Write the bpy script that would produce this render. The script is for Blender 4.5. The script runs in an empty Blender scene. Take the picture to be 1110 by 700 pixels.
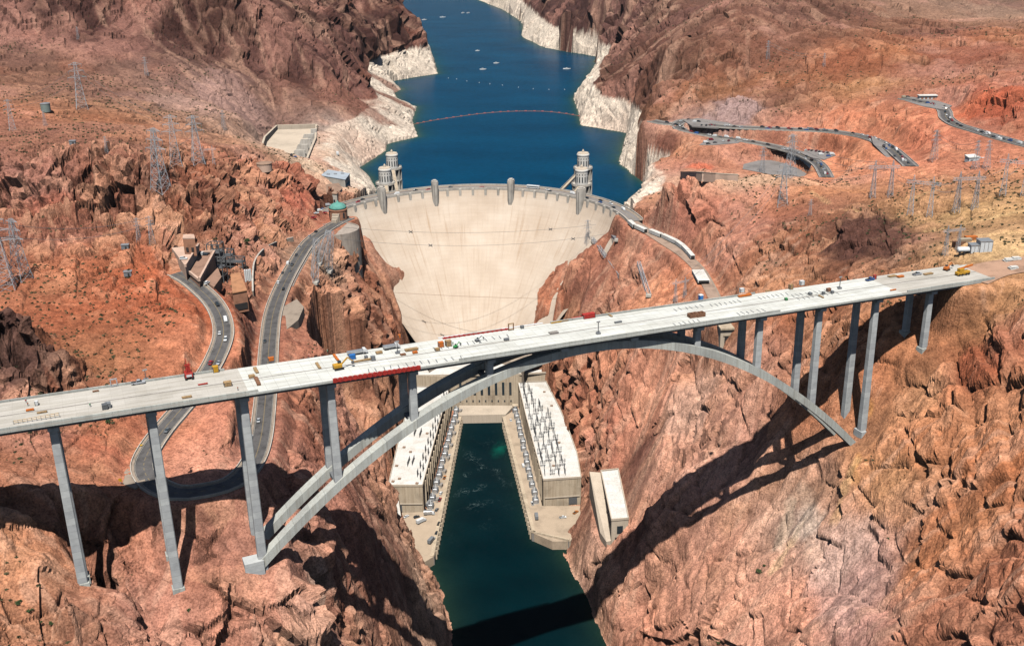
import bpy, bmesh, math, random
import numpy as np
from mathutils import Vector, Matrix
from mathutils.geometry import delaunay_2d_cdt
random.seed(7)
S = bpy.context.scene
COL = S.collection
# ------------------------------------------------------------------ camera
CAM_F, CAM_P = 1181.8, np.array([181.54, -872.75, 446.51])
YAW, PITCH, ROLL = -0.1650, 0.3765, -0.0197
_d = np.array([math.sin(YAW)*math.cos(PITCH), math.cos(YAW)*math.cos(PITCH), -math.sin(PITCH)])
_r0 = np.array([math.cos(YAW), -math.sin(YAW), 0.0]); _u0 = np.cross(_r0, _d)
CR = math.cos(ROLL)*_r0+math.sin(ROLL)*_u0; CU = -math.sin(ROLL)*_r0+math.cos(ROLL)*_u0; CD = _d
cd = bpy.data.cameras.new('camera'); cam = bpy.data.objects.new('camera', cd); COL.objects.link(cam)
cd.sensor_width = 36.0; cd.sensor_fit = 'HORIZONTAL'; cd.lens = CAM_F/1110*36.0
cd.clip_start = 1.0; cd.clip_end = 40000.0
_m = Matrix.Identity(4)
for _i in range(3):
    _m[_i][0] = CR[_i]; _m[_i][1] = CU[_i]; _m[_i][2] = -CD[_i]; _m[_i][3] = CAM_P[_i]
cam.matrix_world = _m
S.camera = cam
# ------------------------------------------------------------------ sky and sun
SUN_TO = Vector((0.063, -0.533, 1.0)).normalized()
SUN_EL = math.asin(SUN_TO.z)
w = bpy.data.worlds.new('World'); S.world = w; w.use_nodes = True
nt = w.node_tree; nt.nodes.clear()
sky = nt.nodes.new('ShaderNodeTexSky'); sky.sky_type = 'NISHITA'; sky.sun_disc = False
sky.sun_elevation = SUN_EL; sky.sun_rotation = math.atan2(SUN_TO.x, SUN_TO.y)
sky.altitude = 400; sky.air_density = 1.0; sky.dust_density = 1.0
bg = nt.nodes.new('ShaderNodeBackground'); bg.inputs[1].default_value = 0.05
wo = nt.nodes.new('ShaderNodeOutputWorld'); nt.links.new(sky.outputs[0], bg.inputs[0]); nt.links.new(bg.outputs[0], wo.inputs[0])
sl = bpy.data.lights.new('sun', 'SUN'); sl.energy = 5.0; sl.angle = math.radians(0.53); sl.color = (1.0, 0.965, 0.91)
so = bpy.data.objects.new('sun', sl); COL.objects.link(so)
so.rotation_euler = SUN_TO.to_track_quat('Z', 'Y').to_euler(); so.location = (0, -400, 900)
S.view_settings.view_transform = 'Standard'; S.view_settings.look = 'None'
S.view_settings.exposure = 0.04; S.view_settings.gamma = 1.0; S.view_settings.use_curve_mapping = False
S.render.engine = 'CYCLES'
S.cycles.max_bounces = 5; S.cycles.diffuse_bounces = 0; S.cycles.glossy_bounces = 2; S.cycles.transmission_bounces = 2
S.cycles.caustics_reflective = False; S.cycles.caustics_refractive = False
HAZE = .000012
# ------------------------------------------------------------------ helpers
def ray(u, v):
    return CD+(u-555)/CAM_F*CR-(v-350)/CAM_F*CU
def bp(u, v, z):
    q = ray(u, v); return CAM_P+q*((z-CAM_P[2])/q[2])
def srgb(r, g, b):
    f = lambda c: (c/255/12.92) if c/255 <= .04045 else ((c/255+.055)/1.055)**2.4
    return (f(r), f(g), f(b))
def tag(o, label=None, cat=None, group=None, kind=None):
    if label: o['label'] = label
    if cat: o['category'] = cat
    if group: o['group'] = group
    if kind: o['kind'] = kind
    return o
def empty(name, loc=(0, 0, 0), rz=0.0):
    o = bpy.data.objects.new(name, None); o.empty_display_size = .5; COL.objects.link(o)
    o.location = loc; o.rotation_euler = (0, 0, rz); return o
def copy_tree(o, parent=None):
    c = o.copy(); COL.objects.link(c); c.parent = parent
    for ch in list(o.children): copy_tree(ch, c)
    return c
class MB:
    def __init__(s): s.v = []; s.f = []; s.m = None; s.sm = False
    def add(s, vs, fs):
        n = len(s.v); s.v += [tuple(map(float, q)) for q in vs]; s.f += [tuple(i+n for i in f) for f in fs]; return s
    def box(s, c, d, rz=0.0, taper=1.0, tilt=None):
        """box centred at c (x,y, z of the BASE), size d; top scaled by taper"""
        ca, sa = math.cos(rz), math.sin(rz); vs = []
        for k, t in ((0, 1.0), (1, taper)):
            for a, b in ((-1, -1), (1, -1), (1, 1), (-1, 1)):
                x, y = a*d[0]/2*t, b*d[1]/2*t
                vs.append((c[0]+x*ca-y*sa, c[1]+x*sa+y*ca, c[2]+k*d[2]))
        return s.add(vs, [(3, 2, 1, 0), (4, 5, 6, 7), (0, 1, 5, 4), (1, 2, 6, 5), (2, 3, 7, 6), (3, 0, 4, 7)])
    def bar(s, a, b, w, h=None, up=(0, 0, 1)):
        a, b = Vector(a), Vector(b); t = b-a
        if t.length < 1e-6: return s
        t.normalize(); upv = Vector(up)
        if abs(t.dot(upv)) > .98: upv = Vector((1, 0, 0))
        x = t.cross(upv).normalized(); y = x.cross(t); h = h or w
        vs = [p+x*(i*w/2)+y*(j*h/2) for p in (a, b) for i, j in ((-1, -1), (1, -1), (1, 1), (-1, 1))]
        return s.add(vs, [(0, 1, 2, 3), (7, 6, 5, 4), (4, 5, 1, 0), (5, 6, 2, 1), (6, 7, 3, 2), (7, 4, 0, 3)])
    def prism(s, poly, z0, z1):
        n = len(poly)
        ar = sum(poly[i][0]*poly[(i+1) % n][1]-poly[(i+1) % n][0]*poly[i][1] for i in range(n))
        if ar < 0: poly = poly[::-1]
        z0f = z0 if callable(z0) else (lambda q: z0)
        z1f = z1 if callable(z1) else (lambda q: z1)
        vs = [(q[0], q[1], z0f(q)) for q in poly]+[(q[0], q[1], z1f(q)) for q in poly]
        return s.add(vs, [tuple(range(n))[::-1], tuple(range(n, 2*n))]+[(i, (i+1) % n, n+(i+1) % n, n+i) for i in range(n)])
    def lathe(s, prof, c=(0, 0, 0), n=16, a0=0.0, a1=2*math.pi, cap=True):
        full = abs(a1-a0-2*math.pi) < 1e-6; m = n if full else n+1; vs = []
        for r, z in prof:
            for i in range(m):
                a = a0+(a1-a0)*i/n; vs.append((c[0]+r*math.cos(a), c[1]+r*math.sin(a), c[2]+z))
        fs = []
        for j in range(len(prof)-1):
            for i in range(n if full else n):
                i2 = (i+1) % m
                fs.append((j*m+i, j*m+i2, (j+1)*m+i2, (j+1)*m+i))
        if cap and full: fs += [tuple(range(m))[::-1], tuple(range((len(prof)-1)*m, len(prof)*m))]
        return s.add(vs, fs)
    def tube(s, pts, r, n=6):
        pts = [Vector(q) for q in pts]; vs = []
        for i, q in enumerate(pts):
            t = (pts[min(i+1, len(pts)-1)]-pts[max(i-1, 0)]).normalized()
            up = Vector((0, 0, 1)) if abs(t.z) < .95 else Vector((1, 0, 0))
            x = t.cross(up).normalized(); y = x.cross(t)
            rr = r[i] if isinstance(r, (list, tuple)) else r
            vs += [q+x*(rr*math.cos(2*math.pi*k/n))+y*(rr*math.sin(2*math.pi*k/n)) for k in range(n)]
        fs = [(i*n+k, i*n+(k+1) % n, (i+1)*n+(k+1) % n, (i+1)*n+k) for i in range(len(pts)-1) for k in range(n)]
        fs += [tuple(range(n))[::-1], tuple(range((len(pts)-1)*n, len(pts)*n))]
        return s.add(vs, fs)
    def build(s, name, mat, parent=None, smooth=False, bevel=0.0):
        me = bpy.data.meshes.new(name); me.from_pydata(s.v, [], s.f); me.update()
        bm = bmesh.new(); bm.from_mesh(me); bmesh.ops.recalc_face_normals(bm, faces=bm.faces)
        if bevel: bmesh.ops.bevel(bm, geom=bm.edges, offset=bevel, segments=1, affect='EDGES', clamp_overlap=True)
        bm.to_mesh(me); bm.free()
        if smooth:
            for q in me.polygons: q.use_smooth = True
        if mat: me.materials.append(mat)
        o = bpy.data.objects.new(name, me); COL.objects.link(o)
        if parent: o.parent = parent
        return o
# ------------------------------------------------------------------ materials
def newmat(name):
    m = bpy.data.materials.new(name); m.use_nodes = True; n = m.node_tree; b = n.nodes['Principled BSDF']
    return m, n, b
def N(nt, typ, **kw):
    o = nt.nodes.new(typ)
    for k, v in kw.items():
        if k.startswith('i_'): o.inputs[k[2:].replace('_', ' ')].default_value = v
        else: setattr(o, k, v)
    return o
def ramp(nt, fac, stops):
    r = nt.nodes.new('ShaderNodeValToRGB'); e = r.color_ramp.elements
    while len(e) < len(stops): e.new(.5)
    for k, (pos, c) in enumerate(stops):
        e[k].position = pos; e[k].color = (*c, 1) if len(c) == 3 else c
    nt.links.new(fac, r.inputs[0]); return r.outputs[0]
def mixc(nt, a, b, f, mode='MIX'):
    m = nt.nodes.new('ShaderNodeMix'); m.data_type = 'RGBA'; m.blend_type = mode
    for s, v in ((m.inputs[6], a), (m.inputs[7], b), (m.inputs[0], f)):
        if isinstance(v, (tuple, list)): s.default_value = (*v, 1) if len(v) == 3 else v
        elif isinstance(v, (int, float)): s.default_value = v
        else: nt.links.new(v, s)
    return m.outputs[2]
def weathered(name, c, rough=.85, var=.22, scale=.35, streak=0.0, bump=.15, metal=0.0, dark=None, fine=3.0):
    """a surface with blotchy dirt and optional rain streaks"""
    m, n, b = newmat(name); L = n.links
    tc = N(n, 'ShaderNodeTexCoord')
    n1 = N(n, 'ShaderNodeTexNoise', i_Scale=scale, i_Detail=6.0, i_Roughness=.62); L.new(tc.outputs['Object'], n1.inputs['Vector'])
    n2 = N(n, 'ShaderNodeTexNoise', i_Scale=fine, i_Detail=4.0); L.new(tc.outputs['Object'], n2.inputs['Vector'])
    dk = dark or tuple(x*(1-var*1.6) for x in c); lt = tuple(min(1, x*(1+var*.5)) for x in c)
    col = ramp(n, n1.outputs['Fac'], [(.28, dk), (.5, c), (.72, lt)])
    col = mixc(n, col, ramp(n, n2.outputs['Fac'], [(.3, (.78, .78, .78)), (.65, (1.06, 1.06, 1.06))]), .8, 'MULTIPLY')
    if streak:
        mp = N(n, 'ShaderNodeMapping'); mp.inputs['Scale'].default_value = (.9, .9, .035); L.new(tc.outputs['Object'], mp.inputs[0])
        n3 = N(n, 'ShaderNodeTexNoise', i_Scale=1.0, i_Detail=5.0); L.new(mp.outputs[0], n3.inputs['Vector'])
        col = mixc(n, col, ramp(n, n3.outputs['Fac'], [(.36, (.62, .55, .48)), (.56, (1, 1, 1))]), streak, 'MULTIPLY')
    L.new(col, b.inputs['Base Color']); b.inputs['Roughness'].default_value = rough; b.inputs['Metallic'].default_value = metal
    if bump:
        bp_ = N(n, 'ShaderNodeBump', i_Strength=bump, i_Distance=.2); L.new(n2.outputs['Fac'], bp_.inputs['Height']); L.new(bp_.outputs[0], b.inputs['Normal'])
    return m
def plain(name, c, rough=.5, metal=0.0, var=.12):
    m, n, b = newmat(name); L = n.links
    tc = N(n, 'ShaderNodeTexCoord'); n1 = N(n, 'ShaderNodeTexNoise', i_Scale=1.7, i_Detail=4.0); L.new(tc.outputs['Object'], n1.inputs['Vector'])
    col = ramp(n, n1.outputs['Fac'], [(.3, tuple(x*(1-var*1.5) for x in c)), (.7, tuple(min(1, x*(1+var)) for x in c))])
    L.new(col, b.inputs['Base Color']); b.inputs['Roughness'].default_value = rough; b.inputs['Metallic'].default_value = metal
    return m

# ------------------------------------------------------------------ surveyed ground: break lines of the canyon as world points
CTL = [
[(-13,14,-1), (-14,-5,-1), (0,-110,-1), (10,-232,-1), (19.9,-243.4,0), (30.1,-274.3,0), (44.8,-316.3,0), (60,-380,0), (85,-460,0), (110,-560,0), (140,-700,0)],
[(30,14,-1), (29,-1,-1), (55,-95,-1), (82,-188,-1), (96,-196,-1), (106.2,-193.4,0), (113.8,-219.7,0), (129.5,-255.8,0), (146.6,-302.5,0), (165,-370,0), (185,-450,0), (200,-540,0), (235,-700,0)],
[(8,14,-14), (10,-5,-14), (25,-100,-14), (50,-190,-14), (85,-270,-14), (105,-350,-14), (135,-460,-14), (160,-560,-14), (190,-700,-14)],
[(-56,20,7), (-52,-5,7), (-44,-90,7), (-47,-160,7), (-46,-195,7), (-30,-234,6), (0,-240,6)],
[(64,30,7), (73,-5,7), (92,-60,7), (103,-100,7), (110,-140,7), (113,-165,7), (104,-188,6)],
[(-72,36,30), (-56,4,30), (-49,-90,30), (-52,-160,30), (-52,-200,30), (-36,-240,30), (-12,-250,28), (12.2,-258.7,24), (33.7,-322.6,40), (43.3,-347.4,24), (45,-400,30), (70,-480,30), (95,-575,30), (125,-700,30)],
[(72,44,28), (61.4,33.6,28), (85.4,-27.3,28), (97.8,-69.3,28), (111.4,-115.1,28), (115.6,-143.8,28), (118.7,-190.2,24), (121.7,-234.6,22), (137.7,-275.4,22), (156.6,-329.5,22), (178,-372,22), (200,-452,22), (215,-542,22), (250,-700,22)],
[(-72,36,30), (-66,13,78), (-88,31,115), (-111,46,146), (-124,40,178)],
[(72,44,28), (64,36,90), (67,50,97), (81,72,130), (115,70,162), (134,49,178)],
[(-60,22,80), (-82,42,116), (-104,57,147)],
[(54,46,92), (56,60,104), (70,84,131), (104,86,163)],
[(70.4,39.6,119), (80,42.2,135), (99.5,52.4,153), (115.6,52.8,167)],
[(67.1,19.2,108), (65.7,4.1,99)],
[(-106.7,26.2,153), (-93.4,12.2,139), (-79.8,7.8,122), (-67.8,-3.4,104), (-59.4,-7.6,85)],
[(-124,40,178), (-102.3,-24.3,174), (-93.2,-56.1,154), (-67,-155.8,168), (-44.7,-250.2,182), (-31.9,-309.2,186), (-20.7,-357.9,186), (-8.2,-399.8,186), (4,-429,187), (8.5,-459.4,180), (17.1,-491.3,177), (27.8,-502.8,168), (24.5,-512.2,150), (20,-560,140), (40,-700,135)],
[(-96.8,-8.9,146), (-79.2,-44.2,134), (-59.9,-110.6,136), (-37.9,-211.6,146), (-22.3,-279.5,148), (-7.5,-338.7,148)],
[(15.9,-450.6,160), (18.7,-435.8,140), (23.5,-416.6,122), (24.1,-439.6,116), (26.3,-457.8,108)],
[(-76.2,-4.7,98), (-55.7,-61.9,88), (-40.1,-149.6,92), (-26.6,-226.8,94), (-21.1,-248.2,76)],
[(4.6,-420.8,172), (6.1,-408.4,153), (12.7,-403.3,151), (19.2,-397.5,148), (19.6,-386.7,133), (21.9,-374.9,117), (25.4,-359.9,93), (32.2,-344.2,68.4), (35.8,-318.9,27.9), (39.2,-301.7,0.5)],
[(29,-389.3,92), (32.9,-369.7,66), (38.1,-412.5,74), (37.5,-360.2,40)],
[(148.4,-263.4,51), (168,-273.1,88), (186.7,-272.2,106), (230,-263,136), (247.2,-271.2,170), (261.6,-274.6,190), (279.2,-278.8,216), (293.9,-274.2,226), (315.9,-277.5,232), (335.2,-276,236)],
[(148.9,-283.5,28.7), (163.9,-292.7,57.8), (176,-297,74.3), (187.7,-301.8,90.7), (203.5,-303.3,102.4), (222,-308.9,120.2), (242.9,-314.5,136.4), (260,-322.1,152.9), (268.4,-327.1,163), (279,-323.5,168)],
[(171.8,-306.1,40), (193.9,-317,76), (219,-318.1,104), (243.1,-321.2,126)],
[(279,-323.5,168), (294.6,-316.8,190), (309.3,-306,211), (324.5,-299,226), (337.7,-287.8,234)],
[(179.8,-352.1,42), (204.3,-357.8,74), (236.4,-367.9,108), (262.4,-367.1,138), (286.6,-368.8,168), (304.6,-354.9,188), (322.8,-340.5,208), (339.9,-332.9,226), (357.3,-332.1,244)],
[(218.4,-388.1,74), (248.2,-400.8,104), (276,-403.9,136), (298.5,-404.1,164), (319,-407,192), (337.9,-405.3,216)],
[(256.8,-437,116), (284,-452.8,146), (309.7,-458.2,176), (329.5,-464.3,204)],
[(288.6,-484.2,156), (307.2,-498.8,178), (322,-506.8,198)],
[(315.3,-532.1,196)],
[(123.5,-199.4,30)],
[(120.4,-128.6,52)],
[(120.3,-88.1,72)],
[(105.1,-35.5,72)],
[(149.5,-212.9,84)],
[(153.2,-175.5,108)],
[(144.1,-134.9,118)],
[(106.7,-21.7,100)],
[(88,7.1,70)],
[(185.9,-214,108)],
[(197,-191.2,132)],
[(170.7,-144.2,138)],
[(218.7,-250.4,148)],
[(219,-221,160)],
[(239.2,-245.4,178)],
[(250.6,-228.7,190)],
[(270.5,-236.2,206)],
[(102.4,22.3,134)],
[(115.9,52.6,150)],
[(97,-4.2,118)],
[(127,-43.8,142)],
[(147.9,-87.8,140)],
[(168.8,-103.2,158)],
[(144.2,-25.4,160)],
[(166.9,-46.8,168)],
[(150.1,0.9,174)],
[(133.8,42.3,179), (149.5,10.7,179), (167.2,-17.9,178), (182.4,-44.7,177), (193.2,-74.5,176), (199.3,-102.6,175), (206.7,-145.5,174), (210.6,-174.3,173)],
[(142.3,62.9,180), (161.1,8.5,180), (180.5,-20.4,180), (202.1,-64.8,179), (217.6,-132.7,178)],
[(140.3,27.9,206), (163.7,10,216), (183,-2.3,205), (204.9,-23.8,204), (221.4,-75.7,200), (237.3,-154.2,200)],
[(139.4,46.2,206), (163.2,24.3,217), (193.5,28.3,219), (223.5,21.7,219), (254.3,43.5,222), (273.5,6.4,224), (290.2,-68,226), (295.8,-146.4,232)],
[(237.3,-154.2,200), (250.3,-138.1,205), (274.6,-136.6,212), (290.6,-194.4,222), (312.8,-219.8,236), (323.8,-242,242)],
[(258.7,-93.6,222), (284.5,-88.1,228), (309.6,-87.7,234), (318.2,-131.9,238), (320,-204.2,243)],
[(235.7,-47.7,208)],
[(251.1,-117.8,214)],
[(285.5,-140.1,222)],
[(331.7,-286.4,246), (340.2,-279.1,248), (351.4,-271.5,249), (370.2,-262.9,250), (520,-205,250), (640,-160,254)],
[(331.3,-264.4,247), (345.2,-255.9,249), (376.4,-238.6,251)],
[(346.3,-237.7,252)],
[(385.6,-191.5,254)],
[(335.9,-148.1,240)],
[(363.7,-121.8,246)],
[(408.5,-104.1,252)],
[(352.9,-55.1,238)],
[(139.1,264.9,150), (146.3,214,172), (177.4,211.4,179), (213.9,214.5,179), (232.3,223.7,179), (239.5,268.4,178), (263.5,295.7,178), (292.9,281,178), (309.5,230.1,179), (300.4,183.5,183)],
[(156.5,304.7,176), (185.7,298.4,188), (203.1,299.7,192), (234,297.4,192), (272.3,295.8,190), (302.6,263.5,190), (310.4,204,190), (313.7,153.4,190)],
[(156.2,355.8,202), (194.9,343,203), (234.5,335.6,204), (282.6,324,206), (327.1,293,209), (354.6,257.9,211), (370.9,219.6,213), (374.4,163,215), (373.6,103,218)],
[(370.8,37.1,226), (339.8,20,222), (317.3,11.1,220), (299.7,40.3,212)],
[(352.3,202.3,203)],
[(328,144.3,203)],
[(388.9,96.2,228)],
[(401.4,327.6,238), (418.1,306.9,238), (431.5,282.2,237), (430.9,234.3,236), (439.6,177.7,236), (455.2,142.5,236), (475.4,102.8,236)],
[(352.9,287.2,222), (385.4,213.3,228), (409.3,163.5,230), (424.4,90.1,234), (441.3,16.1,240)],
[(445.5,293.2,250), (465.9,290.4,258), (483.8,257.4,260), (508.7,226,262)],
[(443.8,237.5,240), (460.2,183.1,242), (484.6,141.5,244)],
[(130.9,415.4,205)],
[(151,451.6,215)],
[(194.5,423.2,215)],
[(235.5,384.7,214)],
[(333.5,363.7,222)],
[(287,400.4,220)],
[(389.6,419.5,228)],
[(127.3,483.7,226)],
[(193.6,480.6,238)],
[(259.6,486.6,232)],
[(322,463.9,236)],
[(403.9,454.7,238)],
[(489.5,483,250)],
[(549.5,443.8,256)],
[(145.6,592.7,256)],
[(215.4,547.6,262)],
[(295.6,559.3,255)],
[(372.1,550.2,262)],
[(468.5,598,256)],
[(555.5,596.4,262)],
[(611.2,642.7,262)],
[(165.3,852.8,270)],
[(238.6,602.1,284)],
[(314.8,677.6,272)],
[(415.4,800.2,262)],
[(542.5,998.7,240)],
[(669.4,1063.8,240)],
[(759.1,1132.9,240)],
[(127.4,1185.4,292)],
[(242.8,766.2,304)],
[(350.8,824.2,292)],
[(479.5,1068.3,262)],
[(745,1600.6,220)],
[(897.6,1698.5,220)],
[(68.7,1745.2,330)],
[(259.7,1331.7,330)],
[(470,1691.2,290)],
[(744,2116.7,240)],
[(1023.5,2274.6,250)],
[(118.3,226.2,136), (131.6,263.6,136), (146.2,319.4,136), (118.8,389.8,136), (99.7,449.6,136), (99.8,620.2,136), (58.1,648.7,136), (30.5,666.3,136), (17.4,770.1,136), (-2.5,879.1,136), (2.9,975.9,136), (3.2,1072.5,136), (3.6,1347.4,136), (-33.4,1386,136), (-125.3,1482.1,136), (-205.1,1669.7,136), (-242.5,1950.2,136), (-355.4,2298.3,136), (-481.4,2583.1,136), (-574.2,2780.4,136)],
[(132.6,124.9,172), (148.1,214.1,172), (136,320.5,172), (122.2,435,168), (133.3,539,176), (95.9,650.2,176), (53.8,696.3,174), (30.4,807.3,170), (38.1,884.1,172), (48.9,1314.9,176), (-24,1403.1,176), (-115.6,1533.3,176), (-189.3,1823,178), (-306.2,2242.8,176), (-417.7,2428.2,176)],
[(98.7,825.1,212), (66.3,792.5,196), (120.8,634.6,220), (147,567.8,236)],
[(77.6,1230,210), (6,1262.3,220), (-86.4,1454,222), (-26,1419.4,236), (75,1269.5,236)],
[(-13.5,1490.1,270)],
[(-143.6,1763.3,240)],
[(-262.8,1969.8,240)],
[(70.6,1329.7,290)],
[(-164.1,288,136), (-189.3,345.9,136), (-215.7,385.3,136), (-207.4,482.4,136), (-216.8,526.3,136), (-187,575.6,136), (-221.6,683.5,136), (-241.3,792.8,136), (-277.4,822.7,136), (-309.3,914.9,136), (-306,951.6,136), (-350.7,1026.9,136), (-318.3,1079.7,136), (-281.9,1124,136), (-381.1,1448.1,136), (-525.8,1851.4,136), (-648.9,2180.6,136), (-758.6,2505.2,136), (-876.4,2797.5,136)],
[(-135.6,160.1,170), (-179.3,258.5,160), (-206,241,176), (-227.5,339.8,172), (-255.1,464,168), (-246,517.2,172), (-243,654.8,164), (-276.2,706,168), (-325.7,803.1,168), (-381.3,989.2,172), (-374.8,1074.3,176), (-326.4,1231.3,172)],
[(-372.3,900.4,200), (-388.5,1062,226), (-361.7,1155.1,232), (-323,1189.3,186)],
[(-463.1,1143,250), (-423.4,1194.4,270), (-423.4,1392.7,240), (-412.3,1457.1,200)],
[(-500.8,1170.3,330)],
[(-525.4,1006.6,370)],
[(-661.6,2027.3,280)],
[(-700.6,340.4,297.7), (-651,375,295.8), (-598.1,408.7,294), (-560.5,453.8,297.7), (-493.9,466.6,282.5), (-434.7,494.8,255.7), (-396.1,533.2,228.8), (-335.3,556.7,208.3), (-292.7,550.3,194.9)],
[(-727.2,395.2,348.4), (-676.5,430.1,343.1), (-625.8,473.8,350.5), (-573.3,515.3,341.3), (-508,537.7,333.2), (-444.3,567.1,324.5), (-393.7,598.8,303.4), (-345.7,600.8,260.1), (-300.4,579.4,214.9)],
[(-876.7,583.4,393), (-737,675.3,387.3), (-636.6,730.6,383.7), (-529.7,780.8,367), (-442.8,772.8,326.8), (-356.6,718.7,278.3), (-307.6,650.7,203.6)],
[(-300.1,611,176.5)],
[(-309.8,702.4,179.2)],
[(-331.4,810.9,184)],
[(-365.1,894.6,230.4)],
[(-866.1,200.8,314.6)],
[(-1125,506.7,399.3)],
[(-771.7,83.2,266.2)],
[(-552.9,-150.6,266.2)],
[(-558.4,220.4,263.7)],
[(-531.5,285.4,263.8)],
[(-481.2,314.9,254.3)],
[(-427.8,343.1,244.8)],
[(-382.8,392.1,220.5)],
[(-328.4,431.1,202.7)],
[(-302.3,494.2,195)],
[(-602,189.6,268.4)],
[(-466.6,77.2,263.3)],
[(-426.2,103.6,257.1)],
[(-369,102.6,250.8)],
[(-330.3,157.1,237)],
[(-317.1,262.6,220.5)],
[(-311.6,319.3,201)],
[(-277.2,418.2,188.5)],
[(-504.2,50.4,270.4)],
[(-610.7,305.7,276)],
[(-565.2,346.8,275.7)],
[(-511.6,378.1,273.8)],
[(-456.1,407.2,261.1)],
[(-402.5,443.5,237.9)],
[(-360.9,-84.9,271)],
[(-322.1,-69.1,272)],
[(-277.2,-64.7,268)],
[(-237.1,-51.4,262)],
[(-226.9,12.1,246)],
[(-233,94.8,226)],
[(-300.7,-107,268)],
[(-259,-100.1,265)],
[(-417.3,-74.8,268)],
[(-274,-323.8,240)],
[(-165.1,-498.3,232)],
[(-375.4,-135.5,266), (-334.5,-128,265), (-293.1,-134.3,263), (-267.8,-112.2,264), (-228.6,-116.4,260), (-212.5,-88,258), (-195.4,-60.8,246), (-189.3,-18.1,232)],
[(-355.9,-174.5,232), (-314.2,-170.9,230), (-274.1,-165.1,228), (-249.6,-143,228), (-218,-133,226), (-171.9,-146.8,222), (-158.6,-119.7,218), (-146.3,-131.6,206), (-142.5,-118.3,202)],
[(-299.7,287.5,176), (-323,365.4,176), (-333.2,436.7,176), (-284,445.8,176), (-257.4,359.7,176), (-237.2,264.8,176), (-263.2,262.8,176), (-299.7,287.5,176)],
[(-195,-1.8,240), (-195.8,15,241), (-189.9,14.4,238)],
[(-200.8,6.8,220), (-200.1,25.7,217), (-217,90.5,206)],
[(-206.8,21.1,218), (-189.1,39.2,224), (-168.7,49.3,222), (-150.3,64.1,212), (-150.4,77.5,200)],
[(-133.1,19.2,180), (-135.8,-2.3,182), (-141.9,-35.6,186), (-142.1,-92.6,194), (-143.4,-116.7,200)],
[(-161.8,101.7,181), (-131.2,13.6,180)],
[(-166,148.5,178)],
[(-131.4,68.4,180)],
[(-139.3,132.7,178)],
[(-192.5,225.1,178)],
[(-125.5,116.9,176)],
[(-154.5,-202,219)],
[(-135.9,-215,214)],
[(-132,-186.6,208)],
[(-111.4,-218.7,203)],
[(-106.9,-167.4,192)],
[(-131.3,-139.5,196)],
[(-120.9,-93.8,189)],
[(-81.2,-290.8,212)],
[(-53.8,-349.8,214)],
[(-35.8,-402.9,212)],
[(-34.2,-433.6,207)],
[(-38.9,-445.4,203)],
[(-105.3,-243.6,207)],
[(-206.7,-221.2,232), (-189.7,-213.6,238), (-159.8,-221.2,236), (-131.6,-250.2,226), (-106.9,-296.5,222), (-89.6,-322.7,221)],
[(-161.1,-271.1,232)],
[(-132.5,-280,230)],
[(-99.7,-326.8,225)],
[(-184.6,-285.5,230)],
[(-217.9,-271.1,230)],
[(-244,-279.7,232)],
[(-146.5,-334.6,226)],
[(-115.6,-340.5,224)],
[(-157.8,-364.1,226)],
[(-115.8,-393.6,219)],
[(-119,-431.9,221)],
[(-88.4,-397.6,217)],
[(-81.3,-368.9,218)],
[(-136,-450.5,224)],
[(-62.8,-399.3,214)],
[(-143.3,-435.2,236)],
[(-131.5,-434.5,224)],
[(-157.4,-432.9,268), (-151.4,-420.5,266), (-136.2,-420.9,262), (-132.8,-420.8,250)],
[(-164,-436.3,228), (-146.7,-433.1,226), (-135.8,-423.1,225), (-141.6,-408.8,227)],
[(-121.6,-473.5,222)],
[(-98.6,-468.2,216)],
[(-84.1,-455,210)],
[(-99.3,-509.6,218)],
[(-83.2,-496.2,211)],
[(-86.8,-531,212)],
[(-72.7,-517.3,201)],
[(-60.4,-504.4,192)],
[(-45.8,-481.9,199)],
[(-60.6,-488.9,202)],
[(-72.2,-504,180)],
[(-64,-512.5,170)],
[(-62.1,-510,154)],
[(-56.9,-512.9,142)],
[(-46.7,-557.1,203)],
[(-38.5,-564.2,188)],
[(-39.5,-529.1,184)],
[(-27.7,-541.8,172)],
[(-53.7,-530.5,189)],
[(-23.5,-513.1,177)],
[(-55.5,-506.4,190)],
[(-48.8,-494.5,190)],
[(-52.9,-497.9,180)],
[(-24,-482.9,197)],
[(-14.2,-494.8,186)],
[(-2.9,-505.3,180)],
[(7.3,-493.2,176.5)],
[(-7.3,-481,192)],
[(-69.6,-514.3,193)],
[(-82.6,-539.8,205)],
[(-65.7,-543,200)],
[(-50.9,-551.3,190)],
[(-70.1,-562.1,196)],
[(-62.8,-575.5,190)],
[(-50.9,-561,180)],
[(-37.9,-522.1,170)],
[(-23.5,-536.7,164)],
[(-7,-518,170)],
[(-3.6,-528.8,160)],
[(11,-512.8,168)],
[(18,-523.3,158)],
[(-107,-520.8,226)],
[(-89.4,-551.3,212)],
[(-68.5,-586.6,198)],
[(-260,-720,230)],
[(-100,-720,190)],
[(420,-560,230)],
[(420,-720,230)],
[(520,-420,250)],
[(560,-300,258)],
[(-330,-560,245)],
[(-380,-400,250)],
[(-420,-200,262)],
[(-520,0,275)],
[(-700,200,300)],
[(600,0,262)],
[(700,200,270)],
[(-900,600,380)],
[(-1300,1000,430)],
[(-1800,2000,450)],
[(-2600,3600,450)],
[(-1200,3600,250)],
[(1500,3600,300)],
[(900,600,290)],
[(1200,1200,320)],
[(1700,2200,330)],
[(-4000,7000,450)],
[(-1500,7000,300)],
[(0,7000,250)],
[(1500,7000,320)],
[(4000,7000,400)],
[(-100,200,105)],
[(0,200,105)],
[(80,180,105)],
[(0,260,105)],
[(-60,400,105)],
[(50,350,105)],
[(-60,600,105)],
[(-100,900,105)],
[(-200,1300,105)],
[(-250,1700,105)],
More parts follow.
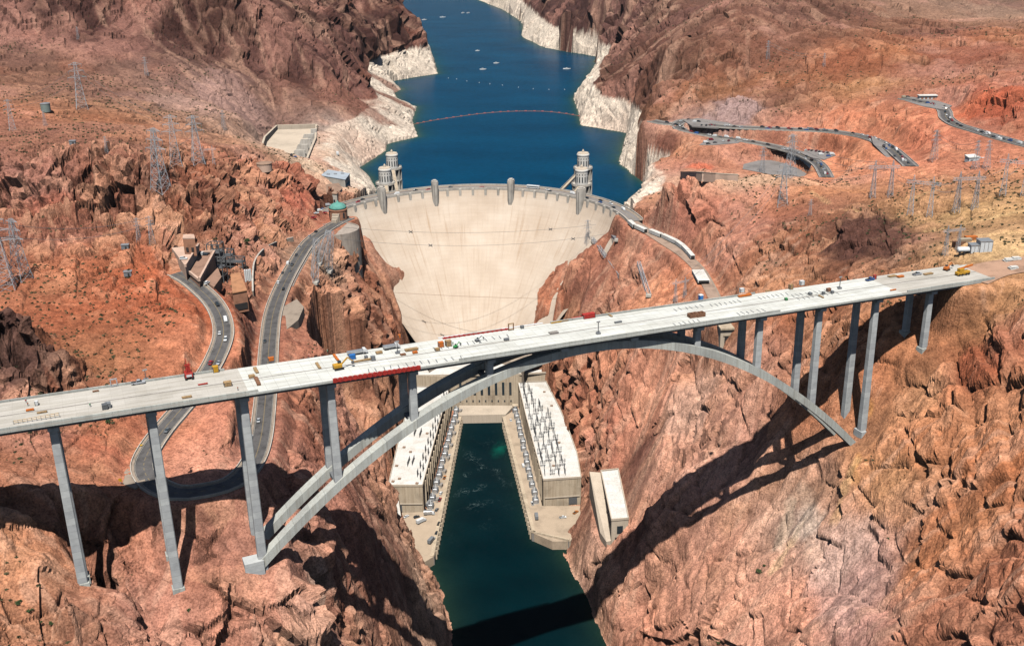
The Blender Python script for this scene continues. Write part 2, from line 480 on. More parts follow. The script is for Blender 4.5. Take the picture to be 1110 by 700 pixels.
[(-400,2200,105)],
[(-560,2600,105)],
[(-700,3000,105)],
[(-900,3600,105)],
[(-700,3600,105)],
]

ALB, DESAT = 1.06, .10
# mineral zones: a spot and its sunlit-looking rock colour
ZONE = [
 # left foreground
 (40,620,186,128,96),(60,680,176,120,88),(150,660,188,122,98),(220,620,186,120,94),(250,660,192,126,98),(300,660,190,130,106),(330,680,184,148,128),(60,500,184,122,92),(230,500,206,142,120),(110,470,176,104,80),(180,420,172,108,78),
 (100,340,164,94,64),(60,310,160,100,72),(150,300,174,96,64),(200,330,172,94,62),(100,390,154,102,72),(20,370,96,66,58),(20,400,100,70,60),(50,420,160,100,76),
 (260,380,198,128,98),(255,450,196,126,100),(330,430,186,118,88),(380,400,176,116,90),(400,330,172,110,84),(360,330,196,138,108),(350,520,180,112,84),(400,560,150,104,88),(430,600,150,108,94),(460,650,190,156,136),(345,270,178,156,136),
 (60,200,160,100,74),(150,210,164,104,78),(230,205,160,98,72),(20,220,164,104,80),(320,210,184,116,94),(300,190,176,106,84),(280,235,172,110,84),(270,200,172,118,96),
 (60,160,152,104,80),(140,160,150,108,86),(220,150,166,124,102),(100,125,150,104,78),(30,125,168,112,86),(200,110,172,138,120),(140,100,140,104,84),(260,110,170,134,116),(60,80,134,96,76),(20,60,128,92,76),(300,110,168,130,108),
 (100,20,108,70,60),(30,15,122,84,72),(200,30,100,64,54),(300,40,98,64,54),(340,80,104,66,56),(250,60,112,74,58),(400,40,110,72,62),(430,40,106,70,60),(370,110,156,112,92),(400,120,150,108,90),(390,100,140,92,76),
 (360,160,222,194,168),(385,150,214,192,170),(380,195,228,206,180),
 # right
 (700,60,136,90,72),(660,20,120,84,74),(620,10,116,82,74),(720,100,150,100,68),(760,60,148,100,78),(800,30,160,108,86),(860,20,150,104,86),(900,60,172,108,76),(980,60,176,112,76),(1060,50,176,110,78),(1000,20,188,142,112),(1080,15,184,146,120),
 (840,90,160,100,66),(780,105,152,100,64),(940,90,176,124,84),(1080,110,186,98,66),(1060,130,190,120,94),(780,127,168,140,134),(900,155,204,126,94),(850,150,204,128,98),(930,170,208,136,102),(1000,150,204,124,98),(1060,165,196,124,96),(760,165,196,134,92),(755,176,206,124,96),
 (740,190,214,176,148),(800,195,214,180,150),(730,230,204,124,98),(780,220,196,118,90),(830,240,172,104,74),(880,240,150,96,70),(940,255,96,64,54),(912,245,104,70,58),(925,278,100,68,56),(955,272,104,70,58),(965,250,112,78,62),(940,236,112,78,62),(885,280,150,98,74),(902,262,120,82,66),(760,60,120,82,66),(720,70,118,78,62),(810,60,126,86,70),(840,105,132,88,68),(900,45,134,90,70),(960,30,140,94,72),(1000,75,150,92,66),(1060,62,146,88,64),(920,270,120,80,64),(980,240,190,150,106),(1000,220,186,140,96),(1050,230,192,154,108),(900,210,182,122,84),(1080,270,198,164,120),
 (700,290,206,142,112),(740,300,210,136,102),(640,300,192,122,90),(680,330,190,126,96),(620,330,186,116,88),(840,310,186,126,90),(780,260,200,134,102),(880,330,178,108,76),
 (640,420,190,120,94),(700,430,206,140,116),(660,480,196,126,104),(720,480,204,144,124),(760,430,206,152,126),(780,500,208,154,136),(620,560,180,126,104),(640,620,196,160,138),(690,560,198,134,112),(740,460,196,150,130),(700,500,190,140,122),
 (720,620,204,148,126),(700,670,204,142,120),(780,610,206,152,132),(800,680,206,150,130),(860,560,200,162,146),(900,590,198,152,138),(930,640,184,140,132),(940,680,182,136,128),(880,660,204,140,118),(880,520,190,146,122),(960,520,196,144,104),(940,490,190,132,90),
 (1000,480,196,126,84),(1050,560,192,122,80),(1080,620,190,118,78),(1000,600,192,124,84),(1020,680,190,124,94),(1080,500,190,116,74),(1080,440,206,142,104),(1040,390,186,106,72),(1080,380,170,92,62),(1000,420,204,150,112),(1060,340,186,130,90),(1100,320,190,140,98),(980,350,180,120,84),(930,400,182,116,80),(880,440,180,118,86),
]
# ground smoother (0.1) or rougher (1) than its slope says: pixel, height, radius, value
RUG = [(100,5,310,170,1.3),(260,45,270,110,1.3),(340,70,240,70,1.2),(820,75,245,110,.9),(960,60,250,140,.8),(1080,55,255,120,.8),(700,75,230,90,.9),(640,10,225,140,.9),(700,450,115,60,.6),(760,480,115,60,.5),(680,560,60,45,.5),(720,620,60,50,.5),(800,650,95,60,.5),(730,550,95,45,.35),(830,490,140,40,.35),(400,600,100,36,.5),(440,640,60,36,.5),(425,545,80,36,.5),(960,660,140,50,.45),(880,600,130,50,.3),(1000,520,180,60,.6),(1060,600,180,60,.5),(960,450,195,40,.5),(840,440,160,45,.6),(110,380,222,40,.14),(150,400,218,32,.15),(60,480,216,30,.2),(200,100,270,90,.2),(290,110,240,70,.2),(70,85,290,80,.3),(740,300,172,34,.16),(700,300,165,20,.3),(920,165,205,60,.1),(850,148,196,40,.1),(1000,150,225,60,.16),(1060,165,234,50,.16),
 (1050,240,250,50,.18),(1080,270,250,40,.12),(990,230,240,30,.25),(920,650,120,26,.25),(890,580,130,24,.3),(40,640,195,30,.35),(940,90,235,120,.3),(1000,60,250,200,.45),(360,160,172,60,.12),(400,125,165,60,.15),(330,110,200,60,.2),(190,100,225,120,.25),(60,100,250,140,.3),(320,150,178,50,.1),(370,190,180,30,.15),(890,205,220,40,.3),
 (415,580,119,34,.18),(432,606,95,30,.2),(400,560,138,26,.25),(803,526,122,20,.1),(825,510,132,18,.15),(20,375,250,22,1.1),(170,290,232,34,.9),(60,205,255,60,1.7),(180,210,250,50,1.7),(260,215,225,36,1.5),(310,210,210,26,1.3),(940,255,225,30,1.0),(1080,400,225,40,.9),(720,220,205,30,.9),(1080,110,255,40,1.0),(1000,45,255,300,.5),(800,90,240,90,.6)]
VEINS = [((1005,250),(1060,240),3.0,(216,182,138),.8),((1060,240),(1112,228),3.0,(216,182,138),.8),((985,215),(1030,205),3.0,(206,170,128),.6),((1060,256),(1112,252),3.0,(216,182,138),.7),((940,190),(1000,178),2.0,(170,120,92),.5),((880,210),(935,232),3,(206,168,126),.6),((790,215),(770,250),4,(214,160,140),.5),((905,160),(880,185),2,(214,170,128),.6),((944,440),(928,520),3.2,(205,150,92),.6),((932,500),(900,560),4.0,(206,170,128),.6),((872,560),(835,620),3.5,(212,182,150),.6),((952,470),(942,500),2.0,(204,150,84),.6),((932,590),(904,660),1.4,(206,140,76),.7),((858,545),(842,590),6,(204,192,176),.4),((870,530),(880,600),7,(206,182,166),.4)]
def LAKEMASK(X, Y):
    """1 on the banks of the lake"""
    left = sstep(-430, -380, X+.32*(Y-200)); right = 1-sstep(215, 255, X-.0*(Y))
    return np.where(Y < 900, np.where(Y < 420, sstep(-265, -245, X), 1)*right, 1.0)*np.where(Y < 210, sstep(-262, -250, X), 1)*sstep(95, 130, Y)
SLOTS = [([(-45,-158),(-27,-160),(-5,-226),(-21,-236)], 12.0, 2.0), ([(-46,12),(46,26),(50,60),(46,125),(-46,125),(-55,45)], 0.0), ([(127,-174),(142,-169),(154,-239),(141,-244)], 50.0, 2.2), ([(118,-176),(126,-176),(140,-243),(150,-248),(136,-250),(124,-215)], 33.0, 1.7), ([(-56,5),(-40,-174),(-22,-178),(5,-236),(12,-232),(0,-110),(-12,-5),(-20,40),(-60,36)], 6.0), ([(28,0),(55,-95),(82,-190),(100,-194),(113,-168),(111,-140),(100,-95),(84,-40),(70,0),(66,26),(20,40)], 6.0)]
LAKE_SHORE = [(-128,92),(-150,70),(-140,0),(140,0),(150,80),(136,96),(118,226),(131,263),(146,319),(118,389),(99,449),(99,620),(58,648),(30,666),(17,770),(-2,879),(2,975),(3,1072),(3,1347),(-33,1386),(-125,1482),(-205,1669),(-242,1950),(-355,2298),(-481,2583),(-574,2780),(-876,2797),(-758,2505),(-648,2180),(-525,1851),(-381,1448),(-281,1124),(-318,1079),(-350,1026),(-306,951),(-309,914),(-277,822),(-241,792),(-221,683),(-186,575),(-216,526),(-207,482),(-215,385),(-189,345),(-164,288)]

# where the rock face is slabby, without small rubble: pixel, height, radius, value
SMOOTH = [(700,450,115,80,.35),(760,520,110,80,.25),(850,600,120,90,.2),(1000,560,170,90,.4),(1080,440,220,60,.4),(200,640,172,50,.35),(260,560,190,40,.4),(60,640,195,50,.5),(700,640,50,60,.6),(140,330,230,60,.6),(720,300,165,50,.4)]

# patches of other rock: pixel, radius, colour, strength
BLOBS = [(938,250,30,(84,56,49),.9),(918,262,20,(92,62,53),.85),(958,268,22,(92,62,53),.85),(905,242,14,(110,74,60),.7),(20,372,26,(84,60,54),.85),(18,402,18,(92,66,58),.8),(928,630,34,(186,150,140),.6),(905,585,26,(204,172,156),.55),(872,560,12,(204,190,176),.45),(785,128,42,(152,128,124),.75),(1085,108,40,(172,84,56),.6),(830,60,60,(112,76,62),.55),(740,45,70,(108,76,64),.6),(930,75,45,(136,80,58),.6),(1060,60,60,(140,82,62),.55),(725,155,18,(112,70,58),.85),(755,178,14,(212,110,80),.7),(320,215,26,(186,104,84),.5),(230,210,20,(110,72,60),.5),(140,205,22,(116,78,64),.5),(60,230,22,(190,110,84),.4),(250,105,60,(168,136,126),.55),(190,112,50,(172,140,128),.5),(90,95,60,(124,90,78),.5),(700,455,14,(122,76,68),.5),(1080,385,22,(148,84,60),.6),(640,470,14,(206,140,118),.5),(745,440,28,(206,166,146),.6),(340,640,18,(186,158,140),.6),(350,270,14,(190,160,140),.6),(410,640,26,(150,110,96),.4),(120,360,30,(150,96,68),.4)]
BLOBS2 = [(404,99,60,(124,84,70),.85),(418,93,40,(128,88,74),.8),(385,104,60,(130,90,76),.8),(362,165,44,(200,168,144),.55),(350,150,40,(196,162,140),.5),(395,165,34,(206,176,156),.45)]

# ------------------------------------------------------------------ noise (numpy)
_rs = np.random.RandomState(11); _T = _rs.rand(65536).astype(np.float32)
def _h(ix, iy, iz, s=0):
    return ((ix*73856093) ^ (iy*19349663) ^ (iz*83492791) ^ (s*2654435)) & 65535
def vnoise(x, y, z, s=0):
    xf, yf, zf = np.floor(x), np.floor(y), np.floor(z); ix, iy, iz = xf.astype(np.int64), yf.astype(np.int64), zf.astype(np.int64)
    a, b, c = (x-xf).astype(np.float32), (y-yf).astype(np.float32), (z-zf).astype(np.float32)
    a = a*a*(3-2*a); b = b*b*(3-2*b); c = c*c*(3-2*c); r = 0
    for dz in (0, 1):
        wz = c if dz else 1-c
        for dy in (0, 1):
            wy = b if dy else 1-b
            v0 = _T[_h(ix, iy+dy, iz+dz, s)]; v1 = _T[_h(ix+1, iy+dy, iz+dz, s)]
            r = r+wz*wy*(v0+(v1-v0)*a)
    return r*2-1
def fbm(x, y, z, sc, octv=5, s=0, gain=.5, ridge=False, spacing=None):
    r = np.zeros(x.shape, np.float32); a = 1.0; f = 1.0/sc; tot = 0
    for o in range(octv):
        n = vnoise(x*f, y*f, z*f, s+o*17)
        if ridge: n = 1-2*np.abs(n)
        if spacing is not None: n = n*np.clip(1/(f*spacing)/2.5-.5, 0, 1)
        r += a*n; tot += a; a *= gain; f *= 2.03
    return r/tot
def cells(x, y, z, sc, s=0):
    """3-D cells: random tilted plane of the nearest cell, and distance to its border"""
    x, y, z = x/sc, y/sc, z/sc; xf, yf, zf = np.floor(x), np.floor(y), np.floor(z)
    ix, iy, iz = xf.astype(np.int64), yf.astype(np.int64), zf.astype(np.int64); fx, fy, fz = (x-xf).astype(np.float32), (y-yf).astype(np.float32), (z-zf).astype(np.float32)
    f1 = np.full(x.shape, 9, np.float32); f2 = f1.copy(); val = np.zeros(x.shape, np.float32)
    for i in (-1, 0, 1):
        for j in (-1, 0, 1):
            for k in (-1, 0, 1):
                h = _h(ix+i, iy+j, iz+k, s)
                dx = i+_T[h]-fx; dy = j+_T[(h+7919) & 65535]-fy; dz = k+_T[(h+15331) & 65535]-fz
                d = dx*dx+dy*dy+dz*dz; c = d < f1
                f2 = np.where(c, f1, np.minimum(f2, d)); f1 = np.where(c, d, f1)
                pl = (_T[(h+21001) & 65535]-.5)*1.2+dx*(_T[(h+30011) & 65535]-.5)*2+dy*(_T[(h+40009) & 65535]-.5)*2+dz*(_T[(h+50021) & 65535]-.5)*2
                val = np.where(c, pl, val)
    return val, np.sqrt(f2)-np.sqrt(f1)
def sstep(a, b, x):
    t = np.clip((x-a)/(b-a), 0, 1); return t*t*(3-2*t)
# ------------------------------------------------------------------ roads: centre line pixels with heights, half width
def wl(pts): return [bp(*q) for q in pts]
def catmull(P, step=4.0):
    P = [np.array(q, float) for q in P]; out = []
    Q = [2*P[0]-P[1]]+P+[2*P[-1]-P[-2]]
    for i in range(1, len(Q)-2):
        n = max(2, int(np.linalg.norm(Q[i+1]-Q[i])/step))
        for k in range(n):
            t = k/n; a, b, c, d = Q[i-1], Q[i], Q[i+1], Q[i+2]
            out.append(.5*((2*b)+(-a+c)*t+(2*a-5*b+4*c-d)*t*t+(-a+3*b-3*c+d)*t**3))
    out.append(P[-1]); return np.array(out)
ROADS = {
 'canyon': (catmull(wl([(378, 236, 180), (367, 241, 180.5), (352, 250, 181.5), (335, 263, 184), (318, 289, 188), (305, 314, 191), (296, 340, 193), (292, 370, 194), (290, 400, 195.5), (287, 440, 197), (282, 478, 198), (272, 504, 199),
   (252, 523, 200), (220, 532, 201), (190, 534, 201.5), (166, 524, 202), (156, 508, 203), (160, 491, 204), (176, 467, 206), (199, 440, 209), (218, 415, 211), (233, 390, 213.5), (242, 365, 216), (240, 345, 218), (231, 328, 220), (216, 313, 221.5), (203, 303, 222.5), (190, 296, 224)])), 6.6),
 'lower': (catmull(wl([(706, 131, 202), (722, 134, 202), (733, 135, 201), (736, 139, 199), (746, 142, 197), (765, 146, 195), (790, 150, 194.3), (812, 153.5, 193.5), (840, 159, 191.5), (862, 165, 191), (878, 172, 191), (889, 180, 191), (896, 192, 191)])), 7.0),
 'upper': (catmull(wl([(733, 135, 201.5), (741, 131, 202.5), (755, 132, 203), (775, 136, 203.5), (800, 138, 204), (825, 139, 205), (850, 140, 206), (875, 141, 207.5), (900, 142.5, 209), (930, 147, 211), (950, 153, 212.5), (965, 161, 214), (975, 169, 215.5), (987, 180, 218)])), 7.0),
 'overlook': (catmull(wl([(978, 106.5, 238), (1000, 110.5, 238), (1018, 115, 237), (1024, 121, 236.5), (1026, 128, 236), (1036, 135, 236), (1055, 141, 236), (1085, 150, 236), (1130, 162, 236)])), 7.0),
 'service': (catmull(wl([(676, 233, 179.5), (685, 240, 179), (700, 250, 179), (720, 263, 178), (740, 276, 177), (756, 291, 176), (766, 307, 175), (777, 330, 174), (784, 350, 173)])), 5.5),
 'dirt': (catmull(wl([(1050, 302, 249), (1075, 292, 249.5), (1112, 286, 250.5), (1160, 280, 251)])), 11.0),
}
# flat pads: polygon pixels with one height
PADS = {
 'spillway_lot': [(805, 183, 178.5), (806, 178, 178.5), (822, 174, 178.5), (845, 173, 178.5), (862, 176, 178.5), (875, 181, 178.5), (884, 190, 178.5), (860, 194, 178.5), (830, 188, 178.5)],
 'loop_lot': [(741, 131, 203), (756, 128.5, 203), (790, 133, 203.6), (800, 137.5, 204), (775, 138, 203.6), (750, 137, 203)],
 'east_lot': [(758, 157, 194), (770, 149, 194), (806, 152, 194), (800, 155, 194), (775, 157, 194)],
 'bend_lot': [(944, 150, 211.5), (962, 158, 213.5), (978, 172, 216.5), (975, 178, 217.5), (958, 168, 214), (946, 158, 212)],
 'side_lot': [(868, 166, 192), (876, 161.5, 192), (900, 164.5, 192), (906, 168.5, 192), (893, 173, 192), (880, 171, 192)],
 'overlook_lot': [(975, 107, 238), (985, 104, 238.3), (1016, 109, 238), (1032, 115, 237.2), (1024, 120, 237), (1000, 115, 238)],
}
PADW = {k: np.array(wl(v)) for k, v in PADS.items()}
# ------------------------------------------------------------------ terrain: a triangulated survey, then rock relief
def tin():
    V = []; E = []; Z = []
    def line(P, step=14.0):
        for i in range(len(P)):
            if i:
                d = np.linalg.norm(P[i][:2]-P[i-1][:2]); n = max(1, min(8, int(d/step)))
            else: n = 1
            for k in range(1, n+1) if i else (1,):
                q = P[i] if not i else P[i-1]+(P[i]-P[i-1])*k/n
                V.append((q[0], q[1])); Z.append(q[2])
                if i or k > 1: E.append((len(V)-2, len(V)-1)) if (i or k > 1) else None
    for l in CTL: line([np.array(q, float) for q in l])
    for nm, (P, hw) in ROADS.items():
        if nm in ('canyon',):
            for q in P[::3]: V.append((q[0], q[1])); Z.append(q[2]-.4)
    vo, eo, fo, ov, oe, of = delaunay_2d_cdt([Vector(q) for q in V], E, [], 0, .6)
    z = np.full(len(vo), np.nan)
    for i, o in enumerate(ov):
        if o: z[i] = np.mean([Z[k] for k in o])
    nb = {}
    for a, b in eo: nb.setdefault(a, []).append(b); nb.setdefault(b, []).append(a)
    for _ in range(4):
        for i in np.where(np.isnan(z))[0]:
            q = [(z[k], 1/(1e-3+(Vector(vo[k])-Vector(vo[i])).length)) for k in nb.get(i, []) if not np.isnan(z[k])]
            if q: z[i] = sum(a*b for a, b in q)/sum(b for a, b in q)
    return np.array([(q[0], q[1]) for q in vo]), np.nan_to_num(z, nan=200.), [f for f in fo if len(f) == 3]
QX, QY = 880, .0023
ys = [-700.0]
while ys[-1] < 6500: ys.append(ys[-1]+max(.95, QY*(ys[-1]-CAM_P[1])))
ys = np.array(ys); NY = len(ys); NX = QX
ts = np.linspace(-1, 1, NX); ts = ts*.86+.14*ts**5
dd_ = ys-CAM_P[1]; xc = CAM_P[0]+math.tan(YAW)*dd_; hw_ = .58*dd_+125
GX = xc[:, None]+ts[None]*hw_[:, None]; GY = np.repeat(ys[:, None], NX, 1)
GZ = np.full(GX.shape, np.nan)
tv, tz, tf = tin()
for f in tf:
    P = tv[list(f)]; z = tz[list(f)]
    j0, j1 = np.searchsorted(ys, P[:, 1].min()-.01), np.searchsorted(ys, P[:, 1].max()+.01)
    if j1 <= j0: continue
    X = GX[j0:j1]; Y = GY[j0:j1]; lo, hi = P[:, 0].min(), P[:, 0].max()
    cm = ((X >= lo) & (X <= hi)).any(0); ci = np.where(cm)[0]
    if not len(ci): continue
    c0, c1 = ci[0], ci[-1]+1; X = X[:, c0:c1]; Y = Y[:, c0:c1]
    (ax, ay), (bx, by), (cx, cy) = P; den = (by-cy)*(ax-cx)+(cx-bx)*(ay-cy)
    if abs(den) < 1e-9: continue
    l1 = ((by-cy)*(X-cx)+(cx-bx)*(Y-cy))/den; l2 = ((cy-ay)*(X-cx)+(ax-cx)*(Y-cy))/den; l3 = 1-l1-l2
    ins = (l1 >= -1e-6) & (l2 >= -1e-6) & (l3 >= -1e-6)
    sub = GZ[j0:j1, c0:c1]; sub[ins] = (l1*z[0]+l2*z[1]+l3*z[2])[ins]
GZ = np.nan_to_num(GZ, nan=230.)
def blur(A, n):
    for _ in range(n):
        A = np.pad(A, 1, mode='edge'); A = (A[:-2]+2*A[1:-1]+A[2:])/4; A = (A[:, :-2]+2*A[:, 1:-1]+A[:, 2:])/4
    return A
GZ = blur(GZ, 5)
def gnormal(X, Y, Z):
    P = np.stack([X, Y, Z], -1); a = np.gradient(P, axis=1); b = np.gradient(P, axis=0); n = np.cross(a, b)
    return n/np.linalg.norm(n, axis=2, keepdims=True)
def dist_lines(pts, X, Y, rad):
    """distance to a polyline (by its dense points) and the height of the nearest one"""
    D = np.full(X.shape, 1e6); H = np.zeros(X.shape)
    for q in pts:
        j0, j1 = np.searchsorted(ys, q[1]-rad), np.searchsorted(ys, q[1]+rad)
        if j1 <= j0: continue
        xs = X[(j0+j1)//2 if (j0+j1)//2 < NY else -1]; c0, c1 = max(0, np.searchsorted(xs, q[0]-rad-4)-4), min(NX, np.searchsorted(xs, q[0]+rad+4)+4)
        d = np.hypot(X[j0:j1, c0:c1]-q[0], Y[j0:j1, c0:c1]-q[1]); s = D[j0:j1, c0:c1]; m = d < s; s[m] = d[m]; H[j0:j1, c0:c1][m] = q[2]
    return D, H
def dense(P, step=1.5):
    out = []
    for a, b in zip(P[:-1], P[1:]):
        n = max(1, int(np.linalg.norm(b[:2]-a[:2])/step)); out += [a+(b-a)*k/n for k in range(n)]
    return np.array(out+[P[-1]])
def inpoly(poly, X, Y):
    r = np.zeros(X.shape, bool); n = len(poly)
    for i in range(n):
        x1, y1 = poly[i][:2]; x2, y2 = poly[(i+1) % n][:2]
        c = ((y1 > Y) != (y2 > Y)) & (X < (x2-x1)*(Y-y1)/((y2-y1) if y2 != y1 else 1e-9)+x1); r ^= c
    return r
protect = np.zeros(GX.shape)
carve = []
for nm, (P, hw) in ROADS.items():
    D, H = dist_lines(dense(P), GX, GY, hw+34); carve.append((D, H, hw, 26.0 if nm in ('upper', 'lower', 'overlook') else 8.5))
    wide = nm in ('upper', 'lower', 'overlook'); protect = np.maximum(protect, 1-sstep(hw+1, hw+(30 if wide else 16), D))
for nm, P in PADW.items():
    c = P.mean(0); R = max(np.linalg.norm(q-c) for q in P)
    D, H = dist_lines(dense(np.vstack([P, P[:1]])), GX, GY, 30); ins = inpoly(P, GX, GY); D = np.where(ins, 0, D); H = np.where(ins | (H == 0), np.where(H == 0, c[2], H), H)
    carve.append((D, H, 1.0, 22.0)); protect = np.maximum(protect, 1-sstep(1, 24, D))
CE = np.full(GX.shape, 1e6); CH = np.zeros(GX.shape); num = np.zeros(GX.shape); den = np.zeros(GX.shape); ff = np.zeros(GX.shape)
for D, H, hw, bank in carve:                     # roads and lots set the level of their benches, graded banks between them
    E_ = D-hw; m = E_ < CE; CE = np.where(m, E_, CE); CH = np.where(m, H, CH); q = np.where(E_ < bank+4, 1/np.maximum(E_, .15)**2.2, 0); num += q*H; den += q; ff = np.maximum(ff, 1-sstep(1.2, bank, E_))
GZ = GZ*(1-ff)+(np.where(den > 0, num/np.maximum(den, 1e-9), GZ)-.5)*ff
SPOTS = [(280.7, -322.6, 12), (7.2, -494.6, 11), (0, -483, 10), (273, -311, 10), (-53.6, -532.8, 7), (-23.2, -513.7, 7), (311, -303.5, 8), (136, -190, 22), (142, -222, 20), (-61, -521, 7), (-31, -502, 7), (304, -292, 8)]
for x, y, r in SPOTS: protect = np.maximum(protect, 1-sstep(r, r+10, np.hypot(GX-x, GY-y)))
BZ = GZ.copy()                                   # smooth ground
nrm = gnormal(GX, GY, blur(GZ, 4)); slope = np.sqrt(1-nrm[..., 2]**2)/np.maximum(nrm[..., 2], .05)
spac = np.maximum(np.gradient(GX, axis=1), np.gradient(GY, axis=0)).astype(np.float32)
rx, ry, rz = GX.astype(np.float32), GY.astype(np.float32), GZ.astype(np.float32)
# broad ruggedness: cliffs and bouldery ground strong, talus and fans weak
rug = .16+.84*sstep(.38, .95, slope)
nz = fbm(rx, ry, rz, 130, 3, 5); rug = np.clip(rug+.32*nz*(slope > .12), .07, 1.15)
# wash slopes and fans kept smooth (x, y, radius, value), rough ground made rougher
for u, v, z, r, val in RUG:
    q = bp(u, v, z); f = np.exp(-((GX-q[0])**2+(GY-q[1])**2)/(2*r*r)); rug = rug*(1-f)+val*f
far = np.clip((GY+872)/900, .8, 2.0).astype(np.float32)
wx = rx+9*fbm(rx, ry, rz, 60, 3, 21); wy = ry+9*fbm(rx, ry, rz, 60, 3, 22); wz = rz+6*fbm(rx, ry, rz, 60, 3, 23)
big = fbm(wx, wy, wz*.30, 62, 4, 31, .5, True, spac)                     # buttresses and gullies, drawn out downhill
big2 = fbm(wx, wy, wz*.5, 24, 4, 41, .55, True, spac)
vx, vy, vz = rx+.35*(wx-rx), ry+.35*(wy-ry), rz+.35*(wz-rz)
c1, e1 = cells(vx, vy, vz*.62, 19, 51); c2, e2 = cells(vx+2*c1, vy, vz*.72, 7.5, 61)
c0, e0 = cells(vx, vy, vz*.45, 46, 71); c3, e3 = cells(vx, vy+c2, vz*.85, 3.3, 81)
fine = fbm(rx, ry, rz, 6, 4, 91, .55, False, spac)
k2 = np.clip(2.6-spac*.9, 0, 1); k3 = np.clip(2.2-spac*1.1, 0, 1); k1 = np.clip(3-spac*.45, 0, 1)
MIC = np.ones(GX.shape, np.float32)
for u, v, z, r, val in SMOOTH:
    q = bp(u, v, z); f = np.exp(-((GX-q[0])**2+(GY-q[1])**2)/(2*r*r)); MIC = MIC*(1-f)+val*f
bil = 1-2*np.abs(fbm(wx, wy, wz*.42, 34, 3, 203, .5, False, spac))**.7
s1 = (.86*wz+.42*wx-.18*wy+7*fbm(rx, ry, rz, 90, 3, 211))/15.0; saw = (s1-np.floor(s1)); saw = np.where(saw < .86, saw/.86, (1-saw)/.14)-.5
s2 = (.72*wz-.30*wx+.5*wy+6*fbm(rx, ry, rz, 70, 3, 212))/6.2; sw2 = (s2-np.floor(s2)); sw2 = np.where(sw2 < .84, sw2/.84, (1-sw2)/.16)-.5
joint = fbm(rx, ry, rz, 55, 3, 213)
disp = rug*(4.4*saw*sstep(-.3, .3, joint)*k1+1.2*sw2*sstep(-.1, .4, -joint)*k2+3.8*big+1.8*big2-2.2*bil+6.4*c0*(far**.8)+4.6*c1*k1+(1.9*c2*k2+.7*c3*k3)*(.35+.65*MIC)-4.2*(1-sstep(0, .13, e1))*k1-1.5*(1-sstep(0, .15, e2))*k2*MIC)+.28*fine
disp += rug*np.clip(far-1, 0, 2)*5.0*fbm(wx, wy, wz*.3, 120, 4, 33, .5, True, spac)
disp += rug*sstep(250, 800, GY)*13*fbm(wx, wy, wz*.3, 240, 4, 35, .5, True, spac)
# rills and chutes drawn out down the fall line
hx, hy = nrm[..., 0].copy(), nrm[..., 1].copy(); hn = np.hypot(hx, hy)+1e-4; hx = (hx/hn).astype(np.float32); hy = (hy/hn).astype(np.float32)
rill = np.zeros(GX.shape, np.float32); rill2 = rill.copy()
for k in range(-6, 7):
    o_ = k*3.6*far; rill += vnoise((rx+hx*o_)/(5.2*far), (ry+hy*o_)/(5.2*far), rz*0, 301); rill2 += vnoise((rx+2.6*hx*o_)/(15*far), (ry+2.6*hy*o_)/(15*far), rz*0, 302)
rill /= 5.0; rill2 /= 5.0; steep = sstep(.15, .55, slope)
disp += steep*(.9*rill+2.0*rill2)*np.clip(1.6-spac*.3, .3, 1)*(.4+.6*MIC)
disp *= 1-protect
disp *= 1-.5*sstep(184, 172, BZ)*sstep(150, 260, GY)*LAKEMASK(GX, GY)
_r = np.hypot(GX, GY); disp *= np.where((_r < 165) & (GY > -10), np.clip(np.abs(_r-np.clip(138.7-.8*(180-BZ)+9, 40, 139))/26, .12, 1), 1)
# keep relief from filling the river, the lake and the dam
shore = np.clip(np.abs(BZ-0)/14, .25, 1); disp *= shore
under = (GY < 60) & (BZ < -1) | (GY > 100) & (BZ < 133); disp[under] = np.minimum(disp[under], .4)
TX, TY, TZ = GX+nrm[..., 0]*disp, GY+nrm[..., 1]*disp, GZ+nrm[..., 2]*disp
m = CE < .8; TZ[m] = np.minimum(TZ[m], CH[m]-.35)     # nothing may stand through a road or a lot
# slots: the powerhouse wings and the terrace stand clear of the rock
for poly, zc, *sl_ in SLOTS:
    m = inpoly(poly, TX, TY); TZ[m] = np.minimum(TZ[m], zc)
    if sl_:
        pp = np.array([(x, y, 0.) for x, y in poly]); D, _ = dist_lines(dense(np.vstack([pp, pp[:1]])), TX, GY, 40); m = D < 38; TZ[m] = np.minimum(TZ[m], zc+sl_[0]*D[m]+disp[m])
_rim = np.array([bp(u_, v_, 178) for u_, v_ in ((281, 167), (287, 149), (300, 136.5), (343, 135.5), (342, 150), (333, 172), (302, 172))])
m = inpoly(_rim, TX, TY); TZ[m] = np.minimum(TZ[m], 166.5)          # the spillway basin is sunk into the bank
_ls = np.array([(x, y, 136.0) for x, y in LAKE_SHORE]); LIN = inpoly(_ls, TX, TY) & (np.hypot(TX, TY) > 145)
_seg = np.array([q for a, b in zip(_ls[5:-1], _ls[6:]) for q in a+(b-a)*np.linspace(0, 1, max(2, int(np.linalg.norm(b-a)/6)))[:, None]])
_D, _H = dist_lines(_seg, GX, GY, 60); _D = np.minimum(_D, 60)
TZ = np.where(LIN, np.minimum(TZ, 135.7-.22*_D), TZ)                 # the lake bed falls away from its shore
_near = (~LIN) & (_D < 60) & (GY > 100) & (np.hypot(TX, TY) > 150); TZ = np.where(_near, np.maximum(TZ, 136.4+.12*_D), TZ)
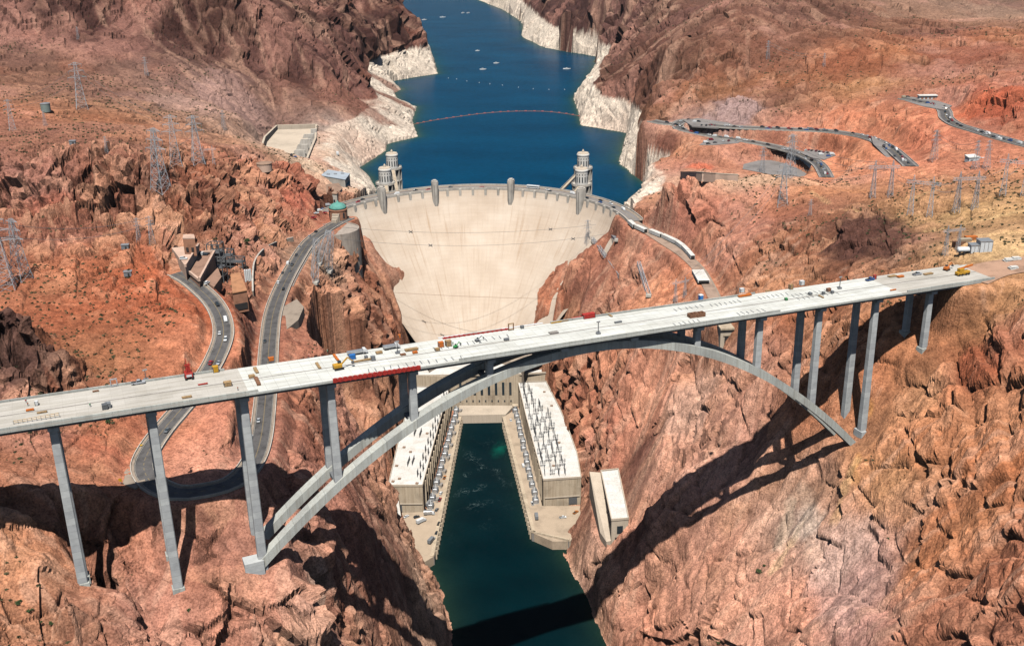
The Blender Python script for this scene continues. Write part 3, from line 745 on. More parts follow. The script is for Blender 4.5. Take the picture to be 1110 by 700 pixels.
def ground(x, y, A=None):
    A = TZ if A is None else A
    j = int(np.clip(np.searchsorted(ys, y)-1, 0, NY-2)); fy = (y-ys[j])/(ys[j+1]-ys[j])
    xr = GX[j]; i = int(np.clip(np.searchsorted(xr, x)-1, 0, NX-2)); fx = np.clip((x-xr[i])/(xr[i+1]-xr[i]), 0, 1)
    return float((A[j, i]*(1-fx)+A[j, i+1]*fx)*(1-fy)+(A[j+1, i]*(1-fx)+A[j+1, i+1]*fx)*fy)
def at(u, v, A=None):
    """the spot of ground a line of sight meets first"""
    q = ray(u, v); q = q/np.hypot(q[0], q[1]); t = 240.0
    while t < 6500:
        P = CAM_P+q*t
        if P[2] <= ground(P[0], P[1], A):
            lo, hi = t-max(1.0, t*.003), t
            for _ in range(12):
                mid = (lo+hi)/2; P = CAM_P+q*mid
                if P[2] <= ground(P[0], P[1], A): hi = mid
                else: lo = mid
            return CAM_P+q*hi
        t += max(1.0, t*.003)
    return CAM_P+q*3000
# ------------------------------------------------------------------ rock colours (mineral zones) as a vertex attribute
cp = np.array([at(u, v, BZ) for u, v, *_ in ZONE]); cc = np.array([srgb(*c[2:5]) for c in ZONE])
qx, qy = GX+14*far*fbm(rx, ry, rz, 70, 4, 101), GY+14*far*fbm(rx, ry, rz, 70, 4, 102)
sc_ = np.maximum(.02*np.hypot(cp[:, 0]-CAM_P[0], cp[:, 1]-CAM_P[1]), 6)
acc = np.zeros(GX.shape+(3,), np.float32); wt = np.zeros(GX.shape, np.float32)
for k in range(len(cp)):
    d2 = ((qx-cp[k, 0])**2+(qy-cp[k, 1])**2+.8*(BZ-cp[k, 2])**2)/sc_[k]**2; w_ = (1/(1+d2)**1.7).astype(np.float32)
    acc += w_[..., None]*cc[k].astype(np.float32); wt += w_
RC = acc/wt[..., None]; RC = (RC*(1-DESAT)+DESAT*(RC@np.array([.3, .55, .15], np.float32))[..., None])*ALB
# rock to rock variety: block tints, dark desert varnish, pale scree in the flats
RC *= (1+.20*c0+.16*c1*k1+.12*c2*k2)[..., None]
v = sstep(.12, .55, fbm(rx, ry, rz*.35, 38, 5, 111)+.25*(slope-.6))*rug; RC = RC*(1-.5*v[..., None])+.5*v[..., None]*np.array(srgb(98, 70, 60))*1.0
v = sstep(.18, .5, fbm(rx, ry, rz, 26, 4, 121))*(1-rug)*.35; RC = RC*(1-v[..., None])+v[..., None]*np.array(srgb(196, 152, 120))
v = sstep(.15, .5, fbm(rx, ry, rz*.5, 90, 4, 131))*.30; RC = RC*(1-v[..., None])+v[..., None]*np.array(srgb(178, 108, 78))
# mineral veins on the cliff below the arch foot
for a, b, wv, c_, s_ in VEINS:
    A_, B_ = at(*a, BZ), at(*b, BZ); t = B_-A_; L2 = t@t
    px = np.stack([GX-A_[0]+2.5*big2, GY-A_[1]+2.5*c1, BZ-A_[2]], -1); h = np.clip(px@t/L2, 0, 1); d = np.linalg.norm(px-h[..., None]*t, axis=-1)
    f = s_*(1-sstep(wv*.4, wv, d+1.2*big2)); RC = RC*(1-f[..., None])+f[..., None]*np.array(srgb(*c_))
v = sstep(.22, .5, c1*k1+.5*c2*k2)*rug*.42; RC = RC*(1-v[..., None])+v[..., None]*np.array(srgb(222, 172, 142))
v = sstep(.05, .45, fbm(rx, ry, rz*.4, 55, 4, 161))*sstep(.3, .7, rug)*sstep(250, 700, GY+.3*np.abs(GX))*.55; RC = RC*(1-v[..., None])+v[..., None]*np.array(srgb(98, 68, 58))
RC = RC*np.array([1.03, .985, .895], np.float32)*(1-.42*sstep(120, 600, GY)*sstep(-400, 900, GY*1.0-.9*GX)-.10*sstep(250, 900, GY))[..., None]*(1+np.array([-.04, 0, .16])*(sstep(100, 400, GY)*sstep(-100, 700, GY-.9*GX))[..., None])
v = sstep(.05, .4, fbm(rx, ry, rz, 170, 3, 191))*.36; RC = RC*(1-v[..., None])+v[..., None]*np.array(srgb(138, 98, 90))*1.0
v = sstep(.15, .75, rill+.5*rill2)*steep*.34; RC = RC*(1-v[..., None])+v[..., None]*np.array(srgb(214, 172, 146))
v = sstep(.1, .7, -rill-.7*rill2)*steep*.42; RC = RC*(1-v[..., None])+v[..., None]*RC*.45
v = sstep(.1, .4, fbm(rx, ry, rz*.5, 75, 4, 231))*.34; RC = RC*(1-v[..., None])+v[..., None]*np.array(srgb(206, 152, 134))
qn = fbm(rx, ry, rz*.6, 30, 4, 241)*1.4
def paint(lst):
    for u_, v_, r_b, c_, s_ in lst:
        q = at(u_, v_, BZ); d = np.sqrt((GX-q[0])**2+(GY-q[1])**2+(BZ-q[2])**2); j = np.where((d.min(1) < r_b*2.2))[0]
        if not len(j): continue
        sl_ = slice(j[0], j[-1]+1); f = (s_*(1-sstep(.55, 1.15, d[sl_]/r_b+.55*qn[sl_]+.16*c1[sl_])))[..., None]; RC[sl_] = RC[sl_]*(1-f)+f*np.array(srgb(*c_))*ALB*(1+.2*c2+.15*c0)[sl_][..., None]
paint(BLOBS)
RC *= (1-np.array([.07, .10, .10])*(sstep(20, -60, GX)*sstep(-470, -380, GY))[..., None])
# bleached band between the old and the present lake level
ring = (GY > 60)*sstep(-.6, .6, (174+2.0*fbm(rx, ry, rz, 30, 3, 141)+1.0*c1-.3*TZ-.7*BZ)/1.2)*(BZ < 182)
near_lake = sstep(0, 1, 1.0-0*GX); ring = ring*LAKEMASK(GX, GY)
lev = .5+.5*np.sin(TZ*1.55+1.5*c1)
wb = (1-.12*lev*sstep(-.2, .4, big))[..., None]*np.array(srgb(232, 217, 198))*(1-.18*sstep(0, .5, fbm(rx, ry, rz*6, 60, 4, 151)))[..., None]*(1+.14*c1*k1+.08*c2*k2)[..., None]
bg_ = (sstep(-.15, .35, fbm(rx, ry, rz, 90, 3, 221))*.6*sstep(900, 300, GY))[..., None]; wb = wb*(1-bg_)+bg_*np.array(srgb(206, 170, 148))
f = np.clip(ring*(.86+.14*big2), 0, 1)[..., None]; RC = RC*(1-f)+f*wb
paint(BLOBS2)
RC = np.clip(RC, .015, .85)
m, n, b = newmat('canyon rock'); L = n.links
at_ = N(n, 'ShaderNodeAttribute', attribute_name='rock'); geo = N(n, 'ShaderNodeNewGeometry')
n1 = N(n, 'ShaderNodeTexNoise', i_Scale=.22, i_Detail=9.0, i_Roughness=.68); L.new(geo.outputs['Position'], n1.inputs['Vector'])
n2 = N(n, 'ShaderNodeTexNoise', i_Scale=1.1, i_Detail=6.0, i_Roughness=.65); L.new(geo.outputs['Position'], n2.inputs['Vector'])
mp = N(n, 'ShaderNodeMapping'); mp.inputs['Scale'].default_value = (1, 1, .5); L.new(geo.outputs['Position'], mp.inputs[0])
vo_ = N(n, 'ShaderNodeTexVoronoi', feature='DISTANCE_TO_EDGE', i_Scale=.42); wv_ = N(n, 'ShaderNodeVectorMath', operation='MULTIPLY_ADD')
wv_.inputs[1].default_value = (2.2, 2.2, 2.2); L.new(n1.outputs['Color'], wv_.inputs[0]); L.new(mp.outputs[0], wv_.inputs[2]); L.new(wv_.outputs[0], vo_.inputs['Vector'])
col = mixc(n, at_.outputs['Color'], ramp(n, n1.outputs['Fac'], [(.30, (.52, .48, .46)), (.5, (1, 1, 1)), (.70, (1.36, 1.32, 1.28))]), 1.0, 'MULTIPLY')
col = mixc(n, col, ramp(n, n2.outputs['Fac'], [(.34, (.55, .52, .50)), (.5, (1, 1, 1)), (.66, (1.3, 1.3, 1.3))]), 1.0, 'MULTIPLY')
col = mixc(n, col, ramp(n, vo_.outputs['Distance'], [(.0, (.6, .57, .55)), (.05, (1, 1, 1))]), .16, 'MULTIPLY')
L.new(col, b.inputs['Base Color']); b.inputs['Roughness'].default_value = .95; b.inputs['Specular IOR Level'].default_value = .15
b1 = N(n, 'ShaderNodeBump', i_Strength=.75, i_Distance=1.3); L.new(n1.outputs['Fac'], b1.inputs['Height'])
b2 = N(n, 'ShaderNodeBump', i_Strength=.6, i_Distance=.5); L.new(n2.outputs['Fac'], b2.inputs['Height']); L.new(b1.outputs[0], b2.inputs['Normal'])
rr = N(n, 'ShaderNodeMapRange'); rr.inputs[1].default_value = 0; rr.inputs[2].default_value = .12; L.new(vo_.outputs['Distance'], rr.inputs[0])
b3 = N(n, 'ShaderNodeBump', i_Strength=.28, i_Distance=.9); L.new(rr.outputs[0], b3.inputs['Height']); L.new(b2.outputs[0], b3.inputs['Normal']); L.new(b3.outputs[0], b.inputs['Normal'])
ROCK = m
def gridmesh(name, X, Y, Z, mat, attr=None, keep=None, smooth=True):
    ny, nx = X.shape; me = bpy.data.meshes.new(name)
    co = np.stack([X, Y, Z], -1).reshape(-1, 3).astype(np.float32)
    idx = np.arange(ny*nx).reshape(ny, nx); q = np.stack([idx[:-1, :-1], idx[:-1, 1:], idx[1:, 1:], idx[1:, :-1]], -1).reshape(-1, 4)
    if keep is not None:
        q = q[keep.reshape(-1)]; used = np.unique(q); mpi = np.full(ny*nx, -1); mpi[used] = np.arange(len(used)); q = mpi[q]; co = co[used]
        if attr is not None: attr = attr.reshape(-1, 3)[used]
    me.vertices.add(len(co)); me.vertices.foreach_set('co', co.ravel())
    me.loops.add(q.size); me.loops.foreach_set('vertex_index', q.ravel().astype(np.int32))
    me.polygons.add(len(q)); me.polygons.foreach_set('loop_start', np.arange(0, q.size, 4, dtype=np.int32))
    me.update(calc_edges=True)
    me.polygons.foreach_set('use_smooth', np.full(len(q), smooth))
    if attr is not None:
        a = me.color_attributes.new('rock', 'FLOAT_COLOR', 'POINT'); d = np.ones((len(co), 4), np.float32); d[:, :3] = attr.reshape(-1, 3); a.data.foreach_set('color', d.ravel())
    me.materials.append(mat); o = bpy.data.objects.new(name, me); COL.objects.link(o); return o
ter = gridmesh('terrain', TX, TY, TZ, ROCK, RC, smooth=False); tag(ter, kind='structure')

# ------------------------------------------------------------------ water
def watermat(name, rough, bscale, dist, foam=False):
    m, n, b = newmat(name); L = n.links
    a = N(n, 'ShaderNodeAttribute', attribute_name='rock'); g = N(n, 'ShaderNodeNewGeometry')
    mp = N(n, 'ShaderNodeMapping'); mp.inputs['Scale'].default_value = (1, 1.6, 1); L.new(g.outputs['Position'], mp.inputs[0])
    n1 = N(n, 'ShaderNodeTexNoise', i_Scale=bscale, i_Detail=6.0, i_Roughness=.6); L.new(mp.outputs[0], n1.inputs['Vector'])
    n2 = N(n, 'ShaderNodeTexNoise', i_Scale=bscale*.045, i_Detail=4.0); L.new(mp.outputs[0], n2.inputs['Vector'])
    col = mixc(n, a.outputs['Color'], ramp(n, n2.outputs['Fac'], [(.3, (.78, .8, .82)), (.7, (1.2, 1.18, 1.15))]), 1.0, 'MULTIPLY')
    col = mixc(n, col, ramp(n, n1.outputs['Fac'], [(.3, (.8, .8, .8)), (.7, (1.2, 1.2, 1.2))]), .8, 'MULTIPLY')
    if foam:
        n3 = N(n, 'ShaderNodeTexNoise', i_Scale=.13, i_Detail=3.0, i_Distortion=1.6); L.new(g.outputs['Position'], n3.inputs['Vector'])
        n4 = N(n, 'ShaderNodeTexNoise', i_Scale=.06, i_Detail=2.0); L.new(g.outputs['Position'], n4.inputs['Vector'])
        r = ramp(n, n3.outputs['Fac'], [(.483, (0, 0, 0)), (.5, (1, 1, 1)), (.517, (0, 0, 0))])
        r4 = ramp(n, n4.outputs['Fac'], [(.52, (0, 0, 0)), (.68, (.7, .7, .7))])
        f = N(n, 'ShaderNodeMath', operation='MULTIPLY'); L.new(r, f.inputs[0]); L.new(a.outputs['Alpha'], f.inputs[1])
        f2 = N(n, 'ShaderNodeMath', operation='MULTIPLY'); L.new(f.outputs[0], f2.inputs[0]); L.new(r4, f2.inputs[1])
        col = mixc(n, col, (.30, .42, .41), f2.outputs[0])
    L.new(col, b.inputs['Base Color']); b.inputs['Roughness'].default_value = rough; b.inputs['IOR'].default_value = 1.09
    b.inputs['Specular IOR Level'].default_value = .12
    bu = N(n, 'ShaderNodeBump', i_Strength=.35, i_Distance=dist); L.new(n1.outputs['Fac'], bu.inputs['Height']); L.new(bu.outputs[0], b.inputs['Normal'])
    return m
def qmask(M): return M[:-1, :-1] | M[:-1, 1:] | M[1:, 1:] | M[1:, :-1]
R_ = np.hypot(GX, GY)
lm = LIN & (R_ > 150.5)
dep = np.clip(136-TZ, 0, 40)[..., None]
LAKE_C = np.array([.0003, .045, .100])
deep = np.exp(-dep/3.2); shal = np.exp(-dep/.7)
lc = LAKE_C*(1-deep)+deep*np.array([.010, .055, .040]); lc = lc*(1-shal)+shal*np.array([.10, .12, .075])
lake = gridmesh('lake', GX, GY, np.full(GX.shape, 136.0), watermat('lake water', .22, .16, .5), lc.astype(np.float32), qmask(lm)); tag(lake, kind='structure')
rm = (GY < 32) & (TZ < 1.5) & (R_ > -1) & (GX > -40) & (GX < 330)
dep = np.clip(0-TZ, 0, 40)[..., None]; deep = np.exp(-dep/2.6)
rcol = np.array([.0008, .0115, .0155])*(1-deep)+deep*np.array([.014, .034, .024])
e = bp(541, 486, 0); d = np.hypot((GX-e[0]), (GY-e[1])*.55)+3*big2+2*c2
f = .55*(1-sstep(0.0, 10, d))[..., None]; rcol = rcol*(1-f)+f*np.array([.003, .15, .10])
rcol = np.clip(rcol, 0, 1)
river = gridmesh('river', GX, GY, np.zeros(GX.shape), watermat('river water', .12, .45, .25, True), rcol.astype(np.float32), qmask(rm)); tag(river, kind='structure')
e = bp(511, 520, 0)
co = np.empty(len(river.data.vertices)*3, np.float32); river.data.vertices.foreach_get('co', co); co = co.reshape(-1, 3)
cl = np.empty(len(co)*4, np.float32); at0 = river.data.color_attributes['rock']; at0.data.foreach_get('color', cl); cl = cl.reshape(-1, 4)
cl[:, 3] = np.exp(-(((co[:, 0]-e[0])/26)**2+((co[:, 1]-e[1])/52)**2)); at0.data.foreach_set('color', cl.ravel())
# ------------------------------------------------------------------ shared materials
M = {}
M['concrete'] = weathered('pale concrete', (.60, .55, .48), streak=.35, scale=.12)
M['tan_concrete'] = weathered('tan concrete', (.62, .50, .36), streak=.5, scale=.1)
M['old_concrete'] = weathered('grey old concrete', (.34, .31, .28), streak=.45, scale=.2)
def seamed(m, w_, h_, v):
    n = m.node_tree; b = n.nodes['Principled BSDF']; l = b.inputs['Base Color'].links[0]; src = l.from_socket
    tc = N(n, 'ShaderNodeTexCoord'); br_ = N(n, 'ShaderNodeTexBrick', offset=.5, i_Scale=1.0); br_.inputs['Brick Width'].default_value = w_; br_.inputs['Row Height'].default_value = h_; br_.inputs['Mortar Size'].default_value = .16
    br_.inputs['Color1'].default_value = (1, 1, 1, 1); br_.inputs['Color2'].default_value = (.93, .92, .90, 1); br_.inputs['Mortar'].default_value = (v, v, v, 1); n.links.new(tc.outputs['Object'], br_.inputs['Vector'])
    n.links.new(mixc(n, src, br_.outputs['Color'], 1.0, 'MULTIPLY'), b.inputs['Base Color']); return m
M['cream'] = weathered('cream concrete', (.64, .53, .41), streak=.2, scale=.05, var=.15)
M['roof_white'] = weathered('white roof coating', (.80, .77, .72), var=.07, scale=.08, fine=.9, bump=.03, dark=(.66, .60, .52))
seamed(M['roof_white'], 9, 5, .84)
M['roof_brown'] = weathered('brown roof', (.36, .23, .16), scale=.3)
M['asphalt'] = weathered('asphalt', (.115, .108, .105), scale=.16, var=.34, fine=.9)
M['asphalt_pale'] = weathered('worn pale asphalt', (.26, .235, .22), scale=.06, var=.22, fine=1.0)
M['sidewalk'] = weathered('sidewalk concrete', (.36, .285, .22), scale=.2)
M['terrace'] = weathered('tan terrace paving', (.52, .40, .285), scale=.1, var=.2)
M['dirt'] = weathered('graded dirt', (.50, .30, .20), scale=.09, var=.3)
M['gravel'] = weathered('gravel track', (.40, .28, .21), scale=.12, var=.3)
M['paint'] = plain('road paint', (.62, .58, .48), .7); M['paint_y'] = plain('yellow road paint', (.36, .26, .11), .7)
M['steel'] = plain('galvanised steel', (.46, .47, .49), .6, .0); M['dark'] = plain('dark opening', (.03, .028, .027), .8)
M['steel_dark'] = plain('dark steel', (.13, .135, .14), .5, .0); M['glass'] = plain('window glass', (.03, .045, .055), .12)
M['white'] = plain('white paint', (.78, .78, .77), .4); M['red'] = plain('red paint', (.48, .04, .03), .6, var=.3); M['yellow'] = plain('yellow paint', (.62, .33, .03), .45)
M['orange'] = plain('orange paint', (.62, .17, .03), .5); M['blue'] = plain('blue paint', (.03, .17, .50), .45); M['green'] = plain('green paint', (.05, .32, .09), .6)
M['wood'] = plain('lumber', (.42, .27, .13), .8, var=.3); M['rust'] = plain('rusty steel', (.27, .13, .07), .8, var=.3)
M['black'] = plain('black rubber', (.02, .02, .02), .7); M['silver'] = plain('silver paint', (.50, .51, .52), .3, .5); M['grey'] = plain('grey paint', (.22, .23, .24), .45)
M['copper'] = weathered('verdigris copper', (.13, .36, .30), scale=.4, var=.2); M['brick'] = weathered('terracotta wall', (.42, .20, .12), scale=.3)
# ------------------------------------------------------------------ roads and lots
def ribbon(name, P, off0, off1, dz, mat, kind='structure', th=0.0, d0=0.0, d1=1e9, dash=None, parent=None):
    P = np.array(P); t = np.gradient(P[:, :2], axis=0); t /= np.linalg.norm(t, axis=1, keepdims=True)+1e-9; nn = np.stack([t[:, 1], -t[:, 0]], 1)
    s = np.concatenate([[0], np.cumsum(np.linalg.norm(np.diff(P[:, :2], axis=0), axis=1))]); mb = MB()
    ok = (s >= d0) & (s <= d1); idx = np.where(ok)[0]
    for i in idx[:-1]:
        if dash and (s[i] % dash[0]) > dash[1]: continue
        q = []
        for k in (i, i+1):
            for o in (off0, off1): q.append((P[k, 0]+nn[k, 0]*o, P[k, 1]+nn[k, 1]*o, P[k, 2]+dz))
        if th <= 0: mb.add([q[0], q[1], q[3], q[2]], [(0, 1, 2, 3)])
        else:
            lo = [(a, b, c-th) for a, b, c in q]; mb.add([q[0], q[1], q[3], q[2], lo[0], lo[1], lo[3], lo[2]], [(0, 1, 2, 3), (7, 6, 5, 4), (0, 4, 5, 1), (2, 6, 7, 3), (1, 5, 6, 2), (3, 7, 4, 0)])
    o = mb.build(name, mat, parent)
    if kind: tag(o, kind=kind)
    return o
P, hw = ROADS['canyon']
ribbon('road', P, -4.3, 4.3, .02, M['asphalt']); ribbon('pavement', P, 4.3, 5.6, .14, M['sidewalk'], th=.5); ribbon('pavement', P, -5.6, -4.3, .14, M['sidewalk'], th=.5)
ribbon('road_marking', P, -.17, -.07, .03, M['paint_y']); ribbon('road_marking', P, .07, .17, .03, M['paint_y'])
for sgn in (-1, 1): ribbon('road_marking', P, sgn*3.95-.05, sgn*3.95+.05, .03, M['paint'])
ribbon('kerb', P, 5.6, 6.0, .9, M['concrete'], th=2.6); ribbon('kerb', P, -6.0, -5.6, .8, M['concrete'], th=2.0)
for nm in ('lower', 'upper', 'overlook'):
    P, hw = ROADS[nm]; ribbon('road', P, -4.4, 4.4, .03, M['asphalt']); ribbon('pavement', P, 4.4, 6.6, .0, M['asphalt_pale'], th=.5); ribbon('pavement', P, -6.6, -4.4, .0, M['asphalt_pale'], th=.5)
    ribbon('road_marking', P, -.14, .14, .04, M['paint_y']); ribbon('kerb', P, 6.6, 7.0, .7, M['concrete'], th=1.6); ribbon('kerb', P, -7.0, -6.6, .7, M['concrete'], th=1.6)
ribbon('road', ROADS['service'][0], -4.2, 4.2, .02, M['gravel']); ribbon('pavement', ROADS['service'][0], -5.4, -4.2, .1, M['sidewalk'], th=.6)
ribbon('dirt_road', ROADS['dirt'][0], -11, 11, .0, M['dirt'])
for nm, Pp in PADW.items():
    mb = MB(); mb.prism([(q[0], q[1]) for q in Pp], float(Pp[:, 2].mean())-1.5, float(Pp[:, 2].mean())+.012); tag(mb.build('parking_lot', M['asphalt_pale'] if nm != 'spillway_lot' else M['asphalt_pale']), kind='structure')
# the branch of the canyon road to the garages and the paved apron on its river side
ap = wl([(301, 335, 193), (322, 328, 190), (330, 338, 189), (324, 352, 189), (310, 362, 190), (303, 372, 192)])
P0 = np.array(ap); f_ = MB(); f_.prism([(q[0], q[1]) for q in ap], 184, 192.6); tag(f_.build('parking_lot', M['sidewalk']), kind='structure')
# the lookout lay-by outside the hairpin bend
ap = wl([(127, 522, 202.4), (129, 508, 202.8), (141, 495, 203.6), (158, 477, 205), (170, 463, 206.4), (177, 463, 206.4), (160, 488, 204), (152, 507, 203), (158, 522, 202.2), (147, 530, 202)])
f_ = MB(); f_.prism([(q[0], q[1]) for q in ap], 196, lambda q: 202.4+.0*q[0]+max(0, (q[1]+455))*.075); tag(f_.build('lay_by', M['sidewalk']), kind='structure')
# ------------------------------------------------------------------ the dam
dam = empty('concrete_dam', (0, 0, 0)); tag(dam, 'huge pale curved concrete dam filling the gorge between lake and river', 'dam')
def fr(z): h = 180-z; return max(46.0, 138.7-(.8*h-10*(1-math.exp(-h/20))))
def dammat():
    m, n, b = newmat('dam face concrete'); L = n.links; g = N(n, 'ShaderNodeNewGeometry'); sp = N(n, 'ShaderNodeSeparateXYZ'); L.new(g.outputs['Position'], sp.inputs[0])
    an = N(n, 'ShaderNodeMath', operation='ARCTAN2'); L.new(sp.outputs[0], an.inputs[0]); L.new(sp.outputs[1], an.inputs[1])
    ar = N(n, 'ShaderNodeMath', operation='MULTIPLY'); L.new(an.outputs[0], ar.inputs[0]); ar.inputs[1].default_value = 140
    cb = N(n, 'ShaderNodeCombineXYZ'); L.new(ar.outputs[0], cb.inputs[0]); L.new(sp.outputs[2], cb.inputs[1])
    br = N(n, 'ShaderNodeTexBrick', offset=0.0, i_Scale=1.0); br.inputs['Brick Width'].default_value = 9.2; br.inputs['Row Height'].default_value = 3.05; br.inputs['Mortar Size'].default_value = .22; br.inputs['Mortar Smooth'].default_value = .6
    br.inputs['Color1'].default_value = (1, 1, 1, 1); br.inputs['Color2'].default_value = (.97, .965, .96, 1); br.inputs['Mortar'].default_value = (.945, .925, .90, 1); L.new(cb.outputs[0], br.inputs['Vector'])
    mp = N(n, 'ShaderNodeMapping'); mp.inputs['Scale'].default_value = (.30, .018, 1); L.new(cb.outputs[0], mp.inputs[0])
    s1 = N(n, 'ShaderNodeTexNoise', i_Scale=1.0, i_Detail=7.0, i_Roughness=.62); L.new(mp.outputs[0], s1.inputs['Vector'])
    mp2 = N(n, 'ShaderNodeMapping'); mp2.inputs['Scale'].default_value = (.03, .05, 1); L.new(cb.outputs[0], mp2.inputs[0])
    s2 = N(n, 'ShaderNodeTexNoise', i_Scale=1.0, i_Detail=5.0); L.new(mp2.outputs[0], s2.inputs['Vector'])
    c = ramp(n, s2.outputs['Fac'], [(.25, (.56, .44, .335)), (.5, (.63, .51, .40)), (.75, (.70, .59, .48))])
    c = mixc(n, c, ramp(n, s1.outputs['Fac'], [(.30, (.74, .60, .46)), (.43, (1, 1, 1)), (.62, (1.06, 1.06, 1.05)), (.78, (1.16, 1.18, 1.2))]), .7, 'MULTIPLY'); c = mixc(n, c, br.outputs['Color'], 1.0, 'MULTIPLY')
    L.new(c, b.inputs['Base Color']); b.inputs['Roughness'].default_value = .9; return m
M['dam'] = dammat()
zs = [180, 176, 172, 166, 158, 148, 136, 122, 106, 90, 74, 58, 44, 30, 16, 0, -16]; A0 = math.radians(73); nA = 96
mb = MB(); th = [-A0+2*A0*i/nA for i in range(nA+1)]; Vv = []; Ff = []
prof = [(fr(z), z) for z in zs][::-1]+[(139.7, 180), (139.7, 179.4), (151.4, 179.4), (151.4, 180), (152.4, 180), (152.4, 90)]
for r, z in prof: Vv += [(r*math.sin(t), r*math.cos(t), z) for t in th]
for j in range(len(prof)-1):
    for i in range(nA): Ff.append((j*(nA+1)+i, j*(nA+1)+i+1, (j+1)*(nA+1)+i+1, (j+1)*(nA+1)+i))
mb.add(Vv, Ff); o = mb.build('dam_wall', M['dam'], dam)
def arc(r0, r1, z0, z1, a0, a1, n, mb):
    for i in range(n):
        t0, t1 = a0+(a1-a0)*i/n, a0+(a1-a0)*(i+1)/n; q = [(r0, t0), (r1, t0), (r1, t1), (r0, t1)]
        mb.add([(r*math.sin(t), r*math.cos(t), z) for z in (z0, z1) for r, t in q], [(3, 2, 1, 0), (4, 5, 6, 7), (0, 1, 5, 4), (1, 2, 6, 5), (2, 3, 7, 6), (3, 0, 4, 7)])
mb = MB(); arc(141.2, 149.9, 179.3, 179.6, -A0, A0, 90, mb); mb.build('roadway', M['asphalt_pale'], dam)
mb = MB(); arc(145.4, 145.7, 179.6, 179.61, -A0, A0, 90, mb); mb.build('centre_line', M['paint_y'], dam)
for r0, r1 in ((138.2, 139.0), (151.9, 152.6)):
    mb = MB(); arc(r0, r1, 179.0, 181.2, -A0, A0, 90, mb); mb.build('parapet', M['concrete'], dam)
for r0, r1 in ((139.72, 141.2), (149.9, 151.38)):
    mb = MB(); arc(r0, r1, 179.3, 179.78, -A0, A0, 90, mb); mb.build('walkway', M['sidewalk'], dam)
def capsule(L_, W_, n=8):
    """plan of a tower: long half rounded bar"""
    return [(W_*math.cos(a), L_*.35+W_*math.sin(a)) for a in np.linspace(0, math.pi, n)]+[(W_*math.cos(a), -L_*.35+W_*math.sin(a)) for a in np.linspace(math.pi, 2*math.pi, n)]
def dtow(deg, top, low, W_):
    t = math.radians(deg); r = 137.4; c = (r*math.sin(t), r*math.cos(t)); ca, sa = math.cos(-t), math.sin(-t)
    pl = lambda s_: [(c[0]+(x*ca-y*sa)*s_, c[1]+(x*sa+y*ca)*s_) for x, y in capsule(5.5, W_)]
    b = MB(); b.prism(pl(1.0), low, top-1.4); b.prism(pl(.90), top-1.4, top); b.prism(pl(.55), top, top+1.0); tw = b.build('crest_tower', M['concrete'], dam)
    d = MB()
    for s_ in (-1, 1):
        x, y = s_*(W_*.45), -5.5*.35-W_*.88; d.box((c[0]+x*ca-y*sa, c[1]+x*sa+y*ca, low+4), (.5, .5, top-low-7), rz=-t)
    d.build('flute', M['old_concrete'], tw)
for dg, tp, lw in ((-24.6, 189.8, 156), (6.3, 189.8, 155), (-47.4, 190.6, 163), (38.5, 190.6, 163)): dtow(dg, tp, lw, 3.1)
for k in range(-12, 13):
    dg = 1.0+k*5.15
    if min(abs(dg-a) for a in (-24.6, 6.3, -47.4, 38.5)) < 2.6 or abs(dg) > 64: continue
    t = math.radians(dg); b = MB(); b.box((137.6*math.sin(t), 137.6*math.cos(t), 166.5), (2.3, 2.6, 14.2), rz=-t, taper=1.0); b.box((138.2*math.sin(t), 138.2*math.cos(t), 161.5), (2.0, 2.6, 5), rz=-t); b.build('pilaster', M['concrete'], dam)

# ------------------------------------------------------------------ intake towers
def intake(loc, label, yaw):
    t = empty('intake_tower', loc, yaw); tag(t, label, 'intake tower', 'intake towers standing in the lake behind the dam')
    b = MB(); b.lathe([(8.2, -70), (8.2, -1)], n=20); b.build('shaft', M['concrete'], t)
    for k in range(12):
        a = 2*math.pi*k/12; f = MB(); f.box((9.6*math.cos(a), 9.6*math.sin(a), -70), (4.2, 1.3, 69), rz=a, taper=.98); f.build('fin', M['concrete'], t)
    for z in (-48, -30, -14): r = MB(); r.lathe([(8.1, z), (11.6, z), (11.6, z+1.2), (8.1, z+1.2)], n=24, cap=False); r.build('ring_beam', M['concrete'], t)
    b = MB(); b.lathe([(12.1, -1.2), (12.1, 0), (11.8, 0), (11.8, 1.0), (11.5, 1.0), (11.5, 0), (8, 0)], n=28); b.build('balcony', M['concrete'], t)
    b = MB(); b.lathe([(7.6, 0), (7.4, 13.2), (7.9, 13.2), (7.9, 14.2), (7.2, 15.2)], n=28); dr = b.build('drum', M['roof_white'], t)
    for k in range(14):
        a = 2*math.pi*k/14; wdw = MB(); wdw.box((7.45*math.cos(a), 7.45*math.sin(a), 2.2), (.5, 1.3, 5.6), rz=a); wdw.box((7.42*math.cos(a), 7.42*math.sin(a), 9.6), (.5, .9, 1.2), rz=a); wdw.build('window', M['glass'], dr)
    b = MB(); b.lathe([(7.2, 15.2), (6.9, 15.9), (1.6, 16.4), (1.4, 18), (.3, 19.5)], n=24); b.build('roof', M['cream'], t)
    return t
TW = [((80.7, 161.7, 181), 'intake tower in front, right of the dam crest middle, its bridge meeting the crest', 30.5), ((75.6, 228.2, 181), 'intake tower half hidden behind the nearer one on the right', 25),
      ((-112.7, 148.7, 181), 'intake tower on the left bank nearest the dam crest', -42), ((-122.4, 212, 181), 'intake tower farther back at the left bank, its shaft and legs in view', -38)]
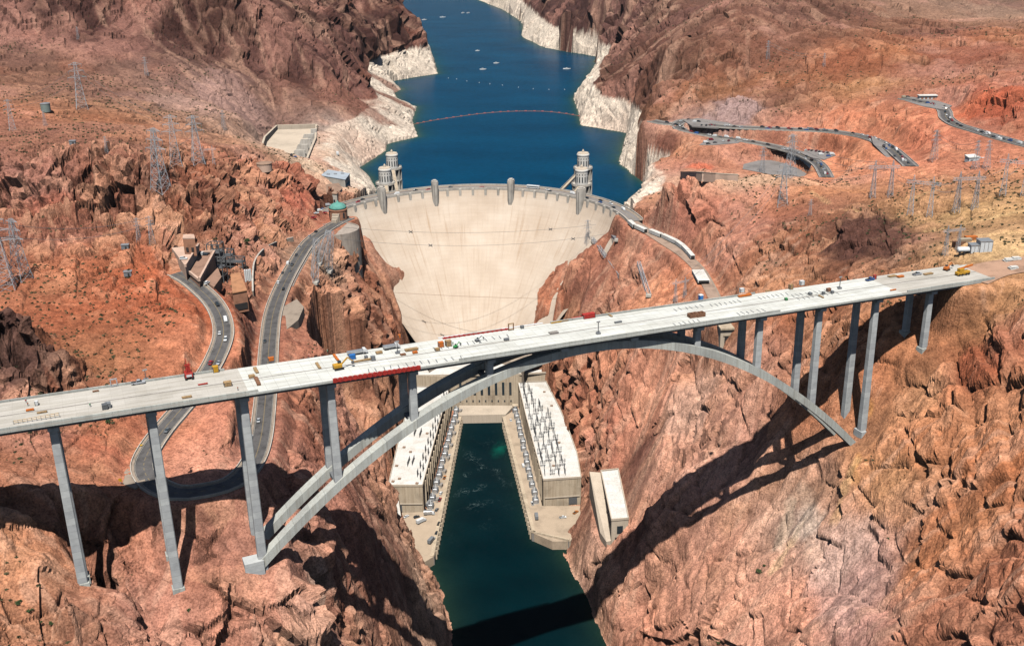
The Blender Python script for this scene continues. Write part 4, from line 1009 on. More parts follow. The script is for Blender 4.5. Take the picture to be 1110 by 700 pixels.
for (loc, lab, dg) in TW:
    intake(loc, lab, 0).scale = (.82, .82, .97)
    d = math.radians(dg); e_ = (151.5*math.sin(d), 151.5*math.cos(d), 181.0); a = Vector(loc)+Vector((0, 0, -.3)); e_ = Vector(e_); dirv = (e_-a).normalized(); a = a+dirv*10.5
    fb = empty('access_bridge', a); tag(fb, 'narrow concrete footbridge from the dam crest to the '+{30.5: 'front right', 25: 'rear right', -42: 'front left', -38: 'rear left'}[dg]+' intake tower', 'footbridge', 'footbridges to the intake towers')
    L0 = (e_-a).length; nseg = 8; g_ = MB(); g_.bar((0, 0, -.8), e_-a-Vector((0, 0, .8)), 3.2, 1.2); g_.build('girder', M['tan_concrete'], fb)
    for s_ in (-1, 1):
        sd = Vector((-dirv.y, dirv.x, 0))*s_*1.6; g_ = MB(); g_.bar(sd+Vector((0, 0, .3)), e_-a+sd+Vector((0, 0, .3)), .25, 1.1); g_.build('railing', M['concrete'], fb)
# ------------------------------------------------------------------ powerhouse and river works
def building(name, label, cat, group=None):
    o = empty(name); tag(o, label, cat, group); return o
def windows_on(parent, a, b, z, n, w_, h_, off=.12, mat='glass', name='window', m0=.06):
    a, b = np.array(a), np.array(b); t = (b-a)/np.linalg.norm(b-a); nn = np.array([t[1], -t[0]])
    for k in range(n):
        f = m0+(1-2*m0)*(k+.5)/n; c = a+(b-a)*f+nn*off; mb = MB(); mb.box((c[0], c[1], z), (w_, .5, h_), rz=math.atan2(t[1], t[0])); mb.build(name, M[mat], parent)
LW = [(-55.5, 2), (-22.5, 4), (-18.3, -49), (-6.4, -171.2), (-32.2, -174.5), (-44, -95)]
RW = [(37, 22), (62, 27), (82.6, -31.7), (95.2, -73.5), (104, -105), (111.3, -143.6), (83.2, -151.4), (55, -48)]
def wing(poly, label, inner):
    o = building('powerhouse_wing', label, 'powerhouse', 'powerhouse wings along the river'); b = MB(); b.prism(poly, -4, 29.4); w_ = b.build('wall', M['tan_concrete'], o)
    c = np.mean(poly, 0); pp = [tuple(c+(np.array(q)-c)*.985) for q in poly]; b = MB(); b.prism(pp, 29.4, 29.9); b.build('roof', M['roof_white'], o)
    b = MB()
    for i in range(len(poly)):
        q0, q1 = poly[i], poly[(i+1) % len(poly)]; b.bar((q0[0], q0[1], 30), (q1[0], q1[1], 30), .6, 1.5)
    b.build('parapet', M['cream'], o)
    a_, b_ = inner; windows_on(o, a_, b_, 11, 16, 2.6, 9.0, .02); windows_on(o, a_, b_, 23, 16, 3.0, 1.6, .02)
    t_ = (np.array(b_)-np.array(a_)); Ln_ = np.linalg.norm(t_); t_ = t_/Ln_; n_ = np.array([t_[1], -t_[0]])
    for k in range(17): q = np.array(a_)+t_*Ln_*(.06+.88*k/16)+n_*.5; b = MB(); b.box((q[0], q[1], 6.9), (1.6, 1.1, 21.5), rz=math.atan2(t_[1], t_[0])); b.build('pier', M['tan_concrete'], o)
    return o
wl_ = wing(LW, 'long white roofed powerhouse wing on the left bank of the river', ((-6.4, -171.2), (-21, 0)))
wr_ = wing(RW, 'long white roofed powerhouse wing on the right bank with rows of roof insulators', ((40, 12), (83.2, -151.4)))
for (x0, y0), (x1, y1), w_ in (((-31, -174.4), (-7.4, -171.3), wl_), ((110, -144), (84.4, -151), wr_)):
    t = np.array([x1-x0, y1-y0]); t = t/np.linalg.norm(t); nn = np.array([t[1], -t[0]]); nn = nn if nn[1] < 0 else -nn
    c = np.array([x0, y0])+t*5+nn*.1; b = MB(); b.box((c[0], c[1], 7.2), (6.5, .5, 5.5), rz=math.atan2(t[1], t[0])); b.build('door', M['steel_dark'], w_)
    c = (np.array([x0, y0])+np.array([x1, y1]))/2+nn*.2; b = MB(); b.box((c[0], c[1], 13.6), (np.hypot(x1-x0, y1-y0)+.4, .7, .9), rz=math.atan2(t[1], t[0])); b.build('cornice', M['cream'], w_)
cen = building('powerhouse_centre', 'tan central powerhouse block with tall windows at the foot of the dam', 'powerhouse')
b = MB(); b.prism([(-58, 6), (-30, 9), (-24, 13), (37.5, 20.5), (44, 24), (64, 28), (66, 44), (-66, 40)], -4, 38); b.build('wall', M['tan_concrete'], cen)
b = MB(); b.prism([(-57, 7.5), (-30, 10.5), (37, 22), (63, 29.5), (65, 43.5), (-65, 39.5)], 38, 38.5); b.build('roof', M['roof_white'], cen)
b = MB(); b.bar((-58, 6.2, 38.3), (-27, 11.2, 38.3), .9, 1.6); b.bar((-27, 11.2, 38.3), (40, 21.4, 38.3), .9, 1.6); b.bar((40, 21.4, 38.3), (64, 28.2, 38.3), .9, 1.6); b.build('parapet', M['cream'], cen)
windows_on(cen, (-22, 13.2), (37, 20.5), 18, 8, 2.2, 12.5, .1); windows_on(cen, (-22, 13.2), (37, 20.5), 11, 9, 1.3, 1.7, .1)
b = MB(); b.prism([(-12.5, -8), (-16.5, 12), (33.5, 18), (29, -1.2)], -4, 8.2); tr = b.build('terrace', M['cream'], cen)
b = MB(); b.box((36, 10, 8.2), (5, 4.4, 4.6), rz=.2); b.build('portal', M['tan_concrete'], cen)
b = MB(); b.box((36.3, 7.7, 8.3), (3.6, .5, 3.7), rz=.2); b.build('door', M['dark'], cen)
def quay(poly, name):
    b = MB(); b.prism(poly, -12, 7.0); o = b.build(name, M['terrace']); tag(o, kind='structure'); return o
QL = [(-12.4, -4), (-24, 8), (-8, -168), (-30, -178), (-26, -214), (-1, -236), (9, -234.5), (14.4, -229.3), (6, -150)]
QL = [(-10.4, -9.1), (-20, 10), (-5, -171), (-31, -176), (-29, -206), (-14, -224), (2, -236), (10, -236), (14.4, -229.3)]
QR = [(26.8, -4.6), (40, 20), (82, -151), (113, -147), (115, -165), (109, -197), (96, -199), (79.8, -189.3)]
quay(QL, 'pavement'); quay(QR, 'pavement')
for e0, e1, lab in (((-10.4, -9.1), (14.4, -229.3), 'ribbed tan retaining wall at the water along the left powerhouse terrace'), ((79.8, -189.3), (26.8, -4.6), 'ribbed tan retaining wall at the water along the right powerhouse terrace'), ((108, -197), (79.8, -189.3), 'dark low quay wall across the downstream end of the right terrace')):
    o = empty('retaining_wall'); tag(o, lab, 'wall'); e0, e1 = np.array(e0), np.array(e1); t = (e1-e0); Ln = np.linalg.norm(t); t /= Ln; nn = np.array([t[1], -t[0]])
    nn = nn if nn@(np.array([35, -140])-(e0+e1)/2) > 0 else -nn
    if 'dark' in lab: nn = np.array([.2, -.97])
    b = MB(); cq = -nn*1.0; b.bar((e0[0]+cq[0], e0[1]+cq[1], 7.25), (e1[0]+cq[0], e1[1]+cq[1], 7.25), 2.9, .5); b.bar((e0[0], e0[1], 7.7), (e1[0], e1[1], 7.7), .6, 1.0); b.build('coping', M['tan_concrete'], o)
    b = MB(); a0 = e0+nn*.25; a1 = e1+nn*.25; b.bar((a0[0], a0[1], 2.0), (a1[0], a1[1], 2.0), .5, 10.0); b.build('wall', M['old_concrete'], o)
    for k in range(int(Ln/6.2)):
        c = e0+t*(3+6.2*k)+nn*.9; b = MB(); b.box((c[0], c[1], -8), (1.2, 1.3, 14.9), rz=math.atan2(t[1], t[0])); b.build('buttress', M['tan_concrete'], o)
# outlet houses
o = building('outlet_house', 'narrow flat white roofed outlet building set into the cliff below the left wing', 'building'); poly = [(-41.6, -165), (-29, -163), (-8.2, -224.7), (-19.7, -228.5)]
b = MB(); b.prism(poly, 2, 23.6); b.build('wall', M['tan_concrete'], o); b = MB(); c = np.mean(poly, 0); b.prism([tuple(c+(np.array(q)-c)*.97) for q in poly], 23.6, 24.1); b.build('roof', M['roof_white'], o)
o = building('outlet_house', 'long white roofed outlet building perched on the right canyon wall', 'building'); poly = [(128.8, -176.3), (141, -172), (152.4, -238.1), (141.3, -241.4)]
b = MB(); b.prism(poly, 15, 54.4); b.build('wall', M['cream'], o); b = MB(); c = np.mean(poly, 0); b.prism([tuple(c+(np.array(q)-c)*.97) for q in poly], 54.4, 54.9); b.build('roof', M['roof_white'], o)
b = MB()
for i in range(4): q0, q1 = poly[i], poly[(i+1) % 4]; b.bar((q0[0], q0[1], 54.8), (q1[0], q1[1], 54.8), .7, 1.6)
b.build('parapet', M['cream'], o); b = MB(); b.prism([(120.5, -176), (128.7, -176.2), (141.1, -241.3), (138.2, -243), (133, -232)], 10, lambda q: 53.5 if q[1] > -200 else 38.5); b.build('buttress_wall', M['cream'], o)
windows_on(o, (128.8, -176.3), (141.3, -241.4), 44.5, 4, 1.5, 3.2, .15, 'dark'); windows_on(o, (141.3, -241.4), (152.4, -238.1), 44, 1, 4.0, 5.5, .15, 'glass'); windows_on(o, (141.3, -241.4), (152.4, -238.1), 39, 2, 1.4, 1.8, .15, 'dark')
# ------------------------------------------------------------------ Nevada spillway: basin with gate piers
sp_ = building('spillway', 'cream concrete spillway basin with a row of white gate piers beside the lake', 'spillway')
rim = [tuple(bp(u, v, 178)[:2]) for u, v in ((281, 167), (287, 149), (300, 136.5), (343, 135.5), (342, 150), (333, 172), (302, 172))]
c = np.mean(rim, 0)
for i in range(len(rim)):
    a, e_ = rim[i], rim[(i+1) % len(rim)]
    if i in (5,): continue
    b = MB(); b.bar((a[0], a[1], 174.5), (e_[0], e_[1], 174.5), 2.4, 9.0); b.build('basin_wall', M['cream'], sp_)
b = MB(); b.prism([tuple(c+(np.array(q)-c)*.97) for q in rim], 168, lambda q: 170.6+ (q[1]-c[1])*.035); b.build('basin_floor', M['cream'], sp_)
A_, B_ = bp(341, 141, 180), bp(325, 172, 178)
for k in range(5):
    q = A_+(B_-A_)*(k+.3)/5; pr = MB(); pr.box((q[0], q[1], 166), (9, 4.5, 17), rz=.25, taper=.75); pr.box((q[0]-6, q[1]-1, 166), (22, 3.6, 11), rz=.25, taper=.55); pr.build('gate_pier', M['concrete'], sp_)
    if k < 4: q = A_+(B_-A_)*(k+.8)/5; g_ = MB(); g_.box((q[0]-2, q[1], 166), (10, 20, 9), rz=.25, taper=.72); g_.build('drum_gate', M['roof_white'], sp_)

# ------------------------------------------------------------------ the arch bridge
BO, BAZ, BD, BS, BSL = np.array([-53.62, -532.77, 264.16]), 0.5612, 35.9, 14.08, -.0316
bu_ = np.array([math.cos(BAZ), math.sin(BAZ), 0]); bn_ = np.array([-math.sin(BAZ), math.cos(BAZ), 0])
def BR(k, o, z):
    """bridge station k (column bays), offset o across (0 near columns, 14 far ones), z above the deck"""
    q = BO+k*BD*bu_+o*bn_; return np.array([q[0], q[1], BO[2]+BSL*k*BD+z])
def BZd(k): return BO[2]+BSL*k*BD
br = empty('arch_bridge', tuple(BR(0, 0, -70)), BAZ); tag(br, 'long white concrete arch bridge under construction crossing the gorge', 'bridge')
bpy.context.view_layer.update(); INV = br.matrix_world.inverted()
def bpart(mb, name, mat, parent=None, **kw):
    mb.v = [tuple(INV@Vector(q)) for q in mb.v]; return mb.build(name, mat, parent or br, **kw)
def deckmat(name, base, tie):
    m, n, b = newmat(name); L = n.links; tc = N(n, 'ShaderNodeTexCoord')
    n1 = N(n, 'ShaderNodeTexNoise', i_Scale=.05, i_Detail=7.0, i_Roughness=.65); L.new(tc.outputs['Object'], n1.inputs['Vector'])
    mp = N(n, 'ShaderNodeMapping'); mp.inputs['Scale'].default_value = (.04, .6, 1); L.new(tc.outputs['Object'], mp.inputs[0])
    n2 = N(n, 'ShaderNodeTexNoise', i_Scale=1.0, i_Detail=5.0); L.new(mp.outputs[0], n2.inputs['Vector'])
    n3 = N(n, 'ShaderNodeTexNoise', i_Scale=1.3, i_Detail=4.0); L.new(tc.outputs['Object'], n3.inputs['Vector'])
    br_ = N(n, 'ShaderNodeTexBrick', offset=0.0, i_Scale=1.0); br_.inputs['Brick Width'].default_value = 4.5; br_.inputs['Row Height'].default_value = 4.47; br_.inputs['Mortar Size'].default_value = .12
    br_.inputs['Color1'].default_value = (1, 1, 1, 1); br_.inputs['Color2'].default_value = (.93, .93, .92, 1); br_.inputs['Mortar'].default_value = (tie, tie, tie, 1); L.new(tc.outputs['Object'], br_.inputs['Vector'])
    c = ramp(n, n1.outputs['Fac'], [(.3, tuple(x*.86 for x in base)), (.5, base), (.7, tuple(min(1, x*1.07) for x in base))])
    c = mixc(n, c, ramp(n, n2.outputs['Fac'], [(.35, (.72, .70, .66)), (.6, (1, 1, 1))]), .75, 'MULTIPLY'); c = mixc(n, c, br_.outputs['Color'], 1.0, 'MULTIPLY')
    c = mixc(n, c, ramp(n, n3.outputs['Fac'], [(.3, (.9, .9, .9)), (.6, (1, 1, 1))]), .7, 'MULTIPLY')
    L.new(c, b.inputs['Base Color']); b.inputs['Roughness'].default_value = .85; return m
M['deck_new'] = deckmat('fresh white deck concrete', (.77, .77, .72), .76); M['deck_old'] = deckmat('cured tan deck concrete', (.60, .56, .50), .90)
def colmat():
    m, n, b = newmat('precast column concrete'); L = n.links; g = N(n, 'ShaderNodeNewGeometry'); sp = N(n, 'ShaderNodeSeparateXYZ'); L.new(g.outputs['Position'], sp.inputs[0])
    wv = N(n, 'ShaderNodeMath', operation='FRACT'); dv = N(n, 'ShaderNodeMath', operation='DIVIDE'); dv.inputs[1].default_value = 3.1; L.new(sp.outputs[2], dv.inputs[0]); L.new(dv.outputs[0], wv.inputs[0])
    fl = N(n, 'ShaderNodeMath', operation='FLOOR'); L.new(dv.outputs[0], fl.inputs[0]); wn = N(n, 'ShaderNodeTexWhiteNoise', noise_dimensions='1D'); L.new(fl.outputs[0], wn.inputs['W'])
    n1 = N(n, 'ShaderNodeTexNoise', i_Scale=.35, i_Detail=6.0); L.new(g.outputs['Position'], n1.inputs['Vector'])
    c = ramp(n, n1.outputs['Fac'], [(.3, (.42, .43, .43)), (.7, (.55, .56, .555))]); c = mixc(n, c, ramp(n, wv.outputs[0], [(.0, (.62, .62, .62)), (.07, (1, 1, 1))]), .9, 'MULTIPLY')
    c = mixc(n, c, ramp(n, wn.outputs['Value'], [(0, (.86, .86, .87)), (1, (1.1, 1.1, 1.08))]), 1.0, 'MULTIPLY')
    L.new(c, b.inputs['Base Color']); b.inputs['Roughness'].default_value = .85; return m
M['column'] = colmat(); M['arch'] = weathered('arch rib concrete', (.56, .57, .53), streak=.35, scale=.08, var=.14)
def jointed(m, step):
    n = m.node_tree; b = n.nodes['Principled BSDF']; src = b.inputs['Base Color'].links[0].from_socket; L = n.links
    tc = N(n, 'ShaderNodeTexCoord'); sp = N(n, 'ShaderNodeSeparateXYZ'); L.new(tc.outputs['Object'], sp.inputs[0]); dv = N(n, 'ShaderNodeMath', operation='DIVIDE'); dv.inputs[1].default_value = step; L.new(sp.outputs[0], dv.inputs[0])
    fr_ = N(n, 'ShaderNodeMath', operation='FRACT'); L.new(dv.outputs[0], fr_.inputs[0]); fl = N(n, 'ShaderNodeMath', operation='FLOOR'); L.new(dv.outputs[0], fl.inputs[0]); wn = N(n, 'ShaderNodeTexWhiteNoise', noise_dimensions='1D'); L.new(fl.outputs[0], wn.inputs['W'])
    c = mixc(n, src, ramp(n, fr_.outputs[0], [(.0, (.66, .66, .66)), (.05, (1, 1, 1))]), 1.0, 'MULTIPLY'); c = mixc(n, c, ramp(n, wn.outputs['Value'], [(0, (.84, .84, .84)), (1, (1.08, 1.08, 1.06))]), 1.0, 'MULTIPLY'); L.new(c, b.inputs['Base Color']); return m
jointed(M['arch'], 7.2)
M['girder'] = weathered('deck girder', (.20, .21, .22), scale=.1)
OV = (26.8-BS)/2; K0, K1 = -3.2, 13.05
def slab(k0, k1, o0, o1, z0, z1, n=1):
    mb = MB()
    for i in range(n):
        a, c = k0+(k1-k0)*i/n, k0+(k1-k0)*(i+1)/n
        mb.add([BR(k, o, z) for z in (z0, z1) for k, o in ((a, o0), (c, o0), (c, o1), (a, o1))], [(3, 2, 1, 0), (4, 5, 6, 7), (0, 1, 5, 4), (1, 2, 6, 5), (2, 3, 7, 6), (3, 0, 4, 7)])
    return mb
KS = 2.05
bpart(slab(K0, KS, -OV, BS+OV, -.5, 0), 'deck', M['deck_old']); bpart(slab(KS, 11.3, -OV, BS+OV, -.5, .004), 'deck', M['deck_new']); bpart(slab(11.3, K1, -OV, BS+OV, -.5, 0), 'deck', M['deck_old'])
ME = BS/2
bpart(slab(K0, K1, ME-.35, ME+.35, .01, .06), 'joint_strip', M['old_concrete'])
def parapets(k0, k1, side, h=.95):
    o0, o1 = ((-OV, -OV+.5) if side < 0 else (BS+OV-.5, BS+OV)); mb = slab(k0, k1, o0, o1, .005, h); bpart(mb, 'parapet', M['concrete'] if False else M['arch'])
parapets(K0, 2.15, -1); parapets(4.55, 9.2, -1); parapets(11.4, K1, -1); parapets(K0, 1.9, 1); parapets(6.1, 9.3, 1); parapets(4.9, 5.4, 1)
for o0, o1 in ((-OV+1.8, -OV+7.2), (ME-5.4, ME-.6), (ME+.6, ME+5.4), (BS+OV-7.2, BS+OV-1.8)):
    mb = MB(); vs = []
    for k in (K0, K1):
        vs += [BR(k, o0+.5, -3.1), BR(k, o1-.5, -3.1), BR(k, o1, -.5), BR(k, o0, -.5)]
    mb.add(vs, [(0, 1, 2, 3), (7, 6, 5, 4), (0, 4, 5, 1), (1, 5, 6, 2), (2, 6, 7, 3), (3, 7, 4, 0)]); bpart(mb, 'girder', M['girder'])
bpart(slab(K0, K1, -OV+.02, -OV+.3, -1.15, -.5), 'fascia', M['arch'])
# arch ribs
KA0, KA1 = 1.93, 11.0
def atop(k): return 253.3-((3.85 if k < 6.3 else 4.15)*(k-6.3)**2) + (0 if True else 0)
def rib(o):
    mb = MB(); n = 56; vs = []; W2 = 2.45
    for i in range(n+1):
        k = KA0+(KA1-KA0)*i/n; z = atop(k); dk = .01; sl_ = (atop(k+dk)-atop(k-dk))/(2*dk*BD); th_ = 4.0*math.sqrt(1+sl_*sl_)**.75
        vs += [BR(k, o-W2, z-BZd(k)), BR(k, o+W2, z-BZd(k)), BR(k, o+W2, z-th_-BZd(k)), BR(k, o-W2, z-th_-BZd(k))]
    fs = [(i*4+a, i*4+(a+1) % 4, (i+1)*4+(a+1) % 4, (i+1)*4+a) for i in range(n) for a in range(4)]+[(3, 2, 1, 0), (n*4, n*4+1, n*4+2, n*4+3)]
    mb.add(vs, fs); return bpart(mb, 'arch_rib', M['arch'])
rib(0.0); rib(BS)
for o in (0.0, BS):
    for k, z0, z1 in ((1.93, 150, 181.5), (11.0, 140, 172.5)):
        mb = MB(); q = BR(k, o, 0)
        sg = 1 if k < 5 else -1
        if o > 0 and k > 5: z1 = 163
        mb.box((q[0]-sg*1.5*bu_[0], q[1]-sg*1.5*bu_[1], z0), (9.4, 7.4, z1-z0), rz=BAZ, taper=.86); bpart(mb, 'footing', M['column'])
def column(k, o, zb):
    zt = BZd(k)-4.9; h = zt-zb; mb = MB(); q = BR(k, o, 0); n = 10; vs = []
    for i in range(n+1):
        f = i/n; z = zb+h*f; s_ = 1+.0050*(zt-z)*.55
        a, c = 1.62*s_, 1.45*s_; e_ = .35
        for x, y in ((-a+e_, -c), (a-e_, -c), (a, -c+e_), (a, c-e_), (a-e_, c), (-a+e_, c), (-a, c-e_), (-a, -c+e_)):
            p_ = q+x*bu_+y*bn_; vs.append((p_[0], p_[1], z))
    fs = [(i*8+a, i*8+(a+1) % 8, (i+1)*8+(a+1) % 8, (i+1)*8+a) for i in range(n) for a in range(8)]+[tuple(range(8))[::-1], tuple(range(n*8, n*8+8))]
    mb.add(vs, fs); bpart(mb, 'column', M['column'])
for k in range(-3, 13):
    if k in (6,): zn = None
    for o in (0.0, BS):
        q = BR(k, o, 0)
        zb = atop(k)-1.0 if 2 < k < 11 else ground(q[0], q[1])-9
        if k == 2: zb = 172
        if k == 11: zb = 160
        if zb > BZd(k)-5.5: continue
        column(k, o, zb)
        if k in (0, 1, 12): mb = MB(); g_ = ground(q[0], q[1]); mb.box((q[0], q[1], g_-8), (5.2, 4.8, 8.4), rz=BAZ, taper=.95); bpart(mb, 'footing', M['arch'])
    mb = slab(k-.055, k+.055, -3.2, BS+3.2, -4.95, -3.0); bpart(mb, 'cap_beam', M['column'])
    if 2 < k < 11 and k not in (6, 7):
        z = atop(k)-3.2-BZd(k); mb = slab(k-.03, k+.03, 2.6, BS-2.6, z-.9, z+.9); bpart(mb, 'strut', M['girder'])
for k in (6.0, 7.0):
    mb = slab(k-.05, k+.05, -1.6, 1.6, -4.9, atop(k)-BZd(k)-.5) if atop(k)-BZd(k) < -4.9 else None
    for o in (0, BS):
        zb = min(-5.2, atop(k)-BZd(k)-.8); mb = slab(k-.05, k+.05, o-1.6, o+1.6, zb, -4.0); bpart(mb, 'column', M['column'])
# abutment on the far bank
mb = MB(); vs = []
for o in (-OV+.3, BS+OV-.3):
    vs += [BR(12.72, o, -24), BR(14.2, o, -24), BR(14.2, o, -.55), BR(12.72, o, -.55)]
mb.add(vs, [(0, 1, 2, 3), (7, 6, 5, 4), (0, 4, 5, 1), (1, 5, 6, 2), (2, 6, 7, 3), (3, 7, 4, 0)]); bpart(mb, 'abutment', M['arch'])
# red edge forms still on the deck
def forms(k0, k1, o, n, h0, h1):
    for i in range(n):
        a = k0+(k1-k0)*i/n; c = k0+(k1-k0)*(i+.93)/n; mb = slab(a, c, o-.22, o+.22, h0, h1); mb2 = slab(a+(c-a)*.35, a+(c-a)*.65, o-.42, o+.42, h0-.1, h1+.08); mb.add(mb2.v, mb2.f); bpart(mb, 'edge_form', M['red'])
forms(3.0, 4.06, -OV-.25, 18, -1.0, .75); forms(4.6, 5.5, BS+OV-.5, 14, 0.05, .75)
mb = slab(4.55, 6.0, BS+OV+.1, BS+OV+1.3, .3, .5); bpart(mb, 'walk_board', M['white'])

# ------------------------------------------------------------------ vehicles
ORD = 'first second third fourth fifth sixth seventh eighth ninth tenth eleventh twelfth thirteenth fourteenth fifteenth sixteenth seventeenth eighteenth nineteenth twentieth'.split()
def ordw(n):
    if n < 20: return ORD[n]
    return ({2: 'twenty', 3: 'thirty', 4: 'forty', 5: 'fifty'}[(n+1)//10]+'-'+ORD[(n+1) % 10-1]) if (n+1) % 10 else {3: 'thirtieth', 4: 'fortieth', 5: 'fiftieth'}[(n+1)//10]
CARCOL = {'white': (.80, .80, .79), 'silver': (.46, .47, .49), 'dark': (.035, .038, .045), 'red': (.40, .025, .03), 'blue': (.05, .13, .36), 'grey': (.16, .17, .18), 'black': (.015, .015, .017), 'maroon': (.20, .02, .035), 'orange': (.62, .20, .03), 'yellow': (.66, .40, .04), 'tan': (.48, .40, .29)}
CARM = {k: plain(k+' car paint', v, .28, 0.0, .04) for k, v in CARCOL.items()}
def loft(mb, secs):
    """sections: (x, half width, z low, z high, half width top)"""
    vs = []
    for x, w_, z0, z1, wt_ in secs: vs += [(x, -w_, z0), (x, w_, z0), (x, w_*1.0, z0+(z1-z0)*.6), (x, wt_, z1), (x, -wt_, z1), (x, -w_*1.0, z0+(z1-z0)*.6)]
    n = len(secs); fs = [(i*6+a, i*6+(a+1) % 6, (i+1)*6+(a+1) % 6, (i+1)*6+a) for i in range(n-1) for a in range(6)]+[tuple(range(6))[::-1], tuple(range((n-1)*6, n*6))]
    return mb.add(vs, fs)
SHAPES = {
 'sedan': dict(body=[(-2.3, .78, .45, .78, .70), (-2.1, .88, .28, .95, .80), (-.9, .9, .25, 1.0, .82), (1.0, .9, .25, .98, .82), (2.0, .88, .28, .84, .78), (2.35, .76, .4, .70, .66)], cab=[(-1.75, .76, .94, .98, .74), (-1.05, .76, .94, 1.42, .60), (.25, .76, .94, 1.44, .60), (1.15, .76, .92, .96, .74)], roof=[(-1.0, .58, 1.40, 1.47, .54), (.25, .58, 1.42, 1.49, .54)], ax=(-1.4, 1.4), r=.33),
 'suv': dict(body=[(-2.4, .85, .5, .95, .78), (-2.25, .95, .35, 1.1, .86), (1.1, .95, .32, 1.12, .86), (2.1, .93, .35, 1.02, .84), (2.45, .84, .45, .85, .74)], cab=[(-2.2, .84, 1.08, 1.12, .80), (-1.95, .84, 1.08, 1.78, .70), (.3, .84, 1.08, 1.80, .70), (1.2, .84, 1.06, 1.12, .80)], roof=[(-1.95, .70, 1.76, 1.85, .64), (.35, .70, 1.78, 1.87, .64)], ax=(-1.45, 1.5), r=.40),
 'van': dict(body=[(-2.8, .95, .45, 2.05, .86), (-2.7, 1.0, .35, 2.2, .88), (1.0, 1.0, .35, 2.2, .88), (1.7, 1.0, .35, 1.3, .90), (2.6, .94, .4, 1.05, .80)], cab=[(.98, .90, 1.3, 2.12, .82), (1.68, .90, 1.25, 1.34, .88)], roof=[(-2.6, .86, 2.18, 2.26, .8), (.9, .86, 2.18, 2.26, .8)], ax=(-1.7, 1.7), r=.38),
 'pickup': dict(body=[(-2.8, .90, .5, 1.05, .86), (-.5, .96, .4, 1.08, .90), (1.3, .96, .4, 1.1, .90), (2.5, .94, .42, 1.02, .86), (2.8, .86, .5, .85, .78)], cab=[(-.6, .84, 1.06, 1.1, .82), (-.45, .84, 1.06, 1.74, .70), (.75, .84, 1.06, 1.76, .70), (1.5, .84, 1.06, 1.1, .82)], roof=[(-.45, .70, 1.72, 1.82, .64), (.78, .70, 1.74, 1.84, .64)], ax=(-1.75, 1.8), r=.42),
}
PROTO = {}
def vehicle(kind, colour):
    if (kind, colour) in PROTO: return copy_tree(PROTO[(kind, colour)])
    S_ = SHAPES[kind]; o = empty({'sedan': 'car', 'suv': 'suv', 'van': 'van', 'pickup': 'pickup_truck'}[kind])
    loft(MB(), []) if False else None
    b = MB(); loft(b, S_['body']); b.build('body', CARM[colour], o); b = MB(); loft(b, S_['cab']); b.build('window', M['glass'], o); b = MB(); loft(b, S_['roof']); b.build('roof', CARM[colour], o)
    for ax in S_['ax']:
        for s_ in (-1, 1):
            wv = MB(); r = S_['r']; n = 10; y0, y1 = s_*.72, s_*.93
            vs = [(ax+r*math.cos(2*math.pi*k/n), y, r+r*math.sin(2*math.pi*k/n)) for y in (y0, y1) for k in range(n)]
            wv.add(vs, [(k, (k+1) % n, n+(k+1) % n, n+k) for k in range(n)]+[tuple(range(n))[::-1], tuple(range(n, 2*n))]); wv.build('wheel', M['black'], o)
    if kind == 'pickup': b = MB(); b.box((-1.7, 0, 1.02), (2.0, 1.5, .1)); b.build('cargo_bed', M['dark'], o)
    PROTO[(kind, colour)] = o; return o
def roadspot(u, v, nm):
    P, hw = ROADS[nm]; q = ray(u, v); best = None
    t = (P[:, 2]-CAM_P[2])/q[2]; X = CAM_P[None]+q[None]*t[:, None]; d = np.hypot(X[:, 0]-P[:, 0], X[:, 1]-P[:, 1]); i = int(np.argmin(d)); i = min(max(i, 1), len(P)-2)
    tg = P[i+1]-P[i-1]; tg /= np.linalg.norm(tg); nn = np.array([tg[1], -tg[0]]); off = float(np.clip((X[i, :2]-P[i, :2])@nn, -5.2, 5.2))
    return np.array([P[i, 0]+nn[0]*off, P[i, 1]+nn[1]*off, P[i, 2]+.03]), math.atan2(tg[1], tg[0]), i, off
def park(nm, road_words, end_words, group, items, extra=0, lo=.08, hi=.97):
    rec = []; P_ = ROADS[nm][0]; rq_ = random.Random(len(nm)*7+extra)
    for _ in range(extra):
        i = int(len(P_)*rq_.uniform(lo, hi)); i = min(max(i, 1), len(P_)-2); tg = P_[i+1]-P_[i-1]; tg /= np.linalg.norm(tg); off = rq_.choice((-2.1, 2.1, 5.2)); nn = np.array([tg[1], -tg[0]])
        rec.append((i, off, np.array([P_[i, 0]+nn[0]*off, P_[i, 1]+nn[1]*off, P_[i, 2]+.03]), math.atan2(tg[1], tg[0]), rq_.choice(('sedan', 'suv', 'van')), rq_.choice(('white', 'silver', 'dark', 'white', 'red', 'grey', 'blue', 'black', 'tan'))))
    for (u, v, kind, colr) in items: loc, rz, i, off = roadspot(u, v, nm); rec.append((i, off, loc, rz, kind, colr))
    keep = []
    for r in rec[::-1]:
        if all(np.hypot(*(r[2]-k_[2])[:2]) > (5.8 if abs(r[1]-k_[1]) < 1.8 else 2.2) for k_ in keep): keep.append(r)
    rec = sorted(keep, key=lambda r: r[0])
    for n_, (i, off, loc, rz, kind, colr) in enumerate(rec):
        o = vehicle(kind, colr); o.location = loc; o.rotation_euler = (0, 0, rz+(math.pi if off > 0 else 0))
        tag(o, '%s %s, %s vehicle from %s on %s' % (colr, {'suv': 'SUV', 'pickup': 'pickup'}.get(kind, kind), ordw(n_), end_words, road_words), {'sedan': 'car', 'suv': 'car', 'van': 'van', 'pickup': 'pickup truck'}[kind], group)
s, x, vn, pk = 'sedan', 'suv', 'van', 'pickup'
